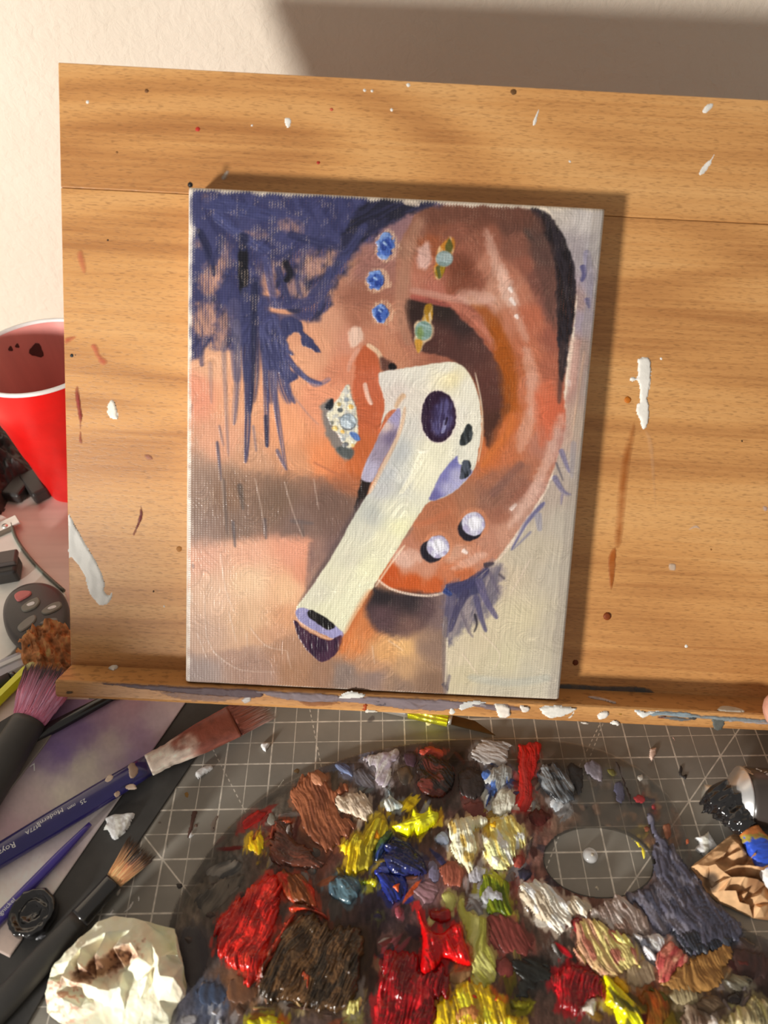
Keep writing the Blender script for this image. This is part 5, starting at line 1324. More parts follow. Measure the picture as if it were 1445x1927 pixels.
WH = (232, 228, 220)
mark(Zb([(345, 105), (380, 93), (415, 97), (425, 150), (420, 250), (405, 320), (412, 345), (415, 420), (405, 465), (385, 495), (365, 470), (360, 440), (340, 400), (345, 350), (360, 330), (350, 230), (318, 232), (302, 215), (318, 196), (345, 205), (350, 150)]), WH, H=.8)
mark(Zl([(515, 270), (535, 290), (560, 330), (640, 480), (740, 650), (790, 770), (795, 810), (790, 850), (820, 880), (845, 860), (850, 900), (820, 945), (760, 965), (720, 930), (670, 860), (640, 750), (590, 660), (540, 600), (515, 590)]), (228, 226, 220), H=.6)
mark(Zm([(808, 860), (815, 800), (840, 772), (870, 790), (890, 850), (893, 915), (860, 925), (825, 905)]), (238, 232, 220), H=.9)
mark([(535, 222), (545, 222), (549, 232), (542, 242), (536, 234)], WH, step=.35)
mark([(415, 335), (425, 320), (433, 322), (428, 335), (420, 341)], (214, 206, 194), .7, step=.35)
mark([(1002, 236), (1005, 222), (1014, 205), (1012, 220), (1008, 234)], WH, step=.3, rough=.2)
mark([(1320, 212), (1325, 200), (1338, 194), (1344, 197), (1336, 207), (1328, 214)], WH, step=.35)
mark([(1315, 326), (1322, 312), (1336, 300), (1345, 288), (1338, 308), (1328, 324), (1318, 330)], WH, step=.35)
for x, y, r, c_ in ((165, 192, 4, WH), (686, 170, 3.5, WH), (700, 171, 3.5, WH), (768, 160, 4.5, WH), (737, 207, 3.5, WH), (1072, 304, 3, WH), (474, 236, 2.5, WH), (372, 243, 5, (190, 50, 36)), (599, 306, 4, (176, 50, 34)), (624, 206, 4, (190, 90, 60)), (276, 171, 4.5, (120, 78, 40)), (966, 173, 6.5, (104, 72, 40)), (220, 287, 3, (140, 96, 52)), (203, 452, 2.5, (60, 40, 24)), (135, 669, 4, (40, 44, 46)), (142, 668, 2, (70, 60, 50)), (1396, 830, 2.4, (30, 22, 16)), (1244, 675, 3, WH), (1291, 1216, 3.5, WH), (309, 1141, 2.5, WH), (1338, 1034, 2.5, (140, 90, 40)), (289, 1113, 2.5, (80, 56, 40)), (337, 1033, 6, (170, 116, 60))):
    dot(x, y, r, c_)
mark(Zb([(330, 440), (340, 520), (310, 700), (285, 950), (265, 1120), (220, 1140), (225, 950), (248, 700), (275, 580)]), (176, 92, 22), .55, fade=2)
mark(Zb([(185, 1190), (235, 1140), (220, 1340), (195, 1370)]), (176, 88, 18), .55)
dot(*Zb([(182, 1517)])[0], 8, (120, 54, 14), H=1.0); dot(*Zb([(295, 328)])[0], 7, (196, 110, 24), H=.6); dot(*Zb([(8, 1772)])[0], 6, (110, 50, 16), H=.8)
mark(Zb([(625, 1045), (650, 1020), (680, 1015), (698, 1045), (670, 1035)]), (222, 206, 190), .8, step=.35)
mark(Zb([(520, 1225), (560, 1230), (560, 1268), (520, 1265)]), (222, 200, 178), .6)
mark(Zb([(1035, 910), (1066, 915), (1060, 945), (1040, 940)]), (206, 186, 180), .7)
mark(Zb([(385, 495), (410, 500), (440, 580), (455, 900), (440, 900), (410, 620)]), (226, 190, 150), .25, fade=1)
mark(Zm([(485, 300), (570, 285), (575, 310), (530, 345), (490, 360)]), (206, 84, 64), .6, fade=1)
mark(Zm([(680, 365), (715, 340), (750, 375), (760, 420), (820, 480), (790, 520), (745, 495), (710, 430)]), (206, 88, 70), .6, fade=1)
mark(Zm([(575, 665), (600, 680), (615, 800), (630, 900), (615, 980), (625, 1100), (590, 1085), (600, 980), (580, 860), (560, 720)]), (150, 46, 44), .7)
mark(Zm([(1085, 1185), (1130, 1180), (1160, 1220), (1110, 1230)]), (168, 110, 96), .6)
mark(Zl([(1060, 195), (1085, 250), (1080, 310), (1040, 390), (1015, 440), (1000, 420), (1030, 340), (1050, 260)]), (120, 46, 56), .95)
mark([(143, 475), (156, 470), (165, 505), (158, 518), (148, 500)], (206, 110, 80), .5, fade=1)
LT = Plane(BP(0, -18, 0), BX, (BN * 19.2 - BU * .9) / np.linalg.norm(BN * 19.2 - BU * .9) * -1)   # ledge top
Zf = lambda p: Z(900, 1280, K, p)
Zg = lambda p: Z(560, 1270, K, p)


def fm(pts, col, alpha=1.0, **kw):
    kw.setdefault('drag', .9)
    return mark(pts, col, alpha, plane=FRONT, base=.3, ridge=(8, 1.2, .15), **kw)


fm([(160, 1283), (250, 1286), (349, 1290), (480, 1298), (490, 1314), (420, 1312), (340, 1306), (270, 1297), (200, 1290)], (92, 74, 78), .95)
fm([(480, 1299), (700, 1310), (872, 1319), (850, 1337), (760, 1336), (690, 1326), (560, 1320)], (128, 114, 118), .95)
fm([(300, 1300), (380, 1303), (470, 1312), (400, 1322), (330, 1315)], (150, 122, 112), .6)
fm([(635, 1312), (660, 1302), (690, 1305), (680, 1315), (650, 1316)], (226, 224, 218), H=.8)
fm([(452, 1316), (470, 1308), (474, 1318), (460, 1326)], (200, 194, 190), .8)
fm(Zg([(445, 200), (475, 200), (475, 235), (440, 240)]), (170, 70, 20)); fm(Zg([(460, 235), (530, 245), (535, 255), (465, 255)]), (226, 220, 206))
fm([(845, 1333), (852, 1330), (856, 1342), (847, 1345)], (228, 224, 216))
fm(Zg([(1085, 195), (1180, 170), (1280, 180), (1260, 200), (1150, 230), (1110, 240)]), (210, 208, 204))
fm(Zf([(105, 165), (140, 155), (215, 175), (220, 230), (180, 255), (130, 240)]), (232, 222, 210), H=1.0)
fm(Zf([(285, 165), (345, 180), (340, 215), (300, 220)]), (226, 216, 206), H=.8)
fm(Zf([(415, 180), (530, 165), (655, 183), (640, 215), (540, 250), (480, 255), (430, 225)]), (236, 232, 224), H=1.2)
fm(Zf([(610, 250), (655, 195), (655, 230), (625, 255)]), (230, 222, 210), H=.8)
fm(Zf([(815, 230), (850, 205), (885, 215), (870, 260), (815, 270)]), (236, 230, 222), H=1.0)
fm(Zf([(890, 290), (930, 262), (965, 300), (930, 308)]), (236, 230, 222), H=1.0)
fm(Zf([(690, 288), (745, 288), (740, 297), (690, 295)]), (226, 216, 204))
fm(Zf([(1055, 200), (1130, 210), (1240, 205), (1160, 240), (1110, 262)]), (230, 230, 226), H=.8)
fm(Zf([(1130, 215), (1300, 212), (1445, 222), (1445, 258), (1240, 240), (1180, 250)]), (140, 156, 164), .95)
fm(Zf([(1210, 250), (1275, 240), (1260, 262), (1220, 264)]), (120, 60, 44), .9)
fm(Zf([(940, 220), (985, 215), (980, 245), (950, 245)]), (176, 134, 40), .9)
fm(z7([(700, 352), (900, 368), (1145, 390), (1420, 408), (1420, 430), (1150, 425), (1050, 412), (900, 402), (720, 375)]), (138, 148, 152), .95)
fm(z7([(1062, 400), (1148, 400), (1132, 478), (1080, 476)]), (92, 94, 90))
fm(z7([(890, 390), (960, 392), (950, 420), (905, 415)]), (70, 74, 76), .9)
fm(z7([(165, 390), (195, 395), (190, 408), (170, 402)]), (120, 90, 50), .8)
fm(Zf([(0, 150), (90, 165), (110, 185), (40, 190), (0, 180)]), (150, 140, 142), .9)
fm(Zl([(500, 1600), (560, 1605), (550, 1630), (505, 1628)]), (86, 70, 52), .9)
mark(z7([(30, 165), (300, 180), (610, 190), (700, 262), (560, 250), (330, 235), (40, 225)]), (84, 92, 96), .8)
mark(z7([(470, 265), (560, 265), (660, 285), (640, 300), (500, 295)]), (110, 50, 24), .7)

fm([(880, 1322), (960, 1326), (1000, 1334), (950, 1338), (900, 1334)], (128, 112, 116), .8)
fm(z7([(700, 385), (880, 395), (960, 415), (860, 425), (740, 405)]), (112, 118, 122), .85)
fm(z7([(1150, 405), (1420, 418), (1430, 450), (1300, 440), (1180, 430)]), (178, 178, 182), .7)
fm([(560, 1316), (620, 1318), (640, 1326), (580, 1330)], (150, 96, 60), .6)
fm([(700, 1316), (740, 1318), (730, 1330), (706, 1328)], (96, 86, 92), .8)
# loose chips on the ledge
def chip(pts, col, plane, H, label, name='paint_flake', group='chips of dried paint', **kw):
    kw.setdefault('rough', .3)
    return relief(name, None, plane, pts, [col, tuple(np.array(col) * .9)], H, edge=.5, step=.4, mat=dry_, base=.12, label=label, cat='paint flake', group=group, **kw)


LTU = Plane(BP(0, -18, 0.1), BX, -(BN * 19.2 - BU * .9) / np.linalg.norm(BN * 19.2 - BU * .9))
chip(z7([(1095, 345), (1130, 325), (1220, 330), (1295, 362), (1200, 362), (1120, 355)]), (204, 194, 178), LTU, .9, 'long pale chip lying on the easel ledge near the thumb', ill=.9, sm=2)
chip([(203, 1258), (215, 1251), (223, 1255), (214, 1262)], (220, 214, 204), LTU, .9, 'small white chip on the ledge beside the canvas', ill=.9)
chip(z7([(220, 255), (290, 260), (410, 295), (400, 305), (330, 285), (240, 268)]), (196, 176, 166), LTU, .7, 'thin curled pale sliver on the ledge in the canvas shadow', ill=.9)

relief('paint_dab', canvas, CFP, [(352, 346), (357, 341), (363, 345), (362, 352), (355, 353)], [(34, 34, 36), (28, 28, 30)], 1.2, edge=.5, step=.3, rough=.2, mat=satin, base=-.6, ill=1.0, label='dark blob at the canvas corner')

# ------------------------------------------------------------------ papers on the left
FOLD = PLN = None
p_fold = table(1.2).pts([(436, 1322), (250, 1600), (170, 1728), (78, 1880), (20, 1980), (-260, 1980), (-240, 1500), (60, 1322)])
V, F = prism_vf(p_fold, .05, 1.2, .3)
mk('black_folder', V, F, plain('black_card', (42, 41, 40), .55, var=.3, vscale=40, bumps=.15), smooth=False, label='flat black folder lying under the purple-stained paper', cat='folder')
PZ = 1.7
PAP = table(PZ)
PS = [(150, 1375, (84, 66, 98)), (118, 1405, (84, 68, 106)), (180, 1330, (104, 82, 104)), (240, 1330, (122, 98, 112)), (265, 1385, (112, 92, 112)), (215, 1400, (132, 120, 122)), (300, 1360, (128, 114, 124)), (330, 1330, (136, 122, 130)), (160, 1440, (138, 130, 126)), (190, 1480, (142, 134, 132)), (120, 1500, (148, 140, 136)), (60, 1520, (138, 122, 128)), (20, 1560, (136, 114, 124)), (262, 1430, (118, 100, 128)), (150, 1600, (142, 130, 136)), (60, 1650, (160, 150, 152)), (100, 1680, (160, 148, 150)), (30, 1760, (150, 132, 128)), (10, 1700, (160, 150, 148)), (-60, 1600, (140, 130, 134))]


def papcol(x, y, C, h):
    c = idw(x + (fbm(x / 24, y / 24, 12) - .5) * 36, y + (fbm(x / 24, y / 24, 14) - .5) * 36, PS, 3, 14)
    return c * np.array((1.08, 1.1, 1.06)) * (.96 + .08 * fbm(x / 5, y / 5, 15, 3))[..., None]


uu_, vv_ = np.meshgrid(np.linspace(0, 1, 90), np.linspace(0, 1, 130))
c4 = PAP.pts([(112, 1316), (352, 1318), (18, 1802), (-300, 1640)])
XY = ((1 - uu_) * (1 - vv_))[..., None] * c4[0] + (uu_ * (1 - vv_))[..., None] * c4[1] + (uu_ * vv_)[..., None] * c4[2] + ((1 - uu_) * vv_)[..., None] * c4[3]
gx_, gy_ = PAP.pix(XY[..., 0], XY[..., 1])
Cp = papcol(gx_, gy_, None, None)
zt = PAP.world(XY[..., 0], XY[..., 1], .15 + .25 * fbm(XY[..., 0] / 30, XY[..., 1] / 30, 19)).reshape(-1, 3)
zb = PAP.world(XY[..., 0], XY[..., 1], -.2).reshape(-1, 3)
i2 = np.arange(uu_.size).reshape(uu_.shape)
Fp = np.stack([i2[:-1, :-1], i2[1:, :-1], i2[1:, 1:], i2[:-1, 1:]], -1).reshape(-1, 4)
bd = np.concatenate([i2[0, :], i2[1:, -1], i2[-1, -2::-1], i2[-2:0:-1, 0]])
Fs = np.stack([bd, np.roll(bd, -1), np.roll(bd, -1) + uu_.size, bd + uu_.size], -1)
Cc = alb(np.clip(Cp, 0, 255)).reshape(-1, 3)
mk('stained_paper', np.concatenate([zt, zb]), np.concatenate([Fp, Fs]), attr_mat('matte_paper', .7, 0, bumps=.1, bscale=500, spec=.2), cols=np.concatenate([Cc, Cc]), label='white sheet stained with purple under the big blue brush', cat='paper')

# ------------------------------------------------------------------ brushes
UP = np.array([0, 0, 1.0])


def text_mesh(body, size):
    cu = bpy.data.curves.new('lettering', 'FONT'); cu.body = body; cu.size = size; cu.resolution_u = 2
    ob = bpy.data.objects.new('lettering_tmp', cu); COL.objects.link(ob)
    dg = bpy.context.evaluated_depsgraph_get()
    me = ob.evaluated_get(dg).to_mesh()
    V = np.array([v.co[:] for v in me.vertices]); F = [list(p.vertices) for p in me.polygons]
    ob.evaluated_get(dg).to_mesh_clear()
    bpy.data.objects.remove(ob); bpy.data.curves.remove(cu)
    return V, F


def lettering(body, size, parent, origin, ex, ey, surf, mat, name='lettering'):
    """flat printed letters laid on a curved surface: surf(a, b) -> lift"""
    V, F = text_mesh(body, size)
    if len(V) == 0: return
    Wd = origin + V[:, :1] * ex + V[:, 1:2] * ey + np.array([surf(a, b) for a, b in V[:, :2]])[:, None] * np.cross(ex, ey)
    return mk(name, Wd, F, mat, parent, smooth=False)


def hairs(base_pts, tips, r, cols_b, cols_t):
    V = []; F = []; C = []
    for b, t_, cb, ct in zip(base_pts, tips, cols_b, cols_t):
        d_ = t_ - b; s_ = np.cross(d_, UP); s_ /= np.linalg.norm(s_) + 1e-9; u_ = np.cross(s_, d_); u_ /= np.linalg.norm(u_) + 1e-9
        o = len(V)
        mid = b + d_ * .6
        for p, rr, cc in ((b, r, cb), (mid, r * .8, (cb + ct) / 2)):
            for a_ in (0, 2.1, 4.2):
                V.append(p + rr * (math.cos(a_) * s_ + math.sin(a_) * u_)); C.append(cc)
        V.append(t_); C.append(ct)
        for i in range(3):
            j = (i + 1) % 3
            F.append([o + i, o + j, o + 3 + j, o + 3 + i]); F.append([o + 3 + i, o + 3 + j, o + 6])
    return np.array(V), F, np.array(C)


def bristle_head(name, parent, P0, P1, w0, w1, h0, h1, stops, n=260, seed=1, splay=1.0, tipvar=.14, mat=None, label=None, core=.86, mottle=.15, r=.16, wm=None, ill=ILL_T):
    """a solid tuft core plus separate hairs; stops = [(t, colour)] along its length"""
    rr = np.random.RandomState(seed)
    d_, s_, u_, L = axes(P0, P1)
    ts = np.linspace(0, core, 12)
    ww = np.interp(ts, [0, .5, 1], [w0, wm if wm else (w0 + w1) / 2, w1]); hh_ = np.interp(ts, [0, 1], [h0, h1])
    ww[-1] *= .8; hh_[-1] *= .6
    cen = np.array([np.asarray(P0) + d_ * L * t for t in ts])
    V, F = loft(cen, ww * .95, hh_ * .95, s_, u_, m=64)
    a_ = np.tile(np.arange(64), 12); k_ = np.repeat(np.arange(12), 64)
    wob = (vnoise(a_ * .9, k_ * .25, seed) - .5) * .16
    V = V + (V - cen[k_]) * wob[:, None]
    sx = [q[0] for q in stops]; sc = np.array([q[1] for q in stops], float)

    def col(t):
        return np.array([np.interp(t, sx, sc[:, i]) for i in range(3)])
    C = np.array([alb(np.clip(col(ts[k] + (vnoise(a * .8, 3.3, seed + 2) - .5) * .12) * (1 + mottle * 2 * (vnoise(a * 1.1, k * .4, seed + 3) - .5)), 0, 255), ill) for a, k in zip(a_, k_)])
    bs = []; tp = []; cb = []; ct = []
    for i in range(n):
        th = rr.rand() * 2 * np.pi; q = math.sqrt(rr.rand()) if rr.rand() < .4 else 1.0
        t0 = rr.uniform(0, .8); t1 = rr.uniform(.92, 1 + tipvar)
        f = lambda t, g: np.asarray(P0) + d_ * L * t + s_ * math.cos(th) * np.interp(t, [0, .5, 1], [w0, wm if wm else (w0 + w1) / 2, w1]) * q * g + u_ * math.sin(th) * np.interp(t, [0, 1], [h0, h1]) * q * g
        b = f(t0, .98); e = f(t1, 1.0 * splay) + s_ * rr.normal() * .25 * splay + u_ * abs(rr.normal()) * .25
        if e[2] < .3: e[2] = .3
        k = rr.uniform(.9, 1.1)
        bs.append(b); tp.append(e); cb.append(alb(np.clip(col(t0 + .12) * k, 0, 255), ill)); ct.append(alb(np.clip(col(min(t1, 1)) * k, 0, 255), ill))
    Hh = hairs(bs, tp, r, cb, ct)
    V, F, C = join([(V, F, C), Hh])
    return mk(name, V, F, mat or attr_mat('bristle', .5, 0, spec=.4), parent, cols=C, label=label)


def handle(name, parent, P0, P1, ws, hs, mat, label=None, m=32, sup=2.2):
    d_, s_, u_, L = axes(np.asarray(P0, float), np.asarray(P1, float))
    tw = np.linspace(0, 1, 18)
    w = np.interp(tw, np.linspace(0, 1, len(ws)), ws); h = np.interp(tw, np.linspace(0, 1, len(hs)), hs)
    cen = np.array([np.asarray(P0) + d_ * L * t for t in tw])
    V, F = loft(cen, w, h, s_, u_, m, sup)
    return mk(name, V, F, mat, parent, label=label), d_, s_, u_, L


white_ink = plain('white_print', (190, 186, 182), .6, var=.15, vscale=900)
navy_gloss = plain('navy_lacquer', (30, 26, 70), .25, coat=.4, var=.1)
viol_gloss = plain('violet_lacquer', (46, 35, 102), .25, coat=.4, var=.1)
blk_matte = plain('black_matte', (40, 39, 38), .5, var=.15, bumps=.1)
blk_gloss = plain('black_gloss', (26, 25, 25), .2, coat=.5, var=.1)
nickel = plain('dull_nickel', (170, 165, 158), .35, metal=.8, var=.1)


def away(a, b, z0, z1=None):
    return T(a[0], a[1], z0), T(b[0], b[1], z0 if z1 is None else z1)


# big flat blue brush
bz = PZ + .35 + 4.6
A0, A1 = away((-130, 1688), (280, 1440), bz)
big = root('paintbrush', (A0 + A1) / 2 * np.array([1, 1, 0]), 'wide navy-handled flat paintbrush crusted with reddish brown paint', 'paintbrush')
hd, d_, s_, u_, L = handle('handle', big, A0, A1, [5.5, 6.4, 6.9, 6.8, 6.2], [4.2, 4.5, 4.6, 4.5, 4.2], navy_gloss, 'glossy navy handle with worn lettering')
hw = lambda b: 4.6 * math.sqrt(max(0, 1 - (min(abs(b), 6.2) / 6.8) ** 2.2)) + .08


def on_handle(px, py, body, size, flip):
    q = T(px, py, bz + 4)
    ex = (-d_ if flip else d_); ey = np.cross(UP, ex)
    t0 = (q - A0) @ d_; lat = (q - A0) @ s_
    org = A0 + d_ * t0 + s_ * lat
    sgn = ey @ s_
    lettering(body, size, hd, org, ex, ey, lambda a, b: hw(lat + sgn * b), white_ink)


on_handle(161, 1503, '25', 3.2, True); on_handle(142, 1512, 'mm', 2.8, True)
on_handle(118, 1520, 'Moderna', 3.8, True); on_handle(76, 1549, 'M77A', 3.2, True); on_handle(28, 1584, 'Royal &', 4.2, True)
for pts in ([(240, 1445), (250, 1436), (262, 1446), (256, 1462), (244, 1466)], [(196, 1470), (206, 1458), (214, 1462), (206, 1474)], [(236, 1480), (250, 1474), (258, 1484), (242, 1486)], [(214, 1494), (224, 1488), (228, 1496), (218, 1502)]):
    relief('worn_patch', big, Plane((0, 0, bz + 3.9), (1, 0, 0), (0, 1, 0)), pts, [(150, 134, 120), (110, 90, 76)], .5, edge=.4, step=.35, mat=dry_, base=.1)
F0, F1 = T(280, 1440, bz), T(440, 1357, 6.5)
d2, s2, u2, L2 = axes(F0, F1)
tt = np.linspace(0, 1, 40)
w = np.interp(tt, [0, .1, .14, .18, .22, .3, .6, 1], [6.3, 6.6, 6.1, 6.7, 6.2, 7.4, 9.6, 10.8]); h = np.interp(tt, [0, .3, 1], [4.3, 4.2, 2.6])
cen = F0 + tt[:, None] * (F1 - F0)
V, F = loft(cen, w, h, s2, u2, 48, 2.6)
aa = np.tile(np.arange(48), 40) / 48 * 2 * np.pi; kk = np.repeat(tt, 48)
n1 = fbm(kk * 6 + 3, np.cos(aa) * 2.2 + np.sin(aa), 51, 4)
mixb = sstep(.35, .6, n1 * .6 + kk * .75 - .12)[:, None]
C = alb(np.clip((np.array((160, 146, 134)) * (1 - mixb) + np.array((98, 54, 44)) * mixb) * (.8 + .45 * fbm(kk * 14, aa * 3, 55, 3))[:, None], 0, 255))
mk('ferrule', V, F, attr_mat('painted_ferrule', .4, .1, bumps=.4, bscale=500), big, cols=C, label='metal ferrule smeared with brown and pink paint')
bristle_head('bristles', big, F1 + np.array([0, 0, 0]), T(504, 1326, 4.2), 10.8, 10.2, 2.6, 1.5, [(0, (92, 52, 44)), (.4, (118, 74, 64)), (.8, (126, 96, 88)), (1, (160, 150, 146))], n=420, seed=4, r=.14)

# thin violet brush lying across it
bz2 = PZ + .35 + 2.9
V0, V1 = away((-70, 1800), (170, 1550), bz2)
thin = root('paintbrush', (V0 + V1) / 2 * np.array([1, 1, 0]), 'slim violet paintbrush handle beside the black jar lid', 'paintbrush')
hd2, dv, sv, uv, Lv = handle('handle', thin, V0, V1, [3.2, 3.0, 2.7, 2.4, 1.2], [2.9, 2.8, 2.6, 2.3, 1.2], viol_gloss)
q = T(-6, 1744, bz2 + 2.5); t0 = (q - V0) @ dv
lettering('Langnickel', 3.0, hd2, V0 + dv * t0 - sv * -1.0, dv, np.cross(UP, dv), lambda a, b: 2.9 * math.sqrt(max(0, 1 - min(.95, ((b - 1.0) / 3.0) ** 2))) + .08, white_ink)

# black brush with orange and black bristles
bz3 = 1.3 + 6.2
K0, K1 = T(-60, 1960, bz3), T(214, 1658, 6.5)
ob_ = root('makeup_brush', (K0 + K1) / 2 * np.array([1, 1, 0]), 'black-handled round brush with copper and black bristles beside the tissue', 'brush')
handle('handle', ob_, K0, K0 + (K1 - K0) * .74, [6.0, 6.2, 6.0, 5.2], [6.0, 6.2, 6.0, 5.2], blk_matte)
handle('ferrule', ob_, K0 + (K1 - K0) * .74, K1, [5.3, 5.0, 4.8, 4.8], [5.2, 4.9, 4.7, 4.7], blk_gloss)
bristle_head('bristles', ob_, K1, T(266, 1596, 7.5), 4.6, 8.4, 4.5, 5.6, [(0, (206, 132, 92)), (.45, (196, 126, 88)), (.62, (66, 58, 54)), (1, (58, 54, 52))], n=420, seed=9, splay=1.08, tipvar=.12, r=.18)

# pink powder brush
pz_ = 10.5
Q0, Q1 = T(-70, 1560, pz_), T(54, 1358, pz_)
pk = root('makeup_brush', (Q0 + Q1) / 2 * np.array([1, 1, 0]), 'fluffy pink powder brush with charcoal tips and a black handle', 'brush')
handle('handle', pk, Q0, Q1, [10, 10.4, 10.0, 9.6], [9.6, 10, 9.8, 9.4], blk_matte, sup=2.0)
bristle_head('bristles', pk, Q1, T(99, 1264, 12.5), 9.2, 16.6, 8.8, 9.5, [(0, (206, 98, 122)), (.35, (232, 122, 146)), (.56, (206, 100, 124)), (.68, (66, 58, 63)), (1, (46, 44, 46))], n=700, seed=12, splay=1.03, tipvar=.05, r=.28, wm=15.0, mottle=.12, core=.95, ill=.44)
# slim black handle under it
G0, G1 = T(40, 1400, 3.2), T(230, 1300, 3.2)
handle_o = handle('brush_handle', None, G0, G1, [3.6, 4.0, 3.4, 2.6], [3.0, 3.0, 2.8, 2.2], blk_gloss)[0]
setp(handle_o, 'slim glossy black handle crossing under the pink powder brush', 'paintbrush')

# yellow pencil, black pen, clear ruler behind
a_, b_ = T(-80, 1392, 2.2), T(52, 1262, 2.2)
pc = root('pencil', (a_ + b_) / 2 * np.array([1, 1, 0]) - UP * 2, 'yellow pencil lying behind the pink powder brush', 'pencil')
dd, ss, uu, LL = axes(a_, b_)
V, F = loft([a_, b_], 4.0, 4.0, ss, uu, 6); mk('pencil_shaft', V, F, plain('yellow_lacquer', (196, 178, 30), .3, coat=.3), pc, smooth=False)
V, F = loft([b_, b_ + dd * 9, b_ + dd * 13], [3.8, 2.0, .4], [3.8, 2.0, .4], ss, uu, 12); mk('pencil_point', V, F, plain('cut_wood', (200, 160, 110), .7), pc)
a_, b_ = T(-70, 1322, 2.0), T(20, 1276, 2.0)
pn = root('pen', (a_ + b_) / 2 * np.array([1, 1, 0]) - UP * 2, 'black pen end poking in above the yellow pencil', 'pen')
dd, ss, uu, LL = axes(a_, b_)
V, F = loft([a_, b_], 4, 4, ss, uu, 20); mk('barrel', V, F, blk_matte, pn)
V, F = loft([b_, b_ + dd * 3, b_ + dd * 4], [3.4, 3.2, 1], [3.4, 3.2, 1], ss, uu, 20); mk('cap', V, F, blk_gloss, pn)


def clear_plastic(name, c, a):
    if name in MATS: return MATS[name]
    t = NT(name)
    t.base(t.ramp(t.noise(t.coords(), 80, 3), [(.3, alb(c) * .9), (.7, alb(c))])); t.set('Roughness', .15); t.set('Alpha', a); t.set('Coat Weight', .5)
    return t.m


P = table(1.5).pts([(-80, 1275), (58, 1216), (66, 1240), (-80, 1316)])
ruler = root('plastic_strip', (P[:, 0].mean(), P[:, 1].mean(), -2), 'clear lilac-grey plastic strip beneath the brown crumpled tissue', 'ruler')
V, F = prism_vf(P, -1.95, 1.5, .5); mk('strip_body', V, F, clear_plastic('clear_lilac_plastic', (160, 160, 176), .55), ruler, smooth=False)
P2 = table(2.2).pts([(-80, 1283), (60, 1222), (62, 1228), (-80, 1292)])
V, F = prism_vf(P2, 1.5, 2.6, .2); mk('strip_rib', V, F, clear_plastic('clear_rib', (206, 206, 208), .8), ruler, smooth=False)

# clear set square with a 7 on it, on the stained paper
P = table(2.6).pts([(108, 1366), (84, 1402), (-60, 1590), (-140, 1560), (-60, 1440), (70, 1376)])
sq = root('set_square', (P[:, 0].mean(), P[:, 1].mean(), PZ + .3), 'grey see-through plastic ruler marked 7 under the pink powder brush', 'ruler')
V, F = prism_vf(P, PZ + .3, 3.0, .3); mk('plastic_blade', V, F, clear_plastic('smoky_plastic', (120, 112, 104), .72), sq, smooth=False)
q = T(62, 1453, 3.0); e1 = T(80, 1440, 3.0) - q; e1 /= np.linalg.norm(e1)
lettering('7', 6.5, sq, q, e1, np.cross(UP, e1), lambda a, b: .06, white_ink)

# ------------------------------------------------------------------ red party cup behind the board
cup = root('party_cup', (-244, 242, -2), 'red plastic party cup with a white rim behind the easel', 'cup')
sc_ = .95
CZ = [(-2, 0), (-2, 29), (0, 31), (14, 32.2), (15, 33.0), (40, 36.2), (41, 37.0), (70, 40.2), (71, 41.0), (112, 45.0)]
m_ = 72
a_ = np.linspace(0, 2 * np.pi, m_, endpoint=False)


def revolve(prof, cx, cy, flute=0):
    V = []
    for z, r in prof:
        rr = r * (1 + flute * np.cos(a_ * 9) * (1 if z < 70 else 0))
        V.append(np.c_[cx + rr * np.cos(a_), cy + rr * np.sin(a_), np.full(m_, z)])
    V = np.concatenate(V); F = []
    for k in range(len(prof) - 1):
        for i in range(m_):
            j = (i + 1) % m_
            F.append([k * m_ + i, k * m_ + j, (k + 1) * m_ + j, (k + 1) * m_ + i])
    return V, F


V, F = revolve(CZ, -244, 242, .012)
mk('cup_wall', V, F, plain('red_plastic', (206, 22, 20), .3, ill=.8, var=.08), cup, label='glossy red outer wall')
PI_ = [(112, 44.2), (71, 39.2), (40, 34.6), (14, 31.0), (3, 29.4), (3, .5)]
V, F = revolve(PI_, -244, 242)
th_ = np.tile(a_, len(PI_)); zz = np.repeat([p[0] for p in PI_], m_)
C = np.array((196, 130, 124), float) * (.9 + .2 * fbm(th_ * 4, zz / 20, 71, 3))[:, None]  # pink of light through the red plastic is put into the lining colour
mk('cup_inside', V, [f[::-1] for f in F], attr_mat('cup_lining', .4, .2), cup, cols=alb(np.clip(C, 0, 255), .7), label='stained inside, painted pink for light through the red wall')
# dark paint spots on the inner wall
for ang_, z_, r_ in ((118, 92, 4.6), (140, 100, 1.6), (133, 100, 1.4)):
    t_ = math.radians(ang_)
    rr = np.interp(z_, [71, 112], [40.4, 44.6]) - 1.0
    pts = []
    for k in range(14):
        b = 2 * np.pi * k / 14; s = r_ * (1 + .2 * math.cos(3 * b))
        tt_ = t_ + s * math.cos(b) / rr; z2 = z_ + s * 1.15 * math.sin(b)
        r2 = np.interp(z2, [71, 112], [39.2, 44.2]) - .35
        pts.append((-244 + r2 * math.cos(tt_), 242 + r2 * math.sin(tt_), z2))
    mk('paint_spot', pts, [list(range(14))], plain('maroon_spot', (70, 40, 40), .5, ill=.7), cup, smooth=False)
# rolled rim
V = []; F = []
for i, t_ in enumerate(a_):
    for k in range(10):
        b = 2 * np.pi * k / 10
        r2 = 45.4 + 1.5 * math.cos(b)
        V.append((-244 + r2 * math.cos(t_), 242 + r2 * math.sin(t_), 112 + 1.5 * math.sin(b)))
for i in range(m_):
    for k in range(10):
        F.append([i * 10 + k, ((i + 1) % m_) * 10 + k, ((i + 1) % m_) * 10 + (k + 1) % 10, i * 10 + (k + 1) % 10])
mk('rim', V, F, plain('white_rim', (226, 216, 214), .35, ill=.8), cup, label='rolled white rim')

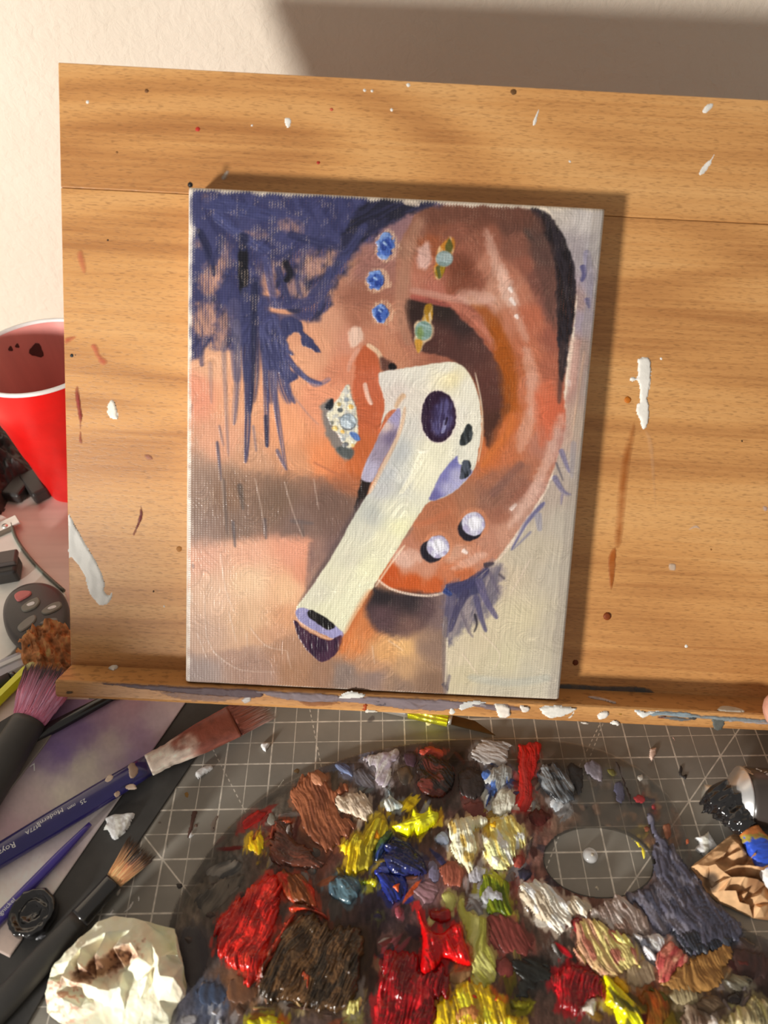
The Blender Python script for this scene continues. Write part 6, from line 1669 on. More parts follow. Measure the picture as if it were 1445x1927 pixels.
# ------------------------------------------------------------------ clutter on the table's left
def rbox(name, parent, c, ex, half, mat, bev=1.5, label=None, cat=None, group=None, tilt=0):
    """rounded box centred at c, long axis ex (xy), half sizes"""
    ex = np.array([ex[0], ex[1], 0.0]); ex /= np.linalg.norm(ex); ey = np.cross(UP, ex)
    V, F = box_vf(-np.array(half), np.array(half), bev)
    Wd = np.asarray(c) + V[:, :1] * ex + V[:, 1:2] * ey + V[:, 2:3] * UP
    return mk(name, Wd, F, mat, parent, label=label, cat=cat, group=group, smooth=False)


bk = plain('black_plastic', (28, 26, 25), .4, var=.12)
# black strap heap behind the cup
relief('black_strap', None, table(-2), [(-60, 800), (-20, 770), (20, 790), (45, 830), (62, 880), (70, 905), (48, 915), (20, 940), (-10, 990), (-60, 1010)], [(34, 33, 32), (50, 47, 44), (22, 21, 21)], 22, edge=6, rough=1.5, step=1.2, ridge=(60, 9, 8), mat=attr_mat('black_webbing', .6, 0, bumps=.4, bscale=900), base=.1, crump=3.0, label='rumpled black webbing strap behind the red cup', cat='strap')
cl_ = root('buckle', T(52, 915, -2), 'black plastic buckle on the pale table below the red cup', 'buckle')
c1 = T(66, 915, 4); e1 = T(86, 942, 4) - T(46, 888, 4)
rbox('buckle_prong', cl_, c1, e1, (15, 6.5, 5.5), bk, 2.5)
c2 = T(36, 918, 3.5); e2 = T(50, 900, 4) - T(22, 935, 4)
rbox('buckle_body', cl_, c2, e2, (12, 8, 5), bk, 2.5)
# grey tray with curved rim
CUR = [(22, 986), (29, 1010), (45, 1036), (75, 1071), (120, 1112)]
tp = table(1.2).pts(list(catmull([(-90, 950), (0, 968)] + CUR + [(112, 1132), (60, 1150), (20, 1230), (-90, 1260)], 6)))
tray = root('plastic_tray', (tp[:, 0].mean(), tp[:, 1].mean(), -2), 'pale grey plastic tray with a curved dark rim under the key fob', 'tray')
V, F = prism_vf(tp, -1.95, 1.2, .4); mk('tray_base', V, F, plain('pale_grey_plastic', (170, 165, 158), .4, var=.08), tray, smooth=False)
cr = np.array([T(x, y, 2.0) for x, y in catmull(CUR, 6, False)])
tg = np.gradient(cr, axis=0); tg /= np.linalg.norm(tg, axis=1)[:, None]
sdv = np.cross(tg, UP)
V, F = loft(cr, 1.3, 1.6, sdv, np.tile(UP, (len(cr), 1)), 12); mk('tray_rim', V, F, plain('dark_green_rim', (72, 76, 68), .4), tray)
kn = root('plastic_block', T(14, 1066, 1.2), 'square black plastic block standing on the grey tray', 'block')
rbox('block_body', kn, T(14, 1072, 7), T(20, 1040, 7) - T(14, 1080, 7), (8.5, 8, 5.8), bk, 2.2)
rbox('block_top', kn, T(10, 1052, 13), T(20, 1040, 7) - T(14, 1080, 7), (6.5, 8, 2.2), plain('black_satin', (58, 52, 50), .3), 1.5)
br = root('metal_bracket', T(8, 988, 1.2), 'small silver bracket with a screw at the tray corner', 'bracket')
rbox('plate', br, T(6, 990, 2.4), T(24, 985, 2) - T(0, 996, 2), (11, 5, 1.1), plain('bright_nickel', (190, 182, 168), .3, metal=.7), .6)
q = T(9, 990, 3.5)
V, F = revolve([(3.5, 2.2), (4.3, 1.9), (4.5, 0.01)], q[0], q[1]); mk('screw', V, F, nickel, br)
rbox('bracket_foot', br, T(2, 1004, 2.4), T(24, 985, 2) - T(0, 996, 2), (9, 2.2, 1.0), plain('dark_steel', (84, 80, 74), .4, metal=.6), .5)

# car key fob
KF = list(catmull([(5, 1150), (16, 1120), (44, 1101), (80, 1097), (112, 1110), (128, 1138), (130, 1172), (118, 1200), (92, 1214), (60, 1226), (30, 1214), (10, 1186)], 5))
kp = table(8).pts(KF); kc = kp.mean(0)
fob = root('key_fob', (kc[0], kc[1], 1.2), 'dark grey car key fob with a red button, lying by the easel', 'key fob')
rings = []
for z, s in ((1.3, .9), (3, .98), (6, 1.0), (9, .97), (11, .9), (12, .8)):
    rings.append(np.c_[kc + (kp - kc) * s, np.full(len(kp), z)])
n = len(kp); V = np.concatenate(rings); F = [list(range(n - 1, -1, -1))]
sgn = np.sum(kp[:, 0] * np.roll(kp[:, 1], -1) - np.roll(kp[:, 0], -1) * kp[:, 1])
for r in range(len(rings) - 1):
    for i in range(n):
        j = (i + 1) % n
        F.append([r * n + i, r * n + j, (r + 1) * n + j, (r + 1) * n + i])
F.append(list(range((len(rings) - 1) * n, len(rings) * n)))
mk('fob_shell', V, F, plain('charcoal_plastic', (50, 47, 46), .4, bumps=.2, bscale=1200), fob)


def button(pts, col, mark_=None):
    P = table(12.6).pts(catmull(pts, 4))
    V, F = prism_vf(P, 11.6, 13.2, .6)
    b = mk('button', V, F, plain('rubber_%d_%d' % (col[0], col[1]), col, .5), fob, smooth=False)
    if mark_:
        c = P.mean(0); P3 = c + (P - c) * np.array([.45, .3])
        V, F = prism_vf(P3, 13.2, 13.3); mk('symbol', V, F, white_ink, b, smooth=False)


button([(27, 1120), (38, 1112), (56, 1112), (58, 1118), (46, 1126), (33, 1131)], (150, 84, 82))
button([(40, 1142), (55, 1130), (70, 1124), (75, 1132), (66, 1144), (46, 1151)], (92, 90, 82), True)
button([(78, 1150), (96, 1136), (112, 1132), (116, 1140), (106, 1149), (86, 1156)], (92, 90, 84), True)
button([(33, 1180), (48, 1165), (64, 1157), (68, 1164), (60, 1175), (40, 1188)], (96, 94, 88))
button([(74, 1174), (88, 1165), (106, 1163), (108, 1170), (94, 1176)], (88, 86, 82))


from mathutils.geometry import delaunay_2d_cdt


def crumple(name, pts, colf, mat, ill, zmin, rough=.35, levels=3, seed=1, soft=.25, rs=3., spiky=0., **props):
    """crumpled sheet: hand-placed folds (seen place and height above the table) joined by flat facets, then split and roughened"""
    W = np.array([T(x, y, h) for x, y, h in pts])
    vs, es, fs, *_ = delaunay_2d_cdt([Vector((a, b)) for a, b in W[:, :2]], [], [], 0, 1e-4)
    V = [np.array(w) for w in W[:len(vs)]]; F = [list(f) for f in fs]
    for _ in range(levels):
        cache = {}; NF = []

        def mid(i, j):
            k = (min(i, j), max(i, j))
            if k not in cache:
                V.append((V[i] + V[j]) / 2); cache[k] = len(V) - 1
            return cache[k]
        for a, b, c in F:
            ab, bc, ca = mid(a, b), mid(b, c), mid(c, a)
            NF += [[a, ab, ca], [ab, b, bc], [ca, bc, c], [ab, bc, ca]]
        F = NF
    V = np.array(V)
    # ease the creases a little so they read as cloth or paper, not cut stone
    acc = np.zeros_like(V); cnt = np.zeros(len(V))
    Fa = np.array(F)
    for i in range(3):
        for j in range(3):
            if i != j:
                np.add.at(acc, Fa[:, i], V[Fa[:, j]]); np.add.at(cnt, Fa[:, i], 1)
    V = V * (1 - soft) + acc / cnt[:, None] * soft
    nx = fbm(V[:, 0] / rs, V[:, 1] / rs, seed, 4) - .5
    rid = 1 - 2 * np.abs(fbm(V[:, 0] / rs / 1.6, V[:, 1] / rs / 1.6, seed + 9, 3) * 2 - 1)
    V[:, 2] += (nx * 2 * rough + rid * spiky) * sstep(zmin, zmin + 4, V[:, 2])
    V[:, 0] += (fbm(V[:, 0] / 4, V[:, 1] / 4, seed + 5, 3) - .5) * rough * 2
    V[:, 2] = np.maximum(V[:, 2], zmin)
    q = project(V)
    C = colf(q[:, 0], q[:, 1], V[:, 2])
    return mk(name, V, F, mat, cols=alb(np.clip(C, 0, 255), ill), **props)


# brown crumpled tissue
BT = [(34, 1214, 6), (44, 1206, 13), (58, 1192, 19), (66, 1176, 25), (74, 1186, 19), (84, 1172, 26), (94, 1166, 28), (102, 1178, 22), (112, 1170, 27), (124, 1176, 24), (136, 1190, 20), (142, 1212, 14), (150, 1236, 6), (52, 1208, 12), (64, 1200, 19), (74, 1204, 15), (84, 1196, 23), (96, 1200, 17), (106, 1194, 23), (118, 1202, 16), (128, 1206, 18), (58, 1222, 9), (70, 1216, 15), (82, 1222, 11), (92, 1214, 18), (104, 1222, 12), (116, 1218, 15), (130, 1226, 10), (60, 1238, 6), (74, 1232, 11), (86, 1238, 7), (98, 1232, 12), (112, 1240, 7), (126, 1242, 6), (54, 1254, 1), (72, 1250, 5), (90, 1256, 3), (108, 1256, 4), (128, 1262, 1), (148, 1266, -1), (40, 1226, 1), (30, 1236, -1.8), (46, 1262, -1.8), (80, 1282, -1.8), (120, 1288, -1.8), (160, 1270, -1.8), (60, 1165, -1.8), (120, 1120, -1.8), (160, 1160, -1.8)]


def browncol(x, y, z):
    g = fbm(x / 9, y / 9, 77, 4)
    return np.array((186, 126, 82.)) * (.45 + 1.0 * g)[:, None]


crumple('crumpled_tissue', BT[:-3], browncol, attr_mat('stained_tissue', .8, 0, bumps=.3, bscale=700, spec=.2), .6, -1.9, rough=1.6, levels=4, seed=31, soft=.1, rs=2.6, spiky=3.2, label='rust-brown crumpled tissue between key fob and pink brush', cat='tissue', group='used tissues')

# cream tissue lower left: a folded hood with a brown stain in its hollow
CT = [(88, 1905, 1), (86, 1870, 3), (92, 1840, 6), (101, 1815, 9), (130, 1785, 11), (160, 1757, 12), (185, 1735, 12), (215, 1724, 12), (250, 1728, 11), (270, 1733, 9), (300, 1754, 5), (331, 1748, 9), (334, 1768, 8), (329, 1788, 3), (340, 1800, 7), (346, 1850, 3), (351, 1874, 2), (336, 1888, 2), (320, 1930, 2), (300, 1995, .5), (230, 2005, .5), (214, 1955, 1.5), (206, 1892, 2), (180, 1904, 1), (142, 1920, .5), (114, 1926, .5),
      (104, 1868, 12), (117, 1836, 17), (144, 1811, 20), (180, 1796, 21), (215, 1783, 21), (246, 1773, 19), (273, 1769, 14), (128, 1808, 17), (152, 1782, 18), (200, 1754, 18), (242, 1750, 16),
      (154, 1822, 7), (190, 1815, 5), (225, 1800, 6), (247, 1798, 8), (206, 1834, 5), (236, 1828, 6), (180, 1842, 7), (150, 1838, 9),
      (112, 1853, 14), (124, 1848, 8), (139, 1849, 14), (132, 1867, 7), (118, 1879, 12), (108, 1894, 7), (150, 1862, 6), (164, 1851, 13), (159, 1876, 5), (186, 1861, 12), (177, 1882, 4), (206, 1864, 10), (196, 1848, 5), (224, 1857, 9), (150, 1897, 5),
      (261, 1800, 15), (286, 1776, 12), (297, 1800, 21), (313, 1797, 18), (335, 1798, 21), (346, 1816, 11), (290, 1820, 13), (279, 1838, 16), (301, 1836, 22), (289, 1852, 9), (312, 1852, 13), (326, 1840, 18), (320, 1872, 9), (300, 1884, 7), (344, 1866, 8), (259, 1846, 7), (240, 1864, 5), (262, 1882, 7), (292, 1902, 6), (236, 1902, 4), (272, 1932, 4), (252, 1962, 2)]


def creamcol(x, y, z):
    C = np.array((214, 194, 172.)) * (.93 + .14 * fbm(x / 20, y / 20, 79, 3))[:, None]
    e = np.hypot((x - 198 + (y - 1815) * .6) / 60, (y - 1815 + (x - 198) * .36) / 27) + (fbm(x / 10, y / 10, 81, 3) - .5) * .8
    m1 = sstep(1.05, .45, e)[:, None]
    C = C * (1 - m1 * .85) + np.array((122, 86, 62.)) * m1 * .85
    m3 = (sstep(.5, .68, fbm(x / 7, y / 7, 85, 3)) * m1[:, 0])[:, None]
    C = C * (1 - m3 * .7) + np.array((62, 38, 30.)) * m3 * .7
    m2 = (sstep(.56, .66, fbm(x / 7, y / 7, 83, 4)) * sstep(190, 130, x) * sstep(1825, 1850, y))[:, None]
    return C * (1 - m2 * .6) + np.array((150, 104, 84.)) * m2 * .6


crumple('crumpled_tissue', CT, creamcol, attr_mat('cream_tissue', .75, 0, bumps=.25, bscale=500, spec=.2), .62, .1, rough=1.0, levels=4, seed=35, soft=.55, rs=5., spiky=.7, label='cream crumpled tissue with a brown stain beside the palette', cat='tissue', group='used tissues')

# black wet jar lid
lid = root('jar_lid', T(66, 1722, PZ), 'small black lid ring coated with wet black paint on the stained paper', 'lid')
q = T(66, 1722, PZ + .3); z0 = PZ + .3
prof = [(z0, 0.01), (z0, 10.6), (z0 + 1, 11.2), (z0 + 5, 11.0), (z0 + 6.2, 10.2), (z0 + 6.2, 8.6), (z0 + 4, 7.8), (z0 + 3.6, 6.2), (z0 + 4.6, 5.4), (z0 + 4.6, 4.2), (z0 + 2.6, 3.4), (z0 + 2.4, .01)]
V, F = revolve(prof, q[0], q[1])
V[:, :2] += (np.c_[vnoise(V[:, 0] / 2, V[:, 1] / 2, 5), vnoise(V[:, 0] / 2, V[:, 1] / 2, 6)] - .5) * 1.1
V[:, 2] += (vnoise(V[:, 0] / 1.6, V[:, 1] / 1.6, 8) - .5) * .7 * (V[:, 2] > z0 + .5)
mk('lid_ring', V, F, plain('wet_black', (16, 15, 16), .12, coat=.8), lid)
relief('paint_drip', lid, table(z0), Z(0, 1540, 3.44, [(200, 760), (230, 725), (290, 740), (300, 765), (250, 790), (215, 785)]), [(40, 40, 42), (120, 120, 124)], 1.4, mat=wet, step=.4)

# ------------------------------------------------------------------ chips and stains on folder and mat
MT = table(.02)
FT = table(1.25)
Z1 = lambda p: Z(0, 1240, 3.44, p)
ZA = lambda p: Z(380, 1300, 4.8167, p)
ZC = lambda p: Z(200, 1480, 6.568, p)
ZD = lambda p: Z(1150, 1340, 4.898, p)
chip(Z1([(670, 1000), (690, 1030), (730, 1010), (800, 1005), (875, 1000), (850, 1060), (810, 1130), (740, 1180), (710, 1140), (690, 1110), (665, 1110), (690, 1070), (665, 1010)]), (206, 196, 182), FT, 2.4, 'large curled white paint chip on the black folder', sm=2)
chip(Z1([(1265, 740), (1310, 705), (1370, 690), (1380, 715), (1330, 750), (1290, 780), (1270, 770)]), (206, 200, 194), MT, 2.6, 'white chip on the mat just below the blue brush bristles', sm=2)
chip(ZA([(525, 490), (560, 470), (620, 480), (580, 555), (545, 535)]), (206, 196, 186), MT, 2.4, 'small square white chip alone on the grid above the palette', sm=1)
chip(ZA([(650, 905), (700, 850), (745, 785), (742, 812), (705, 872)]), (196, 190, 180), MT, 1.4, 'thin white sliver touching the palette upper edge', sm=1)
chip(ZD([(350, 340), (420, 320), (412, 390), (375, 465), (345, 420)]), (176, 152, 138), MT, 1.2, 'pinkish folded paint chip on the mat under the ledge', sm=1)
chip(ZD([(755, 1160), (800, 1150), (860, 1130), (890, 1095), (900, 1130), (950, 1200), (990, 1280), (900, 1300), (880, 1360), (850, 1330), (760, 1270), (800, 1220), (790, 1200)]), (190, 186, 176), MT, 2.6, 'torn pale grey chip between palette and crumpled brown paper', sm=2)
chip(Z(1020, 1560, 7.225, [(715, 790), (740, 770), (790, 820), (765, 865)]), (166, 158, 142), MT, .8, 'tiny pale chip inside the palette thumb hole', sm=1)
chip(ZC([(80, 1290), (130, 1200), (180, 1240), (170, 1320), (130, 1360)]), (146, 140, 130), MT, .8, 'dull grey oval chip under the copper-bristled brush', sm=3)
mat_o = bpy.data.objects['cutting_mat']


def smear(pts, col, H=.3, alpha=1.0, **kw):
    return relief('paint_smear', mat_o, MT, pts, [col, tuple(np.array(col) * .85)], H, edge=.4, step=.35, rough=.3, alpha=alpha, mat=stain_m if alpha < 1 else dry_, base=.05, rs=1.5, **kw)


smear(ZC([(1060, 310), (1130, 310), (1100, 400), (1085, 460), (1060, 560), (1010, 640), (1000, 580), (1035, 450)]), (66, 46, 40), .5)
smear(ZC([(1090, 470), (1120, 455), (1138, 485), (1115, 512), (1090, 505)]), (74, 58, 50))
smear(ZC([(1010, 640), (1050, 550), (1075, 590), (1110, 575), (1080, 610), (1040, 640)]), (206, 200, 194), .8)
smear(ZC([(1290, 470), (1350, 370), (1390, 360), (1370, 430), (1340, 560), (1290, 550)]), (96, 86, 78), .4)
smear(ZC([(1310, 500), (1345, 495), (1345, 540), (1315, 540)]), (54, 44, 40), .5)
smear(ZC([(965, 80), (1000, 65), (1025, 95), (1005, 140), (970, 125)]), (104, 78, 40), .2)
smear(ZC([(210, 1555), (270, 1500), (320, 1420), (340, 1430), (310, 1500), (260, 1545)]), (176, 172, 166), .3)
smear(ZC([(40, 1570), (80, 1520), (95, 1530), (60, 1590)]), (166, 160, 154), .3)
smear(ZC([(860, 1220), (880, 1195), (935, 1195), (945, 1240), (900, 1275)]), (48, 44, 42), .5)
smear(ZC([(395, 1365), (412, 1360), (410, 1430), (395, 1440)]), (180, 176, 170), .3)
smear(ZC([(640, 440), (680, 435), (678, 455), (645, 458)]), (84, 74, 66), .2)
smear(ZC([(745, 650), (770, 640), (770, 760), (745, 760)]), (84, 74, 66), .2, .7)
smear(ZA([(830, 735), (850, 705), (885, 715), (870, 755)]), (84, 66, 44), .2)
smear(ZD([(620, 570), (635, 490), (660, 520), (655, 580), (700, 570), (690, 620), (640, 600)]), (40, 36, 34), .6)
smear(ZD([(1055, 1050), (1090, 1035), (1140, 1090), (1145, 1120), (1125, 1100), (1095, 1060)]), (36, 34, 32), .5)
smear(ZD([(560, 235), (575, 228), (590, 258), (580, 268)]), (160, 130, 120), .3)
smear([(690, 1355), (700, 1345), (706, 1352), (700, 1360), (692, 1360)], (84, 78, 76), .2, .6)
smear([(800, 1352), (812, 1350), (813, 1362), (803, 1366)], (196, 180, 140), .5)

# glass bead in the thumb hole
q = T(1110, 1611, 0)
bead = root('glass_bead', (q[0], q[1], 0), 'clear round glass bead in the palette thumb hole', 'bead')
V, F = revolve([(0.02, 3.6), (.8, 3.9), (1.8, 3.6), (2.8, 2.6), (3.3, 1.2), (3.4, .01)], q[0], q[1])
mk('bead_dome', V, F, clear_plastic('bead_glass', (206, 202, 194), .55), bead)
V, F = revolve([(3.3, .9), (3.7, .6), (3.8, .01)], q[0] + .6, q[1] - .4); mk('bead_stud', V, F, plain('grey_stud', (120, 112, 100), .3), bead)

# craft knife poking out under the ledge
kz = 6.0
k0, k1 = T(770, 1338, kz), T(843, 1354, kz)
knife = root('craft_knife', (k0 + k1) / 2 * np.array([1, 1, 0]), 'craft knife with a gold knurled collar under the ledge', 'knife')
dk, sk, uk, Lk = axes(k0, k1)
V, F = loft([k0 - dk * 90, k0 - dk * 2, k0], [4.0, 4.0, 3.6], [4.0, 4.0, 3.6], sk, uk, 20); mk('handle', V, F, plain('brushed_steel', (150, 146, 140), .35, metal=.8), knife)
tt = np.linspace(0, 1, 60); rad = 4.1 + .22 * np.cos(tt * 60 * np.pi)
cen = k0 + tt[:, None] * (k1 - k0)
V, F = loft(cen, rad, rad, sk, uk, 28)
ang = np.tile(np.arange(28), 60); V = V + (V - np.repeat(cen, 28, 0)) * (.05 * ((ang % 2) * 2 - 1))[:, None]
mk('collar', V, F, plain('gold_knurl', (236, 190, 70), .25, metal=.9, ill=.6), knife, smooth=False)
V, F = loft([k1, k1 + dk * 2.2], [3.2, 2.6], [3.2, 2.4], sk, uk, 20); mk('collar_tip', V, F, nickel, knife)
tipk = T(932, 1384, 2.7)
bl = k1 + dk * 2
n_ = np.cross(tipk - bl, UP); n_ /= np.linalg.norm(n_)
B3 = np.array([bl + n_ * 2.2 - UP * 1, bl - n_ * 3.6 - UP * 1, bl + (tipk - bl) * .5 - n_ * 4.4, tipk])
up_ = np.array([0, 0, .45])
V = np.concatenate([B3 - up_, B3 + up_]); F = [[3, 2, 1, 0], [4, 5, 6, 7]] + [[i, (i + 1) % 4, 4 + (i + 1) % 4, 4 + i] for i in range(4)]
mk('blade', V, F, plain('dark_blade', (70, 56, 36), .25, metal=.85, ill=.5), knife, smooth=False)

# ------------------------------------------------------------------ right: paint tube, loaded brush, crumpled paper
tc_ = T(1392, 1500, 15.5)
te = T(1445, 1504, 15.5) - tc_; te[2] = 0; te /= np.linalg.norm(te)
tube = root('paint_tube', (tc_[0] + 40, tc_[1], 0), 'black paint tube with a silver shoulder lying on the mat', 'paint tube')
sd_ = np.cross(te, UP)
cen = [tc_ + te * 0.6, tc_ + te * 4, tc_ + te * 50, tc_ + te * 92 - UP * 8, tc_ + te * 104 - UP * 12]
V, F = loft(cen, [15.2, 15.6, 15.8, 17, 17.6], [15.0, 15.4, 15.4, 7, 2.4], sd_, UP, 48)
hd3 = mk('tube_body', V, F, plain('black_tube', (44, 38, 35), .3, coat=.3, var=.1), tube)
cen = [tc_ - te * 9, tc_ - te * 8.9, tc_ - te * 3, tc_ + te * .4, tc_ + te * 1.2]
V, F = loft(cen, [4.6, 5.0, 11.5, 15.4, 15.6], [4.6, 5.0, 11.5, 15.3, 15.4], sd_, UP, 48); mk('shoulder', V, F, plain('bare_metal', (206, 204, 200), .3, metal=.75, ill=.6), tube)
V, F = loft([tc_ - te * 18, tc_ - te * 8.9], [5, 4.8], [5, 4.8], sd_, UP, 28); mk('neck', V, F, nickel, tube)
# lettering wrapped over the tube
def tube_text(px, py, body, size, rot):
    q = T(px, py, 26); e = math.cos(rot) * te + math.sin(rot) * np.cross(UP, te); ey = np.cross(UP, e)
    V, F = text_mesh(body, size)
    W_ = q + V[:, :1] * e + V[:, 1:2] * ey
    lat = (W_ - tc_) @ sd_
    W_[:, 2] = tc_[2] + np.sqrt(np.maximum(15.6 ** 2 - lat ** 2, 4)) + .25
    mk('lettering', W_, F, white_ink, hd3, smooth=False)


tube_text(1424, 1446, 'S', 4.2, -2.6)
tube_text(1431, 1457, '1881', 3.0, -1.1)
scr = []
for (x0, y0), (x1, y1) in (((1386, 1440), (1412, 1464)), ((1392, 1438), (1409, 1458)), ((1398, 1443), (1405, 1440)), ((1391, 1450), (1411, 1465))):
    p, q = T(x0, y0, 26), T(x1, y1, 26); dd_ = (q - p) / np.linalg.norm(q - p); nn = np.cross(UP, dd_) * .18
    W_ = []
    for k in range(6):
        r = p + (q - p) * k / 5
        for sg in (-1, 1):
            w_ = r + nn * sg; lat = (w_ - tc_) @ sd_; w_[2] = tc_[2] + math.sqrt(max(15.6 ** 2 - lat ** 2, 4)) + .25; W_.append(w_)
    scr.append((np.array(W_), [[2 * k, 2 * k + 1, 2 * k + 3, 2 * k + 2] for k in range(5)]))
V, F = join(scr); mk('signature_print', V, F, plain('tan_print', (150, 128, 106), .5), hd3, smooth=False)

# loaded flat brush leaning on the tube
R0, R1, R2 = T(1337, 1482, 19), T(1408, 1560, 19), T(1520, 1740, 15)
lb = root('paintbrush', (T(1400, 1560)[0], T(1400, 1560)[1], 0), 'paint-caked brush with blue and white handle resting on the tube', 'paintbrush')
d4, s4, u4, L4 = axes(R1, R2)
tt = np.linspace(0, 1, 60); cen = R1 + tt[:, None] * (R2 - R1)
w = np.interp(tt, [0, .15, .5, 1], [5.4, 6.6, 7.6, 7.8]); h = np.interp(tt, [0, 1], [3.4, 4.0])
V, F = loft(cen, w, h, s4, u4, 40, 2.6)
kk = np.repeat(tt, 40); aa = np.tile(np.arange(40), 60) / 40 * 2 * np.pi
nz = (fbm(kk * 30, np.cos(aa) * 3 + 9, 91, 3) - .5) * .12
st_ = kk + nz + .05 * np.cos(aa)
C = np.empty((len(V), 3))
for i, (t_, c_) in enumerate(((-1, (150, 88, 40)), (.09, (130, 116, 50)), (.14, (36, 66, 160)), (.43, (196, 192, 188)))):
    C[st_ > t_] = c_
C *= (.78 + .45 * fbm(kk * 50, aa * 4, 95, 3))[:, None]
V = V + (V - np.repeat(cen, 40, 0)) * ((fbm(kk * 60, aa * 3, 97, 2) - .5) * .18)[:, None]
mk('handle', V, F, attr_mat('painted_handle', .35, .2, bumps=.4, bscale=600), lb, cols=alb(np.clip(C, 0, 255), .56), label='handle smeared orange, blue and white')
d5, s5, u5, L5 = axes(R0, R1)
tt = np.linspace(0, 1, 40); cen = R0 + tt[:, None] * (R1 - R0)
w = np.interp(tt, [0, .08, .25, .6, 1], [3, 8.5, 10.5, 7.6, 5.2]); h = np.interp(tt, [0, .1, .4, 1], [2.5, 8, 7, 3.4])
V, F = loft(cen, w, h, s5, u5, 48, 2.2)
kk = np.repeat(tt, 48); aa = np.tile(np.arange(48), 40) / 48 * 2 * np.pi
V = V + (V - np.repeat(cen, 48, 0)) * ((fbm(kk * 9, np.cos(aa) * 2 + np.sin(aa) * 1.4 + 5, 101, 3) - .5) * 1.1)[:, None]
mk('bristles', V, F, plain('wet_black', (16, 15, 16), .12, coat=.8), lb, label='bristles loaded with glossy black paint')
q = T(1372, 1527, 13)
relief('paint_crust', lb, table(17), ZD([(970, 870), (1020, 840), (1060, 880), (1110, 950), (1070, 950), (1010, 910)]), [(196, 188, 172), (170, 160, 140)], 2.0, step=.4, mat=satin)


WP = [(1300, 1632, 3), (1312, 1627, 6), (1344, 1622, 9), (1342, 1602, 7), (1356, 1586, 8), (1372, 1574, 9), (1386, 1566, 10), (1402, 1578, 11), (1450, 1590, 13), (1520, 1640, 10), (1520, 1740, .5), (1446, 1708, 1), (1437, 1726, .5), (1418, 1729, .5), (1411, 1709, 1.5), (1386, 1707, 1.5), (1350, 1698, 1.5), (1331, 1683, 1.5), (1327, 1664, 2), (1312, 1648, 1.5),
      (1326, 1638, 7), (1336, 1646, 3), (1330, 1654, 2), (1344, 1660, 4), (1338, 1672, 4), (1350, 1678, 7), (1334, 1630, 9),
      (1347, 1626, 14), (1354, 1660, 14), (1371, 1692, 9), (1358, 1618, 9), (1366, 1655, 7), (1380, 1692, 4), (1367, 1604, 18), (1377, 1650, 18), (1391, 1697, 11), (1382, 1606, 12), (1390, 1650, 9), (1399, 1694, 5), (1395, 1599, 20), (1402, 1650, 20), (1411, 1702, 10), (1408, 1610, 15), (1414, 1655, 11), (1420, 1702, 5), (1421, 1604, 22), (1428, 1655, 20), (1431, 1708, 8), (1438, 1615, 17), (1441, 1665, 12), (1450, 1700, 5), (1465, 1618, 23), (1470, 1680, 16), (1492, 1650, 17), (1380, 1580, 15), (1372, 1590, 13), (1390, 1588, 17), (1376, 1574, 12), (1362, 1640, 15), (1386, 1628, 18), (1411, 1628, 20), (1434, 1632, 21), (1373, 1632, 10), (1399, 1632, 12), (1424, 1634, 14), (1362, 1676, 12), (1385, 1676, 15), (1407, 1678, 16), (1430, 1684, 15), (1373, 1676, 7), (1396, 1676, 8), (1418, 1680, 9)]


def papercol(x, y, z):
    C = np.array((164, 130, 95.)) * (.85 + .3 * fbm(x / 16, y / 16, 110, 3))[:, None]
    m1 = (sstep(.42, .62, fbm(x / 24, y / 24, 111, 3)) * sstep(1372, 1420, x) * sstep(1700, 1650, y))[:, None]
    C = C * (1 - m1 * .7) + np.array((92, 58, 34.)) * m1 * .7
    m2 = sstep(1.1, .5, np.hypot((x - 1338) / 18, (y - 1660) / 22))[:, None]
    return C * (1 - m2 * .8) + np.array((54, 44, 36.)) * m2 * .8


crumple('crumpled_paper', WP, papercol, attr_mat('brown_paper', .75, 0, bumps=.3, bscale=500, spec=.25), .62, .1, rough=.7, levels=4, seed=37, soft=.5, rs=4., spiky=.3, label='brown crumpled paper wad at the palette right side', cat='paper')

# unseen pot added to shade the papers and the board's low corner
pot = root('added_shade_pot', (-488, -395, -2), 'unseen stoneware pot added at the table front corner to cast soft shade', 'pot')
V, F = revolve([(-1.9, .01), (-1.9, 46), (2, 50), (60, 60), (120, 57), (158, 53), (164, 55), (164, 50), (154, 48), (60, 53), (8, 44), (8, .01)], -488, -395)
mk('shade_pot_body', V, F, plain('shade_pot_glaze', (120, 110, 98), .3, ill=1.0, coat=.3), pot)

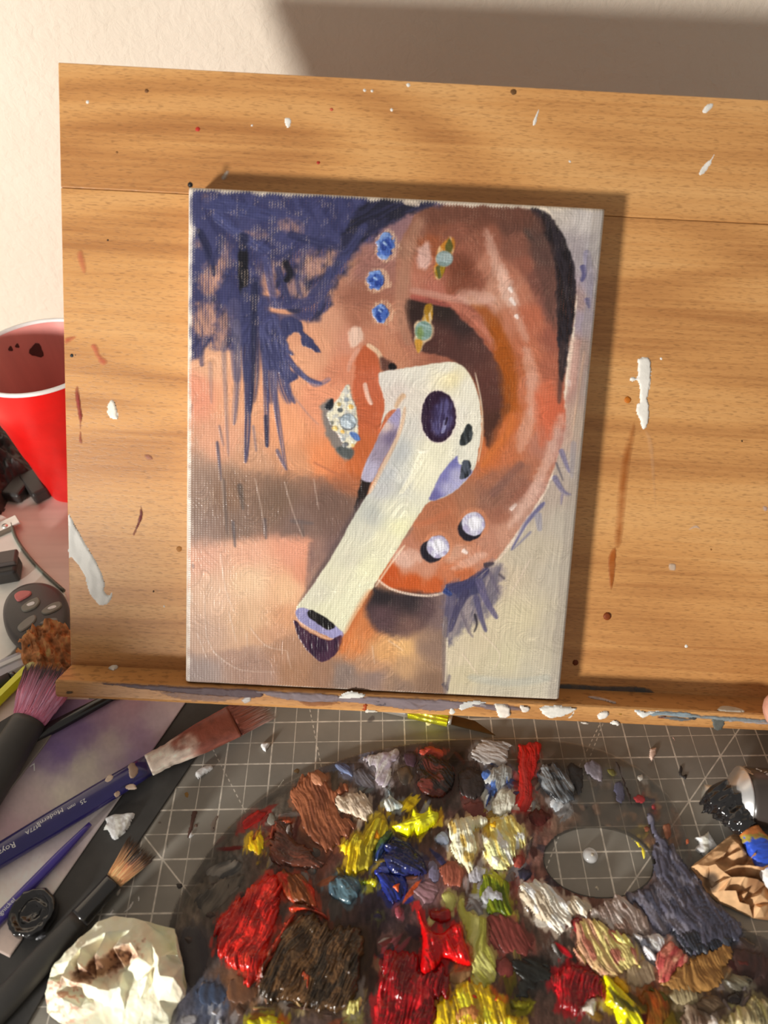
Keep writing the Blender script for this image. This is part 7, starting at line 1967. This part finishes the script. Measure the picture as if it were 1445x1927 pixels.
# ------------------------------------------------------------------ thumb of the hand that steadies the easel
def person():
    Vn = [BP(455, 40, 36), BP(408, 22, 12), BP(368, 17, 9), BP(338, 14, 7), BP(321, 12, 6), BP(307.5, 10, 5)]     # wrist, palm, thumb
    R_ = [23, 17, 13, 12.5, 12.2, 9.5]
    E_ = [(0, 1), (1, 2), (2, 3), (3, 4), (4, 5)]
    for k in range(4):                                                                                       # fingers tucked under the ledge
        x = 384 + k * 15.5; o = len(Vn); dl = (0, 3, 1, -4)[k]
        Vn += [BP(x, 18, -12), BP(x - 2, 8, -19), BP(x - 4, -4 - dl, -20), BP(x - 6, -13 - dl, -18)]
        R_ += [7.6, 6.6, 6.0, 5.2]
        E_ += [(1, o), (o, o + 1), (o + 1, o + 2), (o + 2, o + 3)]
    me = bpy.data.meshes.new('person')
    me.from_pydata([tuple(v * .001) for v in Vn], E_, [])
    o = bpy.data.objects.new('person', me); COL.objects.link(o)
    md = o.modifiers.new('skin', 'SKIN'); md.use_smooth_shade = True
    for sv_, r in zip(me.skin_vertices[0].data, R_):
        sv_.radius = (r * .001, r * .001)
    me.skin_vertices[0].data[0].use_root = True
    ss_ = o.modifiers.new('sub', 'SUBSURF'); ss_.levels = 2; ss_.render_levels = 2
    t = NT('skin')
    v = t.coords()
    n1 = t.noise(v, 120, 4, .6); n2 = t.noise(t.coords((900, 300, 900)), 1, 3, .6)
    t.base(t.ramp(n1, [(.3, lin((206, 142, 122))), (.7, lin((232, 180, 158)))]))
    t.set('Roughness', .45); t.set('Subsurface Weight', .15); t.set('Subsurface Radius', (.004, .0015, .001)); t.set('Subsurface Scale', 1)
    t.l(t.bump(n2, .5, .0006), t.b.inputs['Normal'])
    me.materials.append(t.m)
    setp(o, 'thumb of a hand gripping the easel ledge', 'person')
    # thumbnail
    ctr = BP(317, 22.6, 8); e1 = BX * -1.0 + BN * .1; e1 /= np.linalg.norm(e1); nn = BN * .95 + BU * .25; nn -= nn @ e1 * e1; nn /= np.linalg.norm(nn); e2 = np.cross(nn, e1)
    V = [];
    for i in range(9):
        for j in range(9):
            a, b = (i / 4 - 1), (j / 4 - 1)
            k = max(abs(a), abs(b)) / (math.hypot(a, b) + 1e-9) if (a or b) else 1
            a2, b2 = a * (.6 + .4 * k), b * (.6 + .4 * k)
            V.append(ctr + e1 * a2 * 5.5 + e2 * b2 * 4.6 - nn * (b2 * b2 * 1.8 + a2 * a2 * .5))
    F = [[i * 9 + j, i * 9 + j + 1, (i + 1) * 9 + j + 1, (i + 1) * 9 + j] for i in range(8) for j in range(8)]
    FR['person'] = np.eye(4)
    mk('thumbnail', V, F, plain('nail', (206, 150, 138), .3, coat=.4, ill=.8), o)


person()
